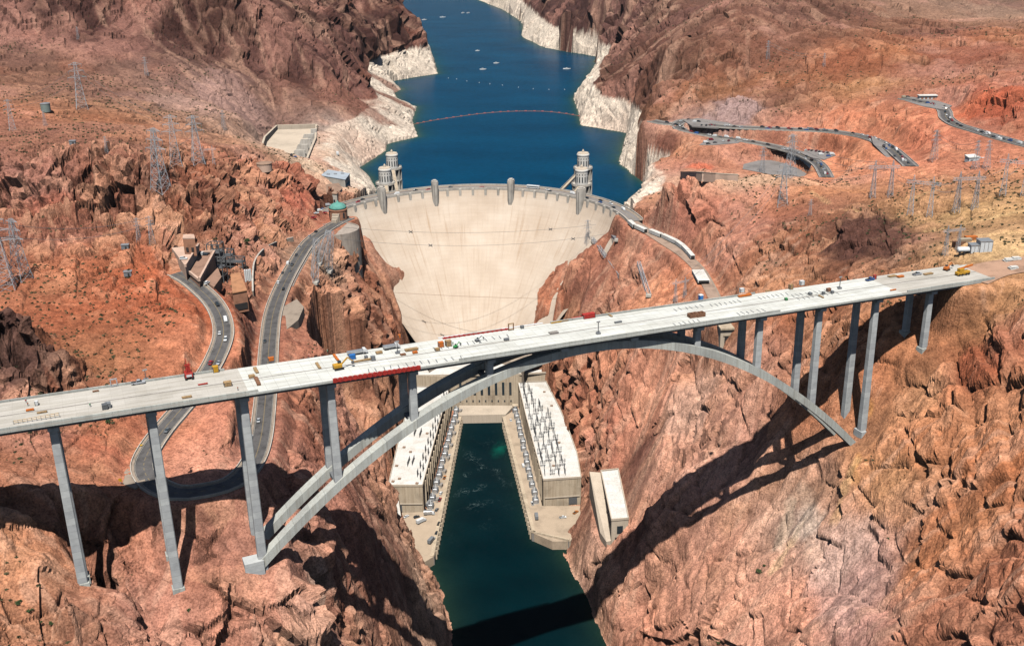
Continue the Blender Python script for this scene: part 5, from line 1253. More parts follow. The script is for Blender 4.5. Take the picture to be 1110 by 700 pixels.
park('canyon', 'the road to the hairpin', 'the dam', 'vehicles on the canyon road', [(330, 250.5, x, 'black'), (324.5, 256, s, 'silver'), (323.7, 268, s, 'silver'), (321, 277, s, 'dark'), (317, 287, x, 'dark'), (311, 286.7, vn, 'white'), (306.4, 296, s, 'dark'), (314, 295, s, 'grey'), (302, 306.7, x, 'white'), (307, 314.6, s, 'black'),
  (280.5, 455, s, 'silver'), (271.5, 477, pk, 'white'), (287, 371, s, 'dark'), (235, 330, x, 'dark'), (245, 349, vn, 'white'), (238, 362.6, s, 'white'), (245, 367.6, x, 'white'), (229.5, 393, x, 'red'), (236, 396, s, 'silver'), (201.5, 439, s, 'dark'), (181, 468, s, 'grey')])
park('upper', 'the upper hill road', 'its western loop', 'vehicles queued on the upper hill road', [(739, 131.3, s, 'white'), (751, 132.3, vn, 'white'), (757, 132.3, x, 'dark'), (748, 130, s, 'dark'), (788, 136, s, 'white'), (794, 137.4, s, 'dark'), (824.6, 137.8, x, 'dark'), (832, 138.4, s, 'red'), (844, 138.8, x, 'black'), (854, 139.5, s, 'red'), (865, 139.4, s, 'white'), (874, 139.8, x, 'silver'), (882, 140, s, 'maroon'), (894, 141, s, 'silver'), (904.5, 141.5, x, 'dark'), (924, 144, s, 'dark'), (937, 146, s, 'white'), (942, 147.5, s, 'white'), (948, 150, x, 'white'), (953, 151.6, s, 'silver'),
  (959.6, 155, s, 'white'), (963.6, 158, s, 'blue'), (967.5, 160, x, 'dark'), (971.8, 163, vn, 'white'), (974, 165.6, s, 'dark'), (976, 168, s, 'dark'), (978, 171.5, x, 'red'), (981, 174, s, 'white'), (984.8, 177.5, s, 'dark')], 26)
park('lower', 'the lower hill road', 'its western loop', 'vehicles on the lower hill road', [(723.8, 133, x, 'dark'), (734.3, 135.5, s, 'dark'), (735.6, 138, s, 'black'), (741.5, 140.3, x, 'dark'), (751, 143, s, 'red'), (758, 144.5, s, 'dark'), (767.7, 146.4, s, 'white'), (788, 149, vn, 'white'), (799.4, 150.5, vn, 'white'), (806.6, 152.2, x, 'white'), (819, 154.2, s, 'dark'), (830.4, 157, x, 'dark'), (852, 162, s, 'white'), (863.8, 165.5, s, 'silver'), (874.6, 170, s, 'dark'), (880, 173, x, 'dark'), (885.8, 177, s, 'silver'), (889.7, 181, s, 'dark'), (892, 185, x, 'silver'), (894, 188.5, vn, 'white')], 18)
park('overlook', 'the road below the red knoll', 'the overlook car park', 'vehicles queued below the red knoll', [(1024, 116, s, 'dark'), (1022, 118, s, 'white'), (1024.5, 122, x, 'dark'), (1026, 125.5, s, 'white'), (1032.4, 131.5, x, 'red'), (1038, 135, s, 'dark'), (1043, 137.4, s, 'black'), (1053.6, 140.5, x, 'dark'), (1058, 141.6, s, 'white'), (1065.7, 144, s, 'dark'), (1071.4, 145.6, vn, 'white'), (1078, 148, s, 'dark'), (1083, 149.3, s, 'white'), (1088, 151, s, 'grey'), (1096.4, 153.2, x, 'blue'), (1105, 156, vn, 'white')], 14)
def lot(items, words, group, zo=.03, rz0=0.3):
    for n_, (u, v, z, kind, colr, rz) in enumerate(items):
        q = bp(u, v, z); o = vehicle(kind, colr); o.location = (q[0], q[1], z+zo); o.rotation_euler = (0, 0, rz)
        tag(o, '%s %s, %s from left of those %s' % (colr, {'suv': 'SUV', 'pickup': 'pickup'}.get(kind, kind), ordw(n_), words), {'sedan': 'car', 'suv': 'car', 'van': 'van', 'pickup': 'pickup truck'}[kind], group)
pz = lambda k: float(PADW[k][:, 2].mean())+.02
lot([(760.5, 136.2, pz('loop_lot'), s, 'dark', 1.4), (765.6, 136.5, pz('loop_lot'), x, 'dark', 1.4), (770, 136.6, pz('loop_lot'), s, 'grey', 1.4), (774.6, 136.8, pz('loop_lot'), s, 'maroon', 1.4), (786, 136.2, pz('loop_lot'), s, 'white', 1.4)], 'parked in the upper loop car park', 'cars parked in the upper loop')
lot([(765, 154.7, pz('east_lot'), vn, 'white', .4), (767.7, 156.3, pz('east_lot'), x, 'dark', .4), (771, 152, pz('east_lot'), vn, 'maroon', .4), (775, 155, pz('east_lot'), s, 'dark', .4), (784.3, 153.2, pz('east_lot'), s, 'white', 1.2), (790, 153.2, pz('east_lot'), x, 'maroon', 1.2), (798, 153, pz('east_lot'), s, 'silver', 1.2)], 'parked beside the lower loop', 'cars parked beside the lower loop')
zl = pz('side_lot'); lot([(873.5, 163.2, zl, s, 'white', 1.1), (876.7, 163, zl, s, 'red', 1.1), (880, 163.6, zl, s, 'dark', 1.1), (884.7, 164.3, zl, x, 'maroon', 1.1), (888.3, 164.8, zl, s, 'dark', 1.1), (890, 168, zl, vn, 'white', .2), (892.6, 165.3, zl, s, 'red', 1.1), (897, 165.9, zl, s, 'dark', 1.1), (898, 169.6, zl, x, 'blue', .2), (902, 167.6, zl, vn, 'white', .2)], 'parked in the side car park', 'cars parked below the hill road')
zl = pz('overlook_lot'); lot([(980, 106, zl, vn, 'tan', .5), (984, 105.8, zl, x, 'dark', .5), (990.7, 109.6, zl, s, 'dark', .5), (997, 111, zl, s, 'dark', .5), (1005.7, 112, zl, x, 'blue', .5), (1012, 113, zl, s, 'silver', .5)], 'parked at the far overlook', 'cars parked at the overlook')
for n_, (u, v, kind, colr) in enumerate([(380, 223, s, 'dark'), (390, 219.3, x, 'red'), (398.7, 217.5, s, 'dark'), (428, 209, vn, 'white'), (449.4, 205.2, s, 'dark'), (462, 203.5, x, 'red'), (488, 201.5, s, 'grey'), (523, 200.6, s, 'red'), (592, 206, s, 'white'), (596, 207, s, 'black'), (617.3, 210.8, vn, 'white'), (635.4, 214.6, x, 'dark'), (646, 218, s, 'dark'), (650.3, 219, s, 'blue'), (658, 221.5, x, 'white'), (665, 224.5, s, 'dark'), (672.3, 227.2, vn, 'white')]):
    q = bp(u, v, 180.3); a = math.atan2(q[0], q[1]); lane = 143.4 if n_ % 2 else 147.8; o = vehicle(kind, colr); o.location = (lane*math.sin(a), lane*math.cos(a), 179.62); o.rotation_euler = (0, 0, -a+(math.pi if n_ % 2 else 0))
    tag(o, '%s %s, %s vehicle from the left on the dam crest' % (colr, {'suv': 'SUV'}.get(kind, kind), ordw(n_)), 'van' if kind == vn else 'car', 'vehicles on the dam crest')
def boxtruck(name, label, cat, loc, rz, L_, W_, H_, cabm, boxm, group=None, scale=1.0):
    o = empty(name, loc, rz); tag(o, label, cat, group); b = MB(); b.box((-.9, 0, .95), (L_-2.2, W_, H_)); b.build('cargo_box', boxm, o, bevel=.06)
    b = MB(); loft(b, [(L_/2-1.9, W_*.46, .6, 2.5, W_*.42), (L_/2-.7, W_*.46, .6, 2.45, W_*.42), (L_/2+.1, W_*.46, .6, 1.5, W_*.44), (L_/2+.25, W_*.44, .6, 1.2, W_*.42)]); b.build('cab', cabm, o)
    b = MB(); loft(b, [(L_/2-.75, W_*.41, 1.5, 2.4, W_*.39), (L_/2+.12, W_*.42, 1.48, 1.55, W_*.41)]); b.build('windscreen', M['glass'], o)
    b = MB(); b.box((0, 0, .55), (L_-.6, W_*.7, .4)); b.build('chassis', M['dark'], o)
    for ax in (-L_*.36, -L_*.24, L_*.36):
        for s_ in (-1, 1):
            wv = MB(); n = 10; r = .5; vs = [(ax+r*math.cos(2*math.pi*k/n), yy, r+r*math.sin(2*math.pi*k/n)) for yy in (s_*W_*.32, s_*W_*.49) for k in range(n)]
            wv.add(vs, [(k, (k+1) % n, n+(k+1) % n, n+k) for k in range(n)]+[tuple(range(n))[::-1], tuple(range(n, 2*n))]); wv.build('wheel', M['black'], o)
    return o
def bus(label, loc, rz, L_=12.0, group=None):
    o = empty('bus', loc, rz); tag(o, label, 'bus', group); b = MB(); b.box((0, 0, .5), (L_, 2.55, 2.9)); b.build('body', M['white'], o, bevel=.15); b = MB(); b.box((.1, 0, 1.75), (L_-.9, 2.6, .9)); b.build('window', M['glass'], o)
    for ax in (-L_*.3, L_*.33):
        for s_ in (-1, 1): wv = MB(); wv.lathe([(.5, -.15), (.5, .15)], n=10); wv.v = [(ax+a, s_*1.15+c, .5+b_) for a, b_, c in wv.v]; wv.build('wheel', M['black'], o)
    return o
q = bp(577.3, 204, 180.5); a = math.atan2(q[0], q[1]); bus('long white tour bus on the dam crest right of the middle tower', (147.5*math.sin(a), 147.5*math.cos(a), 179.62), -a, 13)
# covered trailers on the service road of the right bank
TRL = [((682, 243), (688, 248)), ((689, 248), (700, 253)), ((704.5, 253), (717, 258)), ((718, 258), (733, 265)), ((733, 265), (740, 270)), ((739, 269), (746, 276)), ((744, 274), (751, 282))]
def trailer(P0, P1, z, label, W_=3.6, H_=3.0, group='white covered trailers on the service road'):
    a, b_ = bp(*P0, z), bp(*P1, z); c = (a+b_)/2; L_ = float(np.linalg.norm((b_-a)[:2]))*.97; o = empty('semi_trailer', (c[0], c[1], z), math.atan2(b_[1]-a[1], b_[0]-a[0])); tag(o, label, 'trailer', group)
    b = MB(); b.box((0, 0, 1.0), (L_, W_, H_)); b.build('cargo_box', M['roof_white'], o, bevel=.08); b = MB(); b.box((L_/2, 0, 1.1), (.1, W_*.85, H_*.8)); b.build('door', M['dark'], o); b = MB(); b.box((0, 0, .6), (L_*.95, W_*.6, .4)); b.build('chassis', M['dark'], o)
    for f in (-.38, -.28, .3, .4):
        for s_ in (-1, 1): wv = MB(); wv.lathe([(.5, -.15), (.5, .15)], n=8); wv.v = [(f*L_+x_, s_*W_*.4+z_, .5+y_) for x_, y_, z_ in wv.v]; wv.build('wheel', M['black'], o)
for i, (a, b_) in enumerate(TRL): trailer(a, b_, 179.1-.45*i, 'white covered trailer on the right bank service road, %s in line from the dam' % ordw(i))
trailer((756, 296), (763, 308), 175.3, 'wide white flat load parked alone on the service road above the bridge deck', 9.0, 2.0, None)
# vehicles on the powerhouse terraces
TV = [('left', [(440.5, 560, s, 'white', 1.0), (451.6, 560.7, x, 'dark', .7), (473.5, 553, x, 'grey', 1.4), (477, 542, pk, 'red', 1.5), (478, 535, x, 'white', 1.5), (482, 518, pk, 'orange', 1.5), (487, 494, s, 'white', 1.5), (475.7, 568, pk, 'dark', 1.5), (473.3, 578, x, 'dark', 1.5)]), ('right', [(553.7, 455.7, s, 'white', 1.9), (560.6, 444, pk, 'white', 1.9), (561, 449, pk, 'silver', 1.9), (567, 505, vn, 'white', 1.9), (577, 546, pk, 'white', 1.9), (610, 561, pk, 'white', .3), (624, 555.7, pk, 'orange', 1.0), (626, 568.6, x, 'white', 1.5), (621.4, 577, pk, 'grey', 1.5)])]
TL = {'left': ['white sedan nearest the cliff on the open end of the left terrace', 'dark SUV beside the box truck on the left terrace end', 'grey SUV by the river wall opposite the left wing corner', 'red pickup by the river wall of the left terrace', 'white SUV just above the red pickup on the left terrace', 'orange pickup midway along the left terrace', 'white sedan highest up the left terrace', 'dark pickup at the river wall near the left terrace tip', 'dark SUV at the river wall nearest the left terrace tip'],
 'right': ['white sedan by the river wall near the head of the right terrace', 'white pickup at the head of the right terrace', 'silver pickup just below the white one at the head of the right terrace', 'white van midway along the river wall of the right terrace', 'white pickup by the river wall below the right wing corner', 'white pickup in the middle of the right terrace end', 'orange pickup against the cliff on the right terrace end', 'white SUV against the cliff below the orange pickup', 'grey pickup at the lower cliff corner of the right terrace']}
for side, its in TV:
    for n_, (u, v, kind, colr, rz) in enumerate(its):
        q = bp(u, v, 7.0); o = vehicle(kind, colr); o.location = (q[0], q[1], 7.02); o.rotation_euler = (0, 0, rz)
        tag(o, TL[side][n_], {'sedan': 'car', 'suv': 'car', 'van': 'van', 'pickup': 'pickup truck'}[kind], 'vehicles on the powerhouse terraces')
for (u, v, rz, lab, bm_) in [(456.5, 566, .9, 'white box truck on the open end of the left terrace', 'white'), (465, 557.5, .2, 'pale blue box truck by the corner of the left wing', 'silver'), (467.7, 587, 1.3, 'grey flatbed truck near the tip of the left terrace', 'grey'), (465.5, 547, 1.4, 'silver truck against the river wall of the left wing', 'silver'), (581.4, 561, 1.8, 'grey box truck at the lower corner of the right terrace', 'grey')]:
    q = bp(u, v, 7.0); boxtruck('box_truck', lab, 'truck', (q[0], q[1], 7.02), rz, 8.5, 2.5, 2.6, M['white'], M[bm_], 'trucks on the powerhouse terraces')
# ------------------------------------------------------------------ transformers, roof racks, vents
def transformer():
    o = empty('transformer'); b = MB(); b.box((0, 0, .3), (5.2, 3.0, 3.6)); b.build('tank', M['silver'], o, bevel=.12)
    b = MB()
    for k in range(6): b.box((-2.2+.88*k, -1.95, .6), (.25, .8, 2.8)); b.box((-2.2+.88*k, 1.95, .6), (.25, .8, 2.8))
    b.build('radiator', M['grey'], o)
    for k in (-1, 0, 1): b = MB(); b.lathe([(.28, 3.9), (.32, 4.3), (.2, 4.5), (.3, 4.9), (.18, 5.2), (.26, 5.5), (.1, 6.2)], (1.5*k, 0, 0), n=8); b.build('bushing', M['white'], o)
    b = MB(); b.lathe([(.5, -1.6), (.5, 1.6)], n=10); b.v = [(z, 1.1+y, 4.9+x) for x, y, z in b.v]; b.build('oil_drum', M['grey'], o); b = MB(); b.box((0, 0, 0), (6.0, 4.6, .3)); b.build('plinth', M['concrete'], o); return o
t0 = transformer(); first = True
def line_of(a, b_, n, off, z, fn, rz, proto, group, label, cat):
    global first
    a, b_ = np.array(a, float), np.array(b_, float); t = (b_-a)/np.linalg.norm(b_-a); nn = np.array([t[1], -t[0]])
    for k in range(n):
        c = a+(b_-a)*(k+.5)/n+nn*off; o = proto if not proto.get('used') else copy_tree(proto); proto['used'] = 1
        o.location = (c[0]+random.uniform(-.5, .5), c[1], z); o.rotation_euler = (0, 0, math.atan2(t[1], t[0])+rz); tag(o, label, cat, group)
line_of((-6.4, -171), (-21.5, 6), 15, 4.6, 7.0, None, 0, t0, 'transformer banks beside the left powerhouse wing', 'grey finned transformer with white bushings beside the left powerhouse wing', 'transformer')
t1 = copy_tree(t0); t1['used'] = 0
line_of((40, 14), (83.2, -151), 14, 5.2, 7.0, None, 0, t1, 'transformer banks beside the right powerhouse wing', 'grey finned transformer with white bushings beside the right powerhouse wing', 'transformer')
for k in range(8):
    f = (k+.5)/8; q = np.array([-6.4+(-21.5+6.4)*f, -171+177*f]); o = empty('control_cabinet', (q[0]+1.7+6.2, q[1]+5, 7.0), math.pi/2-.08); tag(o, 'tan equipment cabinet between the transformers and the left river wall', 'cabinet', 'equipment cabinets on the left terrace')
    b = MB(); b.box((0, 0, 0), (4.4, 1.8, 2.6)); b.build('body', M['cream'], o, bevel=.05); b = MB(); b.box((0, 0, 2.6), (4.7, 2.1, .2)); b.build('roof', M['old_concrete'], o); b = MB(); b.box((.8, -.95, .2), (1.0, .1, 2.1)); b.build('door', M['grey'], o)
def rack():
    o = empty('insulator_rack'); b = MB()
    for k in (-1, 0, 1): b.bar((k*2.0, 0, 0), (k*2.0, 0, 5.6), .36)
    b.bar((-2.8, 0, 4.2), (2.8, 0, 4.2), .3); b.bar((-2.8, 0, 5.6), (2.8, 0, 5.6), .3); b.bar((-2, 0, 0), (0, 0, 4.2), .18); b.bar((2, 0, 0), (0, 0, 4.2), .18); b.build('frame', M['steel_dark'], o)
    for k in (-1, 0, 1): b = MB(); b.lathe([(.22, 5.6), (.34, 5.9), (.2, 6.1), (.34, 6.4), (.2, 6.7), (.1, 7.2)], (k*2.0, 0, 0), n=8); b.build('insulator', M['grey'], o)
    return o
r0 = rack(); cnt = 0
def rput(x, y, rz, lab, grp, sc=1.0):
    global cnt
    o = r0 if cnt == 0 else copy_tree(r0); cnt += 1; o.location = (x, y, 29.9); o.rotation_euler = (0, 0, rz); o.scale = (sc, sc, sc); tag(o, lab, 'insulator rack', grp)
for i in range(24):
    f = (i+.6)/24.6; e0 = np.array([40, 14])+(np.array([83.2, -151])-np.array([40, 14]))*f
    for j in range(4):
        if j == 3 and i < 8: continue
        if j == 2 and i < 5: continue
        rput(e0[0]+2.2+5.0*j+random.uniform(-.4, .4), e0[1]+1.2*j+random.uniform(-.8, .8), -1.31+random.uniform(-.1, .1)+(math.pi/2 if (i+j) % 3 == 0 else 0), 'dark lattice insulator rack in the rows on the right powerhouse roof', 'insulator racks on the right roof', random.uniform(.75, 1.0))
for i in range(13):
    f = (i+.5)/13; e0 = np.array([-7.5, -168])+(np.array([-20, 0])-np.array([-7.5, -168]))*f
    rput(e0[0]-2.2, e0[1], 1.63, 'dark insulator rack in the double row along the left roof edge', 'insulator racks along the left roof edge', .85); rput(e0[0]-5.4, e0[1]+4, 1.63, 'dark insulator rack in the double row along the left roof edge', 'insulator racks along the left roof edge', .85)
for (u, v) in ((450, 470), (456, 471), (443, 502), (448, 501), (466, 448), (471, 449)):
    q = bp(u, v, 30)
    for d in (-4, 0, 4): rput(q[0]-d*.07, q[1]+d, 1.6, 'small dark insulator rack in the paired clusters amid the left roof', 'insulator clusters amid the left roof', .6)
for (u, v) in ((430, 505), (438, 485), (433, 519), (445, 490), (426, 522), (452, 524), (463, 470), (590, 425), (598, 440), (600, 505), (606, 480)):
    q = bp(u, v, 30); o = empty('roof_hatch', (q[0], q[1], 29.9)); tag(o, 'small tan square hatch on the white roof of the %s powerhouse wing' % ('left' if u < 500 else 'right'), 'roof hatch', 'roof hatches on the powerhouse wings'); b = MB(); b.box((0, 0, 0), (2.0, 2.0, .7)); b.build('curb', M['tan_concrete'], o); b = MB(); b.box((0, 0, .7), (2.2, 2.2, .2)); b.build('lid', M['roof_brown'], o)
# ------------------------------------------------------------------ lattice towers and cables
def lattice(mb, H_, b0, b1, n, w_, z0=0.0):
    lv = [(b0+(b1-b0)*(i/n)**.8, z0+(H_-z0)*i/n) for i in range(n+1)]; cn = lambda r, z: [(-r, -r, z), (r, -r, z), (r, r, z), (-r, r, z)]
    for (r0_, za), (r1_, zb) in zip(lv[:-1], lv[1:]):
        A, B = cn(r0_, za), cn(r1_, zb)
        for k in range(4):
            mb.bar(A[k], B[k], w_*1.4); mb.bar(A[k], B[(k+1) % 4], w_*.75); mb.bar(A[(k+1) % 4], B[k], w_*.75); mb.bar(B[k], B[(k+1) % 4], w_*.75)
def pylon(kind):
    o = empty('transmission_tower'); w_ = .19; b = MB()
    if kind == 'tall':
        lattice(b, 44, 4.6, .75, 9, w_); b.build('lattice_body', M['steel'], o)
        for z, hw in ((30, 7.5), (36, 6.2), (42, 5.0)):
            b = MB()
            for s_ in (-1, 1):
                for yy in (-.8, .8): b.bar((0, yy, z), (s_*hw, 0, z+.2), w_); b.bar((0, yy, z+2.2), (s_*hw, 0, z+.2), w_*.8)
            ca = b.build('crossarm', M['steel'], o)
            for s_ in (-1, 1): b = MB(); b.tube([(s_*hw*.97, 0, z+.1), (s_*hw*.97, 0, z-2.6)], .16, 5); b.build('insulator', M['grey'], ca)
    else:
        for s_ in (-1, 1):
            b = MB(); lattice(b, 30, 2.6, .9, 6, w_); b.v = [(p_[0]+s_*8.5, p_[1], p_[2]) for p_ in b.v]; b.build('lattice_leg', M['steel'], o)
        b = MB()
        for i in range(10):
            x0, x1 = -15+3*i, -12+3*i
            for yy in (-.9, .9): b.bar((x0, yy, 30), (x1, yy, 30), w_); b.bar((x0, yy, 32.4), (x1, yy, 32.4), w_); b.bar((x0, yy, 30), (x1, yy, 32.4), w_*.8); b.bar((x1, yy, 30), (x1, yy, 32.4), w_*.8)
        ca = b.build('crossarm', M['steel'], o)
        for xx in (-13, 0, 13): b = MB(); b.tube([(xx, 0, 30), (xx, 0, 26.4)], .18, 5); b.build('insulator', M['grey'], ca)
        for s_ in (-1, 1): b = MB(); lattice(b, 38, .9, .15, 2, w_*.8, 32.4); b.v = [(p_[0]+s_*8.5, p_[1], p_[2]) for p_ in b.v]; b.build('peak', M['steel'], o)
    return o
PY = {'tall': pylon('tall'), 'gantry': pylon('gantry')}; pused = set(); TOP = {}
PYL = [('tall', 14, 142, 30, 'lattice pylon nearest the water tank on the left plateau'), ('tall', 89, 118, 44, 'tall slender lattice pylon right of the water tank, below the pale talus'), ('tall', 49, 136, 15, 'short lattice pylon just below the water tank'), ('tall', 116, 166, 17, 'short lattice pylon alone on the brown shelf left of the big three'), ('tall', 159, 82, 18, 'small far lattice pylon on the pale talus slope'),
 ('tall', 175, 208, 64, 'tallest lattice pylon of the left plateau, before a dark rock slab'), ('tall', 191, 179, 50, 'slender lattice pylon directly behind the tallest left pylon'), ('tall', 215, 177, 48, 'tall lattice pylon at the right end of the left plateau line'), ('gantry', 227, 179, 20, 'low twin legged gantry right of the left plateau pylons'), ('tall', 243, 141, 20, 'small lattice pylon above the spillway track'), ('tall', 85, 43, 12, 'tiny far lattice pylon high at the foot of the dark cliff'),
 ('tall', 7, 314, 72, 'tall lattice pylon at the left edge above the dark outcrop'), ('tall', 24, 302, 60, 'second lattice pylon beside the left edge one, slightly uphill'), ('tall', 165, 263, 28, 'small lattice pylon on the ledge above the garage'), ('tall', 151, 261, 24, 'smaller lattice pylon left of the one above the garage'),
 ('tall', 832, 64, 18, 'small far lattice pylon on the tan ridge right of the lake'), ('tall', 893, 72, 13, 'tiny far lattice pylon farther right on the tan ridge'), ('tall', 856, 192, 44, 'tall lattice pylon at the grey spillway car park'), ('tall', 848, 223, 44, 'tall lattice pylon standing on the red cliff before the spillway car park'), ('tall', 826, 187, 26, 'lattice pylon at the left edge of the grey spillway car park'), ('tall', 1012, 174, 30, 'lattice pylon on the red slope below the overlook road'),
 ('gantry', 955, 214, 38, 'wide lattice gantry beside the bend of the hill road'), ('gantry', 997, 233, 40, 'wide lattice gantry in the middle of the tan saddle'), ('gantry', 1046, 229, 40, 'wide lattice gantry right of the saddle middle one'), ('gantry', 1098, 212, 40, 'wide lattice gantry at the right edge of the tan saddle'), ('tall', 1057, 183, 28, 'slim lattice pylon left of the pair above the white shed'), ('tall', 1069, 183, 28, 'slim lattice pylon right of the pair above the white shed'), ('tall', 878, 233, 17, 'short lattice pylon on the brown cliff top'),
 ('gantry', 737, 326, 26, 'lattice gantry on the orange slope just behind the bridge deck'), ('tall', 637, 264, 26, 'slender lattice pylon at the cliff edge against the dam face'), ('gantry', 1031, 275, 30, 'lattice gantry beside the orange containers of the contractor yard')]
def facing(o, a): o.rotation_euler = (0, 0, a)
for kind, u, v, hpx, lab in PYL:
    q = at(u, v); dist = np.linalg.norm(q-CAM_P); hm = hpx*dist/CAM_F/math.cos(.27); sc = hm/(44 if kind == 'tall' else 38)
    o = PY[kind] if kind not in pused else copy_tree(PY[kind]); pused.add(kind); o.location = (q[0], q[1], q[2]-.6); o.scale = (sc*(1.15 if hpx > 40 else 1),)*2+(sc,); o.rotation_euler = (0, 0, .15+.5*math.sin(u)); tag(o, lab, 'pylon', 'lattice power pylons'); TOP[(u, v)] = (q, hm)
# leaning booms at the canyon rim
def boom(a, b_, w_, lab, grp):
    a, b_ = Vector(a), Vector(b_); o = empty('lattice_boom', a); tag(o, lab, 'lattice boom', grp); L_ = (b_-a).length; mb = MB(); lattice(mb, L_, w_, w_*.8, max(4, int(L_/5)), .2); R = (b_-a).to_track_quat('Z', 'Y').to_matrix(); mb.v = [tuple(R@Vector(p_)) for p_ in mb.v]; mb.build('truss', M['steel'], o)
    mb = MB(); mb.box((0, 0, -1.5), (w_*2.8, w_*2.8, 2)); mb.build('base', M['concrete'], o)
def up(u, v, h): q = at(u, v); return (q[0], q[1], q[2]+h)
boom(up(341, 306, .5), (up(331, 306, 0)[0]+4, up(341, 306, 0)[1]+3, up(341, 306, 0)[2]+33), 2.2, 'grey lattice boom leaning at the rim below the visitor rotunda', 'leaning lattice booms on the canyon rims')
boom(up(356, 294, .5), (up(356, 294, 0)[0]+3, up(356, 294, 0)[1]+5, up(356, 294, 0)[2]+32), 2.2, 'grey lattice boom on the rock drum under the visitor rotunda', 'leaning lattice booms on the canyon rims')
boom(up(345, 286, .5), (up(345, 286, 0)[0]+9, up(345, 286, 0)[1]+4, up(345, 286, 0)[2]+26), 2.0, 'grey lattice boom leaning right between road and rock drum', 'leaning lattice booms on the canyon rims')
boom(up(674, 304, 2), up(642, 264, 5), 1.5, 'long grey lattice truss lying down the right canyon rim', 'leaning lattice booms on the canyon rims')
boom(up(703, 322, 2), up(692, 291, 5), 1.5, 'shorter grey lattice truss lying on the orange slope behind the deck', 'leaning lattice booms on the canyon rims')
boom(up(668, 262, 2), up(645, 246, 7), 1.1, 'thin grey lattice truss at the upper right canyon rim', 'leaning lattice booms on the canyon rims')
def cable(a, b_, sag, r, lab, name='power_cable', marks=(), cat='cable', grp='power cables over the canyon', mat='steel_dark'):
    a, b_ = np.array(a), np.array(b_); o = empty(name, a); tag(o, lab, cat, grp); n = 28; mb = MB(); P = [a+(b_-a)*i/n-np.array([0, 0, 4*sag*(i/n)*(1-i/n)])-a for i in range(n+1)]; mb.tube([tuple(p_) for p_ in P], r, 4); mb.build('strand', M[mat], o)
    for f in marks:
        p_ = (b_-a)*f-np.array([0, 0, 4*sag*f*(1-f)]); mb = MB(); mb.bar(p_+np.array([-1.6, 0, -1.2]), p_+np.array([1.6, 0, 1.0]), .5); mb.bar(p_+np.array([1.6, 0, -1.2]), p_+np.array([-1.6, 0, 1.0]), .5); mb.build('spacer', M['steel_dark'], o)
LA, RA = np.array(up(352, 262, 14)), np.array(up(646, 262, 16)); cable(LA, RA, 7, .11, 'upper of the two thin cables across the top of the dam face', marks=(.30, .82))
cable(LA+np.array([1, -6, -8]), RA+np.array([8, -6, -7]), 9, .11, 'lower of the two thin cables across the top of the dam face', marks=(.36, .88))
cable(up(424, 318, 1), up(603, 325, 1), 1, .13, 'brown cable slung straight across the lower dam face', mat='rust')
for (k1, k2, lab) in (((856, 192), (955, 214), 'from the car park pylon to the bend gantry'), ((955, 214), (997, 233), 'from the bend gantry to the saddle middle gantry'), ((997, 233), (1046, 229), 'between the two middle saddle gantries'), ((1046, 229), (1098, 212), 'between the two right saddle gantries'), ((175, 208), (215, 177), 'between the tallest left pylon and its right neighbour'), ((89, 118), (191, 179), 'from the water tank pylon to the left plateau line'), ((7, 314), (165, 263), 'from the left edge pylon to the garage ledge'), ((826, 187), (856, 192), 'between the two car park pylons'), ((215, 177), (243, 141), 'from the plateau end pylon to the spillway track'), ((14, 142), (89, 118), 'behind the water tank'), ((848, 223), (955, 214), 'from the red cliff pylon to the bend gantry'), ((832, 64), (893, 72), 'between the two far ridge pylons'), ((1012, 174), (1057, 183), 'from the red slope pylon to the shed pair'), ((7, 314), (24, 302), 'between the two left edge pylons'), ((848, 223), (737, 326), 'from the red cliff pylon down to the gantry behind the deck')):
    (qa, ha), (qb, hb) = TOP[k1], TOP[k2]; cable(qa+np.array([0, 0, ha*.93]), qb+np.array([0, 0, hb*.93]), 6, .13, 'upper thin power cable '+lab); cable(qa+np.array([3, 2, ha*.72]), qb+np.array([3, 2, hb*.72]), 6, .13, 'lower thin power cable '+lab)

# ------------------------------------------------------------------ buildings and works of the left abutment
def prismB(poly_px, z, z0, label, name, cat, wall, roof, group=None, rt=.6, sc=1.03):
    P = [tuple(bp(u, v, z)[:2]) for u, v in poly_px]; o = building(label=label, name=name, cat=cat, group=group); b = MB(); b.prism(P, z0, z-rt); b.build('wall', wall, o)
    c = np.mean(P, 0); b = MB(); b.prism([tuple(c+(np.array(q)-c)*sc) for q in P], z-rt, z); b.build('roof', roof, o); return o, P
roofblue = weathered('blue grey roof', (.42, .47, .52), scale=.1, var=.1)
o, P = prismB([(348, 190), (356, 184), (379, 188), (374, 194.5)], 187, 174, 'low building with a wide blue grey flat roof beside the lake bank', 'flat_roof_building', 'building', M['concrete'], roofblue)
windows_on(o, P[3], P[2], 178, 5, 2.2, 3.2, .15, m0=.05)
for k in range(3): f = (k+1)/4; q = np.array(P[0])*(1-f)+np.array(P[2])*f; b = MB(); b.box((q[0], q[1], 187), (3, 2, 1)); b.build('roof_unit', M['silver'], o)
o, P = prismB([(354, 209), (354, 200), (367, 198.5), (371, 204), (365, 210)], 188, 177, 'small building with a brown hipped roof below the flat roofed one', 'brown_roof_building', 'building', M['concrete'], M['roof_brown'])
windows_on(o, P[0], P[4], 180, 2, 1.6, 2.0, .15)
c = np.mean(P, 0); b = MB(); n = len(P); b.add([(q[0], q[1], 188.0) for q in P]+[(c[0], c[1], 190.6)], [(i, (i+1) % n, n) for i in range(n)]); b.build('roof_cap', M['roof_brown'], o)
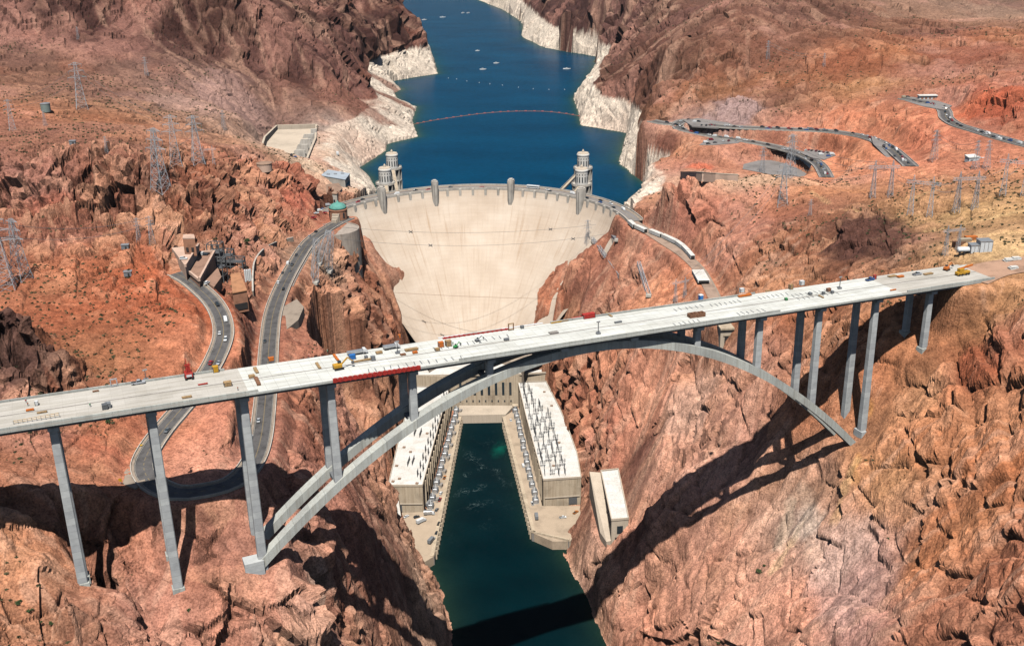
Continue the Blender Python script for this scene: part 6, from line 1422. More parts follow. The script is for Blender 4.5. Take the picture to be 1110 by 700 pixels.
# rotunda on its rock drum
vc = building('visitor_rotunda', 'terracotta rotunda with a green copper dome at the left end of the dam', 'building'); vq = bp(364.5, 247, 181)
b = MB(); b.lathe([(19.5, -62), (20.0, -20), (19.5, 0), (18.6, 0), (18.6, -.6), (0, -.6)], (vq[0], vq[1], 180.5), n=36, cap=False); b.build('drum', weathered('stained drum concrete', (.46, .39, .33), streak=.5, scale=.15), vc)
rq = bp(367, 236, 181); b = MB(); b.lathe([(8.0, 0), (8.0, 8.2), (8.4, 8.2), (8.4, 9.2), (7.6, 9.4)], (rq[0], rq[1], 180.4), n=28); rw = b.build('wall', M['brick'], vc)
b = MB(); b.lathe([(7.8, 0), (7.4, 1.6), (6.0, 3.2), (3.6, 4.5), (1.2, 5.1), (.9, 6.2), (.2, 6.8)], (rq[0], rq[1], 189.8), n=28); b.build('dome', M['copper'], vc, smooth=True)
for k in range(10):
    a = 2*math.pi*k/10; b = MB(); b.box((rq[0]+8.0*math.cos(a), rq[1]+8.0*math.sin(a), 182.4), (.6, 1.5, 4.6), rz=a); b.build('window', M['glass'], rw)
for k in range(3): b = MB(); b.box((rq[0]+.6, rq[1]-8.5-2.6*k, 180.4), (6.4-.9*k, 2.8, 6.4-1.7*k), rz=.1); b.build('stepped_front', M['cream'], vc)
# parking garage terraces beside the road
gar = building('parking_garage', 'terraced terracotta parking garage cut into the rock above the road', 'parking garage')
def slabpx(px, z, th, name, mat, parent):
    P = [tuple(bp(u, v, z)[:2]) for u, v in px]; b = MB(); b.prism(P, z-th, z); return b.build(name, mat, parent), P
pinkc = weathered('pink concrete', (.66, .45, .34), scale=.1); brownc = weathered('brown deck', (.36, .21, .145), scale=.15)
slabpx([(186, 268.5), (215.5, 265.5), (201, 288.5)], 232, 12, 'upper_deck', pinkc, gar); slabpx([(216, 274), (232.5, 273), (216, 304), (205.5, 295.5)], 226.5, 14, 'lower_deck', brownc, gar)
for (a, b_, z) in (((215.5, 265.5), (201, 288.5), 232), ((232.5, 273), (216, 304), 226.5), ((216, 274), (232.5, 273), 226.5), ((216, 304), (205.5, 295.5), 226.5)):
    A, B = bp(*a, z), bp(*b_, z); b = MB(); b.bar((A[0], A[1], z+.3), (B[0], B[1], z+.3), 1.3, 1.8); b.build('parapet', pinkc, gar)
slabpx([(222, 305), (236, 290), (240, 300), (232, 311)], 222.5, 8, 'ramp', brownc, gar)
o, P = prismB([(198, 258), (199, 254), (210, 254), (211, 258)], 243, 231, 'small square terracotta stair house above the garage', 'stair_house', 'building', M['brick'], pinkc)
windows_on(o, P[0], P[3], 234, 2, 1.6, 2.6, .15, 'dark')
o, P = prismB([(250, 297), (260, 295.5), (267.5, 314), (252, 317)], 220, 206, 'roadside hall with a sweeping orange terracotta roof', 'terracotta_hall', 'building', M['brick'], weathered('orange roof', (.50, .24, .12), scale=.2)); windows_on(o, P[3], P[2], 208, 4, 2.0, 4.0, .15, 'dark')
for (u, v, c_) in ((217.5, 275.7, 'dark'), (220, 276, 'white'), (222.5, 276, 'dark'), (225, 276, 'dark'), (199, 281, 'white'), (224.5, 307.5, 'white')):
    z = 226.6 if u > 210 and v < 300 else (232.1 if v < 300 else 222.6); q = bp(u, v, z); o = vehicle('suv' if c_ == 'white' else 'sedan', c_); o.location = (q[0], q[1], z); o.rotation_euler = (0, 0, 1.5 if u > 210 else .3); tag(o, '%s car on the garage %s, %s' % (c_, 'roof' if v < 300 else 'ramp', {217.5: 'leftmost of the row', 220: 'second in the row', 222.5: 'third in the row', 225: 'last in the row', 199: 'alone on the pink upper deck', 224.5: 'alone on the brown slope'}[u]), 'car', 'cars on the garage')
sc_ = building('steel_staging', 'dark steel staging and hoist frames between garage and terracotta hall', 'staging')
for (u, v, w_, d_, h_) in ((236, 290, 9, 8, 18), (240, 306, 7, 7, 17), (252, 292, 18, 5, 9), (246, 287, 10, 6, 11)):
    q = at(u, v); b = MB()
    for z in np.linspace(0, h_, 4):
        for s_ in (-1, 1): b.bar((q[0]-w_/2, q[1]+s_*d_/2, q[2]+z), (q[0]+w_/2, q[1]+s_*d_/2, q[2]+z), .5); b.bar((q[0]+s_*w_/2, q[1]-d_/2, q[2]+z), (q[0]+s_*w_/2, q[1]+d_/2, q[2]+z), .5)
    for i in (-1, 0, 1):
        for j in (-1, 1): b.bar((q[0]+i*w_/2, q[1]+j*d_/2, q[2]-3), (q[0]+i*w_/2, q[1]+j*d_/2, q[2]+h_), .6); b.bar((q[0]+i*w_/2, q[1]-d_/2, q[2]), (q[0]+i*w_/2, q[1]+d_/2, q[2]+h_), .35)
    b.build('frame', M['steel_dark'], sc_); b = MB(); b.box((q[0], q[1], q[2]+h_*.66), (w_, d_, .5)); b.build('platform', M['steel_dark'], sc_)
for k in range(4):
    q = at(266.5+1.9*k, 304.5-.3*k); o = empty('storage_tank', (q[0], q[1], q[2]-.5)); tag(o, 'white upright storage tank beside the terracotta hall, %s from the hall' % ordw(k), 'tank', 'white tanks beside the terracotta hall'); b = MB(); b.lathe([(.62, 0), (.62, 8.4)], n=14); b.build('shell', M['white'], o, smooth=False); b = MB(); b.lathe([(.62, 8.4), (.3, 8.8), (.05, 8.9)], n=14); b.build('cap', M['silver'], o)
cw = catmull([np.array([q[0], q[1], q[2]]) for q in (at(u, v) for u, v in ((318, 261), (300, 266), (286, 274), (277, 286), (274.5, 300), (274.5, 320)))], 3)
o = empty('retaining_wall'); tag(o, 'curved pale retaining wall around the brown slope beside the canyon road', 'wall'); b = MB()
for a, c in zip(cw[:-1], cw[1:]): b.bar(a+np.array([0, 0, .4]), c+np.array([0, 0, .4]), .8, 5.0)
b.build('wall', M['sidewalk'], o); b = MB()
for a, c in zip(cw[:-1], cw[1:]): b.bar(a+np.array([0, 0, 3.0]), c+np.array([0, 0, 3.0]), 1.1, .4)
b.build('coping', M['concrete'], o)
o = empty('retaining_wall'); tag(o, 'high dark retaining wall under the river side of the canyon road', 'wall'); Pc, _ = ROADS['canyon']; seg = [q for q in Pc if 186 > q[2] > 181.4 or 190.5 > q[2] > 184]; b = MB(); t_ = np.gradient(Pc[:, :2], axis=0)
for i in range(len(Pc)-1):
    if not (182 < Pc[i, 2] < 190.5): continue
    t = t_[i]/np.linalg.norm(t_[i]); nn = np.array([t[1], -t[0]]); nn = nn if nn[0] > 0 else -nn; a = Pc[i, :2]+nn*6.9; t2 = t_[i+1]/np.linalg.norm(t_[i+1]); n2 = np.array([t2[1], -t2[0]]); n2 = n2 if n2[0] > 0 else -n2; c = Pc[i+1, :2]+n2*6.9
    b.bar((a[0], a[1], Pc[i, 2]-7.5), (c[0], c[1], Pc[i+1, 2]-7.5), .9, 15)
b.build('wall', M['old_concrete'], o)
for (u, v, kind, c_, wd) in ((340, 236.5, 'suv', 'red', 'red car under the cliff beside the canyon road end'), (352, 231, 'sedan', 'red', 'red car just left of the rotunda'), (346, 229, 'van', 'white', 'white van in the small lot left of the rotunda'), (350, 227, 'sedan', 'blue', 'blue car in the small lot left of the rotunda'), (343, 231.5, 'sedan', 'white', 'white car in the small lot left of the rotunda'), (356, 223, 'van', 'silver', 'silver van behind the rotunda beside the brown roofed building')):
    q = at(u, v); o = vehicle(kind, c_); o.location = (q[0], q[1], q[2]+.05); o.rotation_euler = (0, 0, .5); tag(o, wd, 'van' if kind == 'van' else 'car', 'cars parked at the left dam end')
q = at(366, 168); o = boxtruck('camper', 'white camper parked on the pale bank above the lake', 'camper', (q[0], q[1], q[2]), 1.9, 9, 2.8, 2.6, M['white'], M['white'])
for (u, v, kind, c_, wd) in ((316, 169, 'van', 'dark', 'dark van before the spillway gates'), (320, 170.5, 'sedan', 'blue', 'blue car before the spillway gates')):
    q = at(u, v); o = vehicle(kind, c_); o.location = q+np.array([0, 0, .1]); tag(o, wd, 'van' if kind == 'van' else 'car')
q = at(287, 184); o = empty('round_tank', (q[0], q[1], q[2]-1)); tag(o, 'squat pink round tank on the rock left of the spillway', 'tank'); b = MB(); b.lathe([(6.5, 0), (6.5, 6.5)], n=24); b.build('shell', pinkc, o); b = MB(); b.lathe([(6.8, 6.5), (6.8, 7.0), (.1, 7.6)], n=24); b.build('roof', M['roof_brown'], o)
q = at(50, 120); o = empty('water_tank', (q[0], q[1], q[2]-1)); tag(o, 'grey green cylindrical water tank on the left plateau skyline', 'tank'); b = MB(); b.lathe([(4.4, 0), (4.4, 7.6)], n=24); b.build('shell', plain('tank green', (.25, .30, .27), .6), o); b = MB(); b.lathe([(4.6, 7.6), (4.6, 8.0), (.1, 8.7)], n=24); b.build('roof', M['silver'], o)
for (u, v, lab) in ((136, 269, 'small grey instrument hut on the brown hill left of the garage'), (139, 298, 'small grey instrument hut lower on the brown hill'), (79, 156, 'small grey shed on the left plateau')):
    q = at(u, v); o = empty('hut', (q[0], q[1], q[2]-.5), .3); tag(o, lab, 'hut', 'small huts on the left hills'); b = MB(); b.box((0, 0, 0), (4.5, 3.2, 2.8)); b.build('wall', M['grey'], o); b = MB(); b.box((0, 0, 2.8), (5.0, 3.7, .35)); b.build('roof', M['silver'], o); b = MB(); b.box((.6, -1.62, 0), (1.1, .1, 2.0)); b.build('door', M['dark'], o)
# ------------------------------------------------------------------ right side works
q = at(784, 372); o = empty('portal_house', (q[0]+1, q[1]+4, q[2]-4), .25); tag(o, 'tan concrete portal house with a dark opening below the bridge deck', 'portal'); b = MB(); b.box((0, 0, 0), (8.5, 8, 14)); b.build('wall', M['cream'], o); b = MB(); b.box((0, -.5, 14), (9.4, 9.6, 1.2)); b.build('roof', M['tan_concrete'], o); b = MB(); b.box((.6, -4.02, 3.5), (4.0, .2, 5.4)); b.build('opening', M['dark'], o); b = MB(); b.box((.6, -4.2, 9.4), (6, .5, .7)); b.build('lintel', M['tan_concrete'], o)
q = at(1006, 108.5); o = empty('visitor_kiosk', (q[0], q[1]+6, q[2]), .15); tag(o, 'long white low building at the back of the far overlook car park', 'building'); b = MB(); b.box((0, 0, -1), (18, 6, 4.6)); b.build('wall', M['white'], o); b = MB(); b.box((0, -.3, 3.6), (19.5, 7.6, .6)); b.build('roof', M['roof_white'], o)
for k in range(4): b = MB(); b.box((-6+4*k, -3.02, .5), (2.4, .2, 1.9)); b.build('window', M['brick'], o)
sw = catmull(wl([(853, 174, 180.5), (862, 175.5, 180.6), (871, 179.5, 180.8), (878, 185, 181), (882, 191, 181)]), 3); o = empty('curved_wall'); tag(o, 'curved white spillway wall at the right edge of the grey car park', 'wall'); b = MB()
for a, c in zip(sw[:-1], sw[1:]): b.bar(a+np.array([0, 0, 2.6]), c+np.array([0, 0, 2.6]), 3.0, 9.0)
b.build('wall', M['roof_white'], o); b = MB()
for a, c in zip(sw[:-1], sw[1:]): b.bar(a+np.array([0, 0, 7.4]), c+np.array([0, 0, 7.4]), 4.6, .8)
b.build('coping', M['roof_white'], o)
rwl = catmull([at(u, v) for u, v in ((738, 193), (755, 194.5), (775, 196), (800, 197.5))], 5); o = empty('retaining_wall'); tag(o, 'long low pinkish wall below the grey spillway car park', 'wall'); b = MB()
for a, c in zip(rwl[:-1], rwl[1:]): b.bar(a+np.array([0, 1, 2.2]), c+np.array([0, 1, 2.2]), 1.0, 7.5)
b.build('wall', pinkc, o); b = MB()
for a, c in zip(rwl[:-1], rwl[1:]): b.bar(a+np.array([0, 1, 6.1]), c+np.array([0, 1, 6.1]), 1.4, .4)
b.build('coping', M['cream'], o)
q = at(1053, 175); o = empty('white_shed', (q[0], q[1], q[2]-.6), .4); tag(o, 'white shed with outbuildings on the red saddle below the overlook road', 'shed'); b = MB(); b.box((0, 0, 0), (9, 6, 4.5)); b.build('wall', M['white'], o); b = MB(); b.prism([(-4.8, -3.4), (4.8, -3.4), (4.8, 3.4), (-4.8, 3.4)], 4.5, lambda p_: 5.0+.25*p_[1]); b.build('roof', M['roof_white'], o); b = MB(); b.box((7.5, 4, 0), (5, 4, 3.2)); b.box((12, 1, 0), (3, 3, 2.6)); b.build('annex', M['white'], o); b = MB(); b.box((-2, -3.02, 0), (2.4, .2, 2.8)); b.build('door', M['grey'], o)
for (u, v, w_, d_, h_, mt, nm, lab) in ((1056, 271.5, 6, 5, 4.6, 'white', 'silo_house', 'shorter white plant house left of the tallest one in the contractor yard'), (1066, 270.5, 7, 6, 6.6, 'white', 'silo_house', 'tallest white plant house in the contractor yard')):
    q = at(u, v); o = empty(nm, (q[0], q[1], q[2]-1), .2); tag(o, lab, 'plant house', 'white plant houses in the contractor yard'); b = MB(); b.box((0, 0, 0), (w_, d_, h_)); b.build('wall', M[mt], o, bevel=.1); b = MB(); b.box((0, 0, h_), (w_+.5, d_+.5, .4)); b.build('roof', M['silver'], o)
    b = MB()
    for k in range(4): b.bar((-w_/2+w_*k/3, -d_/2-.1, 0), (-w_/2+w_*k/3, -d_/2-.1, h_), .25)
    b.build('rib', M['silver'], o)
q = at(1047, 275); o = empty('bulk_tanker', (q[0], q[1], q[2]), .15); tag(o, 'low white tanker trailer at the front of the contractor yard', 'tanker'); b = MB(); b.lathe([(.6, -5.4), (1.5, -5.0), (1.5, 5.0), (.6, 5.4)], n=14); b.v = [(z, x_, 2.6+y) for x_, y, z in b.v]; b.build('tank', M['white'], o, smooth=False)
for k in range(4): b = MB(); b.box((-4+2.6*k, -1.0, 0), (.9, .9, 1.6)); b.build('leg', M['dark'], o)
for (u, v, mt, lab) in ((1039, 266, 'rust', 'rusty brown container behind the white tanker'), (1046, 263, 'tan', 'sand coloured container behind the plant houses'), (1052, 260.5, 'orange', 'dull orange container farthest back in the yard')):
    q = at(u, v); o = empty('container', (q[0], q[1], q[2]-.4), .3); tag(o, lab, 'container', 'containers in the contractor yard'); b = MB(); b.box((0, 0, 0), (7, 2.8, 3.0)); b.build('shell', CARM['tan'] if mt == 'tan' else M['rust'] if mt == 'rust' else M['orange'], o)
    b = MB()
    for k in range(12): b.box((-3.2+.58*k, -1.42, .2), (.2, .1, 2.6)); b.box((-3.2+.58*k, 1.42, .2), (.2, .1, 2.6))
    b.build('rib', M['rust'], o); b = MB(); b.box((3.52, 0, .15), (.08, 2.5, 2.7)); b.build('door', M['rust'], o)
# ------------------------------------------------------------------ boats, buoys, the boom
def boat(u, v, L_, lab, z=136.0, colr='white', rz=0.0, grp='boats on the lake'):
    q = bp(u, v, z); o = empty('motor_boat', (q[0], q[1], z-.25), rz); tag(o, lab, 'boat', grp); b = MB(); W_ = L_*.32
    b.add([(-L_/2, -W_/2, .2), (-L_/2, W_/2, .2), (L_*.15, W_/2, .2), (L_/2, 0, .5), (L_*.15, -W_/2, .2), (-L_/2, -W_/2, 1.3), (-L_/2, W_/2, 1.3), (L_*.15, W_/2, 1.4), (L_*.56, 0, 1.7), (L_*.15, -W_/2, 1.4)], [(4, 3, 2, 1, 0), (5, 6, 7, 8, 9), (0, 1, 6, 5), (1, 2, 7, 6), (2, 3, 8, 7), (3, 4, 9, 8), (4, 0, 5, 9)]); b.build('hull', M[colr], o)
    b = MB(); b.box((-L_*.05, 0, 1.3), (L_*.3, W_*.7, 1.3), taper=.8); b.build('cabin', M['white'], o); b = MB(); b.box((-L_*.05, 0, 1.7), (L_*.31, W_*.72, .5)); b.build('window', M['glass'], o)
for u, v, L_, lab, rz in ((460, 21.8, 14, 'white boat near the far left bend of the lake', .5), (480, 19, 16, 'white boat trailing right of the far left one', .2), (502, 14.4, 12, 'left boat of the close far pair', 1.0), (507.7, 14.4, 12, 'right boat of the close far pair', 1.0), (517.7, 55.4, 9, 'small lone white boat in mid lake above the pair', .1), (538, 68.8, 11, 'white boat right of the lake centre line', .3), (523.5, 75.5, 12, 'white boat nearest in the lake centre', .2), (614.5, 75, 14, 'pale tan boat off the right lake bank', 0), (388.5, 181.5, 9, 'white boat moored in the cove behind the left intake towers', .9)): boat(u, v, L_, lab, 136.0, 'white', rz)
boat(590, 579.5, 12, 'larger white work boat moored at the end of the right terrace', 0.0, 'white', .2, 'work boats on the river'); boat(605, 582.5, 7, 'smaller white work boat moored at the end of the right terrace', 0.0, 'white', -.1, 'work boats on the river')
b0 = None
for i, (u, v) in enumerate(((486, 85), (495, 86), (506, 88.3), (519.5, 90), (531, 91.3), (544.6, 92.7), (562, 95), (578, 96.7), (595, 97.4), (612, 97.4))):
    q = bp(u, v, 136); o = b0 if i == 0 else None
    if i == 0:
        o = b0 = empty('buoy'); b = MB(); b.lathe([(.2, -.4), (.7, -.1), (.7, .3), (.3, .5), (.25, 1.2), (.08, 1.4)], n=10); b.build('float', M['white'], o)
    else: o = copy_tree(b0)
    o.location = (q[0], q[1], 136.0); tag(o, 'small white buoy in the wide row across the middle of the lake', 'buoy', 'white buoys across the lake')
bl = catmull(wl([(446, 135.5, 136), (463, 132, 136), (481, 129, 136), (521, 123.5, 136), (555, 121, 136), (588, 121, 136), (610, 123, 136), (628, 126, 136)]), 6)
o = empty('floating_boom'); tag(o, 'long red floating boom curving across the lake from bank to bank', 'boom'); b = MB(); b.tube([(q[0], q[1], 136.1) for q in bl], .55, 5); b.build('cable', M['rust'], o); b = MB()
for q in bl[::2]: b.box((q[0], q[1], 136.0), (3.4, 2.0, 1.1))
fl = b.build('float', plain('faded red float', (.42, .13, .12), .6), o)
# ------------------------------------------------------------------ plants
leafm = weathered('desert leaf', (.055, .095, .028), rough=.8, scale=1.2, var=.3, bump=0); scrubm = weathered('dry scrub', (.11, .10, .045), rough=.9, scale=.4, var=.35, bump=0)
def leafball(mb, c, r, n, s_, rnd):
    for _ in range(n):
        d = Vector((rnd.gauss(0, 1), rnd.gauss(0, 1), rnd.gauss(0, 1))).normalized()*(r*rnd.uniform(.35, 1)**.6); d.z = abs(d.z)*.8; p_ = Vector(c)+d
        a, b_ = Vector((rnd.gauss(0, 1), rnd.gauss(0, 1), rnd.gauss(0, .6))).normalized()*s_, Vector((rnd.gauss(0, 1), rnd.gauss(0, 1), rnd.gauss(0, .6))).normalized()*s_
        mb.add([p_-a*.6, p_+b_*.5, p_+a*.6, p_-b_*.5], [(0, 1, 2, 3)])
rnd = random.Random(3)
def bush(u, v, r, lab, name='shrub', cat='shrub', grp='green shrubs on the rock', tall=1.0):
    q = at(u, v); o = empty(name, (q[0], q[1], q[2]-.3)); tag(o, lab, cat, grp); b = MB()
    for k in range(5): a = rnd.uniform(0, 6.28); b.tube([(0, 0, 0), (math.cos(a)*r*.3, math.sin(a)*r*.3, r*.5*tall), (math.cos(a)*r*.6, math.sin(a)*r*.6, r*.9*tall)], [.16*r*.4, .1*r*.4, .03], 5)
    b.build('trunk' if cat == 'tree' else 'stem', M['wood'], o); b = MB()
    for k in range(6): a = rnd.uniform(0, 6.28); rr = r*rnd.uniform(.1, .65); leafball(b, (math.cos(a)*rr, math.sin(a)*rr, r*rnd.uniform(.3, .8)*tall), r*rnd.uniform(.35, .6), 70, r*.13+.12, rnd)
    b.build('crown' if cat == 'tree' else 'foliage', leafm, o)
bush(268, 266, 4.2, 'bright green tree at the foot of the cliff beside the curved wall', 'tree', 'tree', None, 1.4); bush(281, 259, 1.5, 'small palm like green tree right of the bright green tree', 'tree', 'tree', None, 1.6); bush(287, 259, 1.3, 'smaller green tree at the end of the walled track', 'tree', 'tree', None, 1.6)
for u, v, r, lab in ((336, 681, 3.6, 'largest green shrub below the left arch footing'), (344, 677, 2.2, 'green shrub just right of the largest one below the footing'), (351, 684, 2.0, 'green shrub lower right of the largest one below the footing'), (346, 647, 1.6, 'small shrub on the ledge above the largest shrub'), (323, 670, 1.4, 'olive shrub left of the largest one below the footing'), (823, 621, 2.2, 'bright green shrub on the pale cliff below the bridge shadow'), (829, 613, 1.0, 'tiny green shrub just above the pale cliff shrub'), (778, 697, 1.5, 'green shrub at the bottom edge of the right wall'), (963, 584, 1.0, 'small dark shrub beside the purple scree'), (20, 654, 1.7, 'olive shrub on the left foreground slope'), (33, 662, 1.6, 'olive shrub right of centre on the left foreground slope'), (42, 676, 1.5, 'olive shrub low on the left foreground slope'), (56, 676, 1.2, 'small olive shrub near the gully edge'), (117, 458, 2.2, 'green shrub behind the left deck, above the road'), (205, 661, 1.0, 'small shrub on the cliff below the second pier'), (476, 598, 2.0, 'dark green shrubs at the water by the left terrace tip')): bush(u, v, r, lab)
b = MB(); made = 0
W0 = (slope < .85) & (slope > .0) & (GY < 900) & (BZ > 150) & (protect < .05) & (ring < .1)
js, is_ = np.where(W0); dens = fbm(rx, ry, rz, 60, 3, 171); pick = np.random.RandomState(5).permutation(len(js))[:90000]
for k in pick:
    j, i = js[k], is_[k]
    if dens[j, i] < .02 or made > 9000: continue
    dcam = GY[j, i]-CAM_P[1]
    if rnd.random() > min(1, (dcam/700)**1.5)*(.35+1.6*dens[j, i])*(1.4-slope[j, i]): continue
    r = rnd.uniform(.45, 1.15)*(1+max(0, dcam-700)/2600); c = Vector((TX[j, i], TY[j, i], TZ[j, i]-.1)); made += 1
    for q in range(3):
        a = rnd.uniform(0, 6.28); h = r*rnd.uniform(.8, 1.3); e_ = Vector((math.cos(a), math.sin(a), 0))*r; f_ = Vector((-math.sin(a), math.cos(a), 0))*r*.5
        b.add([c-e_*.5, c-e_+Vector((0, 0, h*.7))+f_, c+Vector((0, 0, h)), c+e_+Vector((0, 0, h*.6))-f_, c+e_*.5], [(0, 1, 2, 3, 4)])
tag(b.build('desert_scrub', scrubm), kind='stuff')
# ------------------------------------------------------------------ plant and materials on the bridge deck
def deckat(u, v, h=0.0):
    q = ray(u, v); z = BO[2]
    for _ in range(6): X = CAM_P+q*((z+h-CAM_P[2])/q[2]); k = ((X-BO)@bu_)/BD; z = BO[2]+BSL*k*BD
    return np.array([X[0], X[1], z+.01])
def dthing(name, u, v, lab, cat, grp=None, rz=0.0):
    q = deckat(u, v); o = empty(name, q, BAZ+rz); tag(o, lab, cat, grp); return o
# red lattice crane
o = dthing('crane', 205, 410, 'red crawler crane with a short lattice mast on the left deck', 'crane'); o.scale = (.82, .82, .82); b = MB(); b.box((-1.6, 0, 0), (1.0, 5, 1.1)); b.box((1.6, 0, 0), (1.0, 5, 1.1)); b.build('track', M['black'], o); b = MB(); b.box((0, .3, 1.1), (3.8, 4.6, 2.4)); b.build('cab', M['red'], o, bevel=.1); b = MB(); b.box((0, -1.8, 1.7), (2.6, .9, 1.1)); b.build('window', M['white'], o); b = MB(); lattice(b, 7.6, 1.1, .7, 4, .3, 3.5); b.build('mast', M['red'], o); b = MB(); b.bar((-.6, 0, 7.4), (-.6, 0, 11), .35); b.bar((.9, 0, 7), (.9, 0, 9), .3); b.bar((-1.6, 0, 7.3), (1.6, 0, 7.3), .5); b.build('jib', M['red'], o)
def excav(u, v, lab, mt, sc=1.0, rz=0.0):
    o = dthing('excavator', u, v, lab, 'excavator', 'yellow machines on the bridge deck', rz); o.scale = (sc,)*3; b = MB()
    for s_ in (-1, 1): b.box((0, s_*1.2, 0), (4.2, .7, .95), taper=.92)
    b.build('track', M['black'], o); b = MB(); b.box((-.4, 0, 1.0), (3.6, 2.7, 1.4)); b.build('body', M[mt], o, bevel=.1); b = MB(); b.box((.8, .75, 1.6), (1.5, 1.2, 1.7), taper=.9); b.build('cab', M['glass'], o); b = MB(); b.bar((1.2, -.3, 2), (4.2, -.3, 4.6), .5); b.bar((4.2, -.3, 4.6), (6.4, -.3, 2.6), .4); b.build('boom', M[mt], o); b = MB(); b.box((6.4, -.3, 1.4), (1.1, 1.3, 1.2), taper=.7); b.build('bucket', M['steel_dark'], o)
excav(367, 400, 'yellow excavator at the near deck edge above the red forms', 'yellow', 1.0, .1); excav(1026, 293, 'orange wheel digger near the far end of the deck', 'orange', .85, .3); excav(494, 377, 'small green loader amid the crates on mid deck', 'green', .5, .5); excav(517.5, 370, 'small dark loader right of the green one', 'grey', .5, .2)
o = dthing('mobile_crane', 1043, 298, 'yellow mobile crane at the right end of the deck', 'crane', 'yellow machines on the bridge deck'); b = MB(); b.box((0, 0, .8), (8.5, 2.6, 1.4)); b.build('chassis', M['yellow'], o, bevel=.1); b = MB(); b.box((-1.5, 0, 2.2), (3, 2.4, 1.8)); b.build('cab', M['yellow'], o, bevel=.1); b = MB(); b.bar((-2.5, 0, 3.8), (6.5, 0, 4.8), .8); b.build('boom', M['orange'], o)
for ax in (-3.2, -1.2, 1.6, 3.4):
    for s_ in (-1, 1): wv = MB(); wv.lathe([(.65, -.25), (.65, .25)], n=10); wv.v = [(ax+x_, s_*1.2+z_, .65+y_) for x_, y_, z_ in wv.v]; wv.build('wheel', M['black'], o)
for (u, v, kind, c_, lab, rz) in ((150, 416, 'pickup', 'silver', 'silver pickup on the tan left deck by the far parapet', 0), (943, 304, 'pickup', 'blue', 'blue cabbed pickup by the far deck edge above the tall columns', .1), (994, 298, 'pickup', 'silver', 'silver pickup toward the right end of the deck', 0)):
    q = deckat(u, v); o = vehicle(kind, c_); o.location = q; o.rotation_euler = (0, 0, BAZ+rz); tag(o, lab, 'pickup truck', 'pickups on the bridge deck')
for (u, v, lab, L_) in ((387, 384, 'white flatbed truck left of the far red edge forms', 9), (424, 378, 'white truck just before the far red edge forms', 7.5)): boxtruck('flatbed_truck', lab, 'truck', deckat(u, v), BAZ, L_, 2.5, .9, M['white'], M['silver'], 'white trucks on the bridge deck')
def stack(u, v, L_, W_, H_, mt, lab, rz=0.0, name='lumber_stack', cat='lumber stack', grp='lumber stacked on the bridge deck'):
    o = dthing(name, u, v, lab, cat, grp, rz); n = max(2, int(W_/.45)); lay = max(1, int(H_/.35)); b = MB()
    for j in range(lay):
        for i in range(n): b.box((random.uniform(-.15, .15), -W_/2+W_*(i+.5)/n, .25+j*H_/lay), (L_*random.uniform(.9, 1), W_/n*.86, H_/lay*.85))
    b.build('plank', M[mt], o); b = MB(); b.box((-L_*.3, 0, 0), (.25, W_, .24)); b.box((L_*.3, 0, 0), (.25, W_, .24)); b.build('bearer', M['wood'], o)
ST = [(33, 445, 3, 1.2, .6, 'orange', 'small orange stack on the far left deck'), (46, 447.5, 4, .8, .5, 'wood', 'low plank stack right of the small orange stack'), (104, 424.5, 2.5, .8, .4, 'rust', 'short brown plank pile near the far left parapet'), (203, 431, 4, 1.4, .5, 'wood', 'greyish plank pile near the near parapet left of the fresh deck'), (220, 417, 4, .7, .4, 'red', 'pinkish scrap along the deck joint left of the fresh deck'), (273, 409, 2.6, 2, .9, 'wood', 'square pallet of wood at the start of the fresh deck'), (279, 414, 1.6, 8, .7, 'rust', 'dark red timber row across the start of the fresh deck'), (277.5, 402, 1.4, 6, .5, 'wood', 'timber row continuing toward the far parapet'), (345, 397, 1.2, 6.5, .5, 'wood', 'timber row left of the yellow excavator'), (364, 388, 1.2, 7, .5, 'orange', 'orange timber row behind the yellow excavator'), (393, 391.5, 8, 1.2, .6, 'wood', 'long plank stack right of the blue generator'), (411, 383, 3, 2, .7, 'wood', 'low wood pallet before the white flatbed'), (446, 380, 6, 1.6, .9, 'wood', 'tan timber stack before the far red forms'), (437, 385, 2.4, 1.4, .6, 'rust', 'brown block pile below the tan timber stack'), (450, 383, 2.4, 1.4, .8, 'orange', 'orange block pile beside the tan timber stack'),
 (603, 350, 6, .7, .4, 'yellow', 'first yellow beam in the strip along the far mid deck'), (611, 348.5, 5, .9, .5, 'wood', 'second beam in the strip along the far mid deck'), (618, 347, 5, .9, .5, 'wood', 'third beam in the strip along the far mid deck'), (629, 345, 5, .9, .5, 'wood', 'fourth beam in the strip, left of the red plates'), (660, 341.5, 1, 6, .4, 'wood', 'beam laid across the deck right of the red container'), (807, 321, 8, 2.2, .7, 'orange', 'orange timber stack behind the rust coloured crates'), (832, 316, 3, 1, .5, 'wood', 'small timber pile at the far edge right of the blue toilet'), (967, 300, 5, 2, .6, 'wood', 'tan timber pile right of the blue pickup'), (976, 300.5, 4, 2, .7, 'orange', 'orange timber pile left of the silver pickup at the right'), (1006, 297.5, 6, 2, .6, 'wood', 'yellow brown timber pile left of the orange digger'), (968, 315, 4, .8, .5, 'orange', 'orange strip at the near parapet above the right columns'), (890, 322, 1, 4, .4, 'wood', 'thin beam near the near edge over the tall right columns')]
for a in ST: stack(*a[:7])
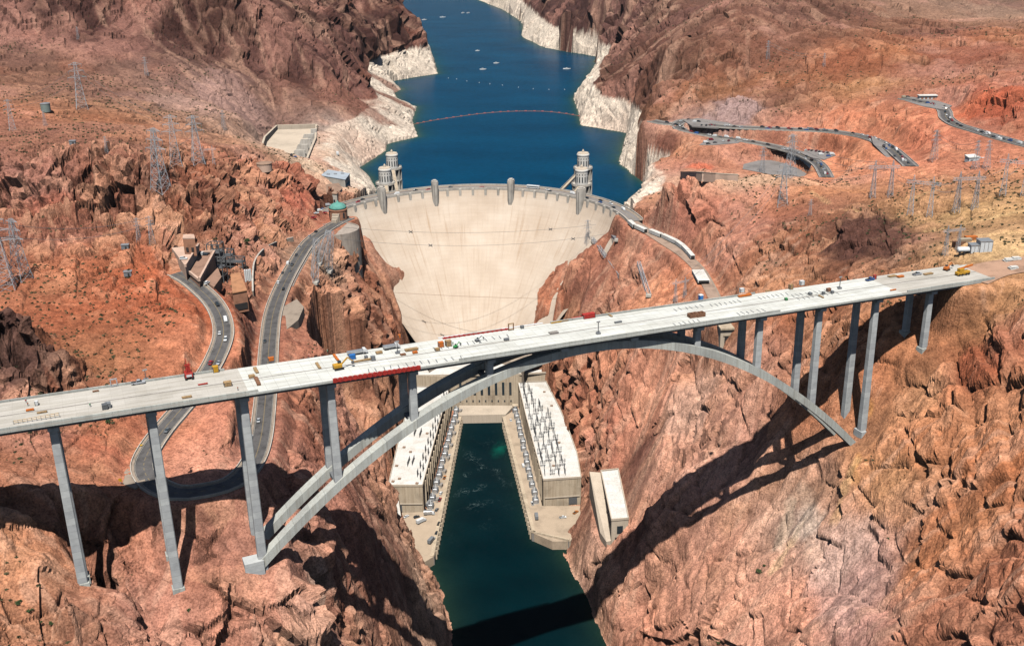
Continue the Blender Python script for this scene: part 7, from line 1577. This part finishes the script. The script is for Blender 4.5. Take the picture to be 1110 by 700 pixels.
def crate(u, v, d, mt, lab, name='crate', cat='crate', rz=0.0, grp='crates and boxes on the bridge deck'):
    o = dthing(name, u, v, lab, cat, grp, rz); b = MB(); b.box((0, 0, .15), d); b.build('body', M[mt], o, bevel=.06); b = MB()
    for sx in (-1, 1):
        for sy in (-1, 1): b.box((sx*(d[0]/2-.02), sy*(d[1]/2-.02), 0), (.2, .2, d[2]+.25))
    b.build('post', M['steel_dark'], o); b = MB(); b.box((0, 0, d[2]+.15), (d[0]*1.04, d[1]*1.04, .12)); b.build('lid', M[mt], o)
for a in [(234, 403, (2.2, 2.0, 2.4), 'yellow', 'yellow crate at the far parapet right of the red crane'), (247, 418, (3, 2.2, 1.6), 'wood', 'tan crate in the middle of the deck right of the red crane'), (382, 389, (2.6, 1.8, 1.8), 'blue', 'blue generator box left of the long plank stack'), (404.5, 390.5, (1.6, 1.4, 1.8), 'grey', 'dark grey box right of the long plank stack'), (397, 389, (1.2, 1.2, 1.3), 'grey', 'small dark drum box left of the dark grey box'), (478, 376, (2.2, 1.8, 2.2), 'orange', 'left one of two tan crates on mid deck'), (486, 375, (2.4, 2.0, 2.5), 'wood', 'right one of two tan crates on mid deck'), (474, 380, (2, 1.4, 1), 'wood', 'low crate below the two tan crates'), (638, 344.5, (6, 2.4, 2.0), 'red', 'red open container at the far parapet of mid deck'), (625, 345.5, (5, 1.2, .5), 'red', 'flat red plates left of the red container'), (804, 317, (2.2, 1.6, 2.0), 'white', 'white box at the far edge left of the timber'), (869, 309, (2.2, 1.8, 2.2), 'white', 'white box at the far edge over the tall columns'), (857, 313.5, (1.8, 1.6, 2.4), 'wood', 'tan box left of the white box at the far edge'), (898, 316, (2.0, 1.4, 1.6), 'rust', 'rust brown box at mid deck over the tall columns'), (902, 318, (1.2, 1.2, 1.2), 'grey', 'small dark box beside the rust brown one'), (892.5, 319, (1.2, 1.2, 1.2), 'grey', 'small dark box left of the rust brown one'), (852, 325.5, (1.2, 1.2, 1), 'green', 'small green box near the deck joint over the right arch'), (878, 319.5, (1.6, 1.4, 1.0), 'grey', 'dark box in the deck joint line over the right columns'), (948, 302.5, (1.4, 1.2, 2.0), 'red', 'narrow red box right of the blue pickup'), (566, 356, (1.4, 1.0, 1.2), 'grey', 'dark box near the far parapet over the arch crown'), (670, 350, (3.5, .8, .6), 'grey', 'dark pipe box on mid deck right of the light mast'), (549, 369, (2.2, 1.0, .9), 'grey', 'dark box right of the dark loader'), (114, 443, (2.0, 2.2, 1.8), 'steel_dark', 'left one of the dark generator pair on the left deck'), (117.5, 441.5, (2.0, 2.2, 1.8), 'grey', 'right one of the dark generator pair on the left deck'), (433, 366, (1.2, 1.0, 1.3), 'orange', 'orange box by the left end of the far red forms'), (294, 391, (2.4, 1.4, 1.4), 'orange', 'orange lift at the far edge of the fresh deck'), (40, 439, (1.2, 1.2, 1.6), 'white', 'white box at the far left deck'), (600, 361, (4.2, 2, .3), 'old_concrete', 'flat grey plate on mid deck')]: crate(*a)
o = dthing('portable_toilet', 759.5, 326, 'bright blue portable toilet at the far parapet', 'toilet'); b = MB(); b.box((0, 0, .1), (1.9, 1.9, 3.0)); b.build('cabin', M['blue'], o, bevel=.08); b = MB(); b.box((0, 0, 3.1), (2.05, 2.05, .25), taper=.85); b.build('roof', M['white'], o); b = MB(); b.box((0, -.97, .25), (1.2, .08, 2.5)); b.build('door', plain('pale blue door', (.06, .25, .6)), o)
for i in range(2):
    o = dthing('steel_form', 751+7.5*i, 343.5-.9*i, '%s rusty open steel form box at the near deck edge' % ('left' if i == 0 else 'right'), 'form box', 'rusty form boxes on the deck'); b = MB()
    for sy in (-1, 1): b.box((0, sy*1.4, 0), (4.6, .3, 1.9))
    for sx in (-1, 0, 1): b.box((sx*2.2, 0, 0), (.3, 2.8, 1.9))
    b.build('frame', M['rust'], o); b = MB(); b.box((0, 0, .05), (4.4, 2.6, .3)); b.build('base', M['orange'], o)
def mast(u, v, h, lab):
    o = dthing('light_mast', u, v, lab, 'light mast', 'light masts on the bridge deck'); b = MB(); b.box((0, 0, 0), (2.0, 1.4, .8)); b.build('base', M['grey'], o); b = MB(); b.bar((0, 0, .8), (0, 0, h), .3); b.build('pole', M['steel_dark'], o); b = MB(); b.bar((-.9, 0, h), (.9, 0, h), .5); b.build('lamp_bar', M['silver'], o)
mast(431, 383, 5.6, 'thin light mast below the white truck at the far red forms'); mast(648.5, 362, 6.0, 'thin light mast in the middle of the deck below the red container'); mast(910, 313, 6.4, 'thin light mast over the tall right columns'); mast(158.5, 412, 4.6, 'thin light mast right of the silver pickup on the left deck')
for (u, v, lab) in ((124, 419, 'narrow grey barrier frame at the far left parapet'), (554, 358, 'brown gate frame standing at the far edge over the arch crown')):
    o = dthing('gate_frame', u, v, lab, 'frame', 'frames on the bridge deck'); b = MB(); b.bar((-1.2, 0, 0), (-1.2, 0, 3.4), .4); b.bar((1.2, 0, 0), (1.2, 0, 3.4), .4); b.build('post', M['rust'] if u > 300 else M['steel'], o); b = MB(); b.bar((-1.4, 0, 3.3), (1.4, 0, 3.3), .4); b.bar((-1.2, 0, .4), (1.2, 0, .4), .3); b.build('beam', M['wood'] if u > 300 else M['steel'], o)
o = dthing('guard_rail', 40, 456, 'yellow and grey temporary guard rail along the near left parapet', 'guard rail'); b = MB()
for k in range(11): b.bar((-8+1.6*k, 0, 0), (-8+1.6*k, 0, 1.7), .16)
b.build('post', M['grey'], o); b = MB(); b.bar((-8, 0, 1.6), (8, 0, 1.6), .14); b.bar((-8, 0, .9), (8, 0, .9), .12); b.build('rail', M['yellow'], o)
# dark rebar bundles laid across the fresh deck in batches
rb0 = None
for (k0, k1, o0, n) in ((3.45, 4.3, -2.5, 9), (4.2, 4.7, -3.0, 5), (4.4, 5.1, 10.5, 8), (5.1, 5.5, 12.5, 4), (7.6, 8.05, -2.8, 6), (7.9, 8.4, 14.5, 6), (8.45, 9.0, 13.5, 7), (8.6, 9.1, -1.5, 6), (9.25, 9.8, 14.0, 7), (9.75, 10.5, 6.0, 9), (9.75, 10.4, 10.5, 8)):
    for i in range(n):
        k = k0+(k1-k0)*i/n+random.uniform(-.008, .008); q = BR(k, o0+random.uniform(-.5, .5), .02)
        if rb0 is None:
            o = rb0 = empty('rebar_bundle'); b = MB()
            for j in range(4): b.bar((-1.7, -.15+.1*j, .07), (1.7+.1*j, -.15+.1*j, .07), .085)
            b.build('bar', M['grey'], o); b = MB(); b.box((-1.2, 0, 0), (.12, .5, .03)); b.box((1.2, 0, 0), (.12, .5, .03)); b.build('spacer', M['wood'], o)
        else: o = copy_tree(rb0)
        o.location = q; o.rotation_euler = (0, 0, BAZ+math.pi/2+random.uniform(-.25, .05)); tag(o, 'dark grey rebar bundle lying across the fresh deck in batches', 'rebar bundle', 'rebar bundles on the fresh deck')
# workers
skin = plain('skin', (.42, .26, .18), .6); denim = plain('denim', (.05, .07, .14), .8); hatm = plain('hard hat', (.8, .78, .70), .4)
def person(u, v, vest, lab, rz=0.0, stoop=0.0):
    q = deckat(u, v); o = empty('person', q, BAZ+rz); tag(o, lab, 'person', 'workers on the bridge deck')
    V_ = [((0, 0, .98), .15), ((0, -.02-stoop*.3, 1.22), .17), ((0, -.03-stoop*.6, 1.44), .15), ((0, -.04-stoop*.75, 1.55), .065), ((0, -.06-stoop*.85, 1.66), .10), ((0, -.06-stoop*.9, 1.76), .085), ((.20, -.03-stoop*.55, 1.42), .06), ((.29, -.08-stoop*.55, 1.16), .048), ((.27, -.26-stoop*.6, .98), .04), ((-.20, -.03-stoop*.55, 1.42), .06), ((-.29, -.02-stoop*.55, 1.16), .048), ((-.27, -.16-stoop*.6, .95), .04), ((.10, 0, .88), .10), ((.13, -.05, .50), .07), ((.14, .02, .10), .055), ((.15, -.14, .05), .045), ((-.10, 0, .88), .10), ((-.13, .08, .50), .07), ((-.14, .12, .10), .055), ((-.15, -.03, .05), .045)]
    E_ = [(0, 1), (1, 2), (2, 3), (3, 4), (4, 5), (2, 6), (6, 7), (7, 8), (2, 9), (9, 10), (10, 11), (0, 12), (12, 13), (13, 14), (14, 15), (0, 16), (16, 17), (17, 18), (18, 19)]
    me = bpy.data.meshes.new('body'); me.from_pydata([a for a, _ in V_], E_, []); ob = bpy.data.objects.new('body', me); COL.objects.link(ob); ob.parent = o; sk = ob.modifiers.new('skin', 'SKIN'); sk.use_smooth_shade = True
    for i, (_, r) in enumerate(V_): me.skin_vertices[0].data[i].radius = (r, r)
    me.skin_vertices[0].data[0].use_root = True; ob.modifiers.new('sub', 'SUBSURF').levels = 1; me.materials.append(denim)
    b = MB(); b.lathe([(.20, .95), (.225, 1.15), (.235, 1.40), (.12, 1.52)], (0, -.02-stoop*.4, 0), n=12, cap=False); b.build('vest', M[vest], o); b = MB(); b.lathe([(.15, 0), (.135, .09), (.07, .15), (.01, .16)], (0, -.07-stoop*.9, 1.73), n=12); b.build('hard_hat', hatm, o); b = MB(); b.lathe([(.02, -.13), (.085, -.08), (.098, 0), (.08, .06)], (0, -.075-stoop*.9, 1.69), n=10); b.build('face', skin, o)
for a in ((98, 441, 'green', 'worker in a lime vest walking on the tan left deck', .3), (30.5, 440, 'orange', 'worker in an orange vest at the far left deck', 1.0), (28.5, 436.5, 'red', 'worker in a red top left of the orange vested one', 0), (355, 383, 'green', 'worker in a green vest at the far edge of the fresh deck', .5), (335, 388, 'red', 'worker in a red vest near the far edge of the fresh deck', 2.0), (491, 374, 'green', 'worker in a green vest beside the two tan crates', .2), (258, 423, 'orange', 'worker in an orange vest at the near parapet', 1.4), (520, 372, 'grey', 'worker in grey beside the dark loader', .4)): person(*a)
# tools at the hairpin lay-by
q = bp(153, 486, 203.2); o = vehicle('pickup', 'yellow'); o.location = (q[0], q[1], 203.2); o.rotation_euler = (0, 0, 1.2); tag(o, 'yellow works pickup parked at the hairpin lay-by', 'pickup truck')
q = bp(131, 524, 203.1); o = empty('sign_board', (q[0], q[1], 203.1)); tag(o, 'small yellow warning board at the outer edge of the lay-by', 'sign'); b = MB(); b.bar((0, 0, 0), (0, 0, 1.8), .15); b.build('post', M['steel'], o); b = MB(); b.box((0, -.1, 1.2), (1.6, .1, 1.4)); b.build('panel', M['yellow'], o)
# loose blocks and slabs at the right end
for (u, v, lab) in ((1092, 283.5, 'left pile of white concrete slabs beyond the right deck end'), (1101, 282, 'right pile of white concrete slabs beyond the right deck end'), (1098, 292, 'scattered white panels nearer on the graded dirt')):
    q = at(u, v); o = empty('slab_pile', (q[0], q[1], q[2]+.2), .4); tag(o, lab, 'slab pile', 'white slab piles on the graded dirt'); b = MB()
    for k in range(4): b.box((random.uniform(-1, 1), random.uniform(-.4, .4), .42*k), (6-.6*k, 2.4, .38), rz=random.uniform(-.15, .15))
    b.build('slab', M['roof_white'], o); b = MB(); b.box((0, 0, -.5), (3.5, 1.6, .5)); b.build('bearer', M['wood'], o)

# ------------------------------------------------------------------ thin desert haze
mb = MB(); mb.box((0, 3000, -60), (12000, 8400, 760)); hm = bpy.data.materials.new('haze'); hm.use_nodes = True; n = hm.node_tree; n.nodes.clear()
pv = n.nodes.new('ShaderNodeVolumePrincipled'); pv.inputs['Color'].default_value = (.80, .88, 1.0, 1); pv.inputs['Density'].default_value = HAZE; pv.inputs['Anisotropy'].default_value = .25
om = n.nodes.new('ShaderNodeOutputMaterial'); n.links.new(pv.outputs[0], om.inputs['Volume'])
tag(mb.build('haze', hm), kind='stuff'); S.cycles.volume_bounces = 0
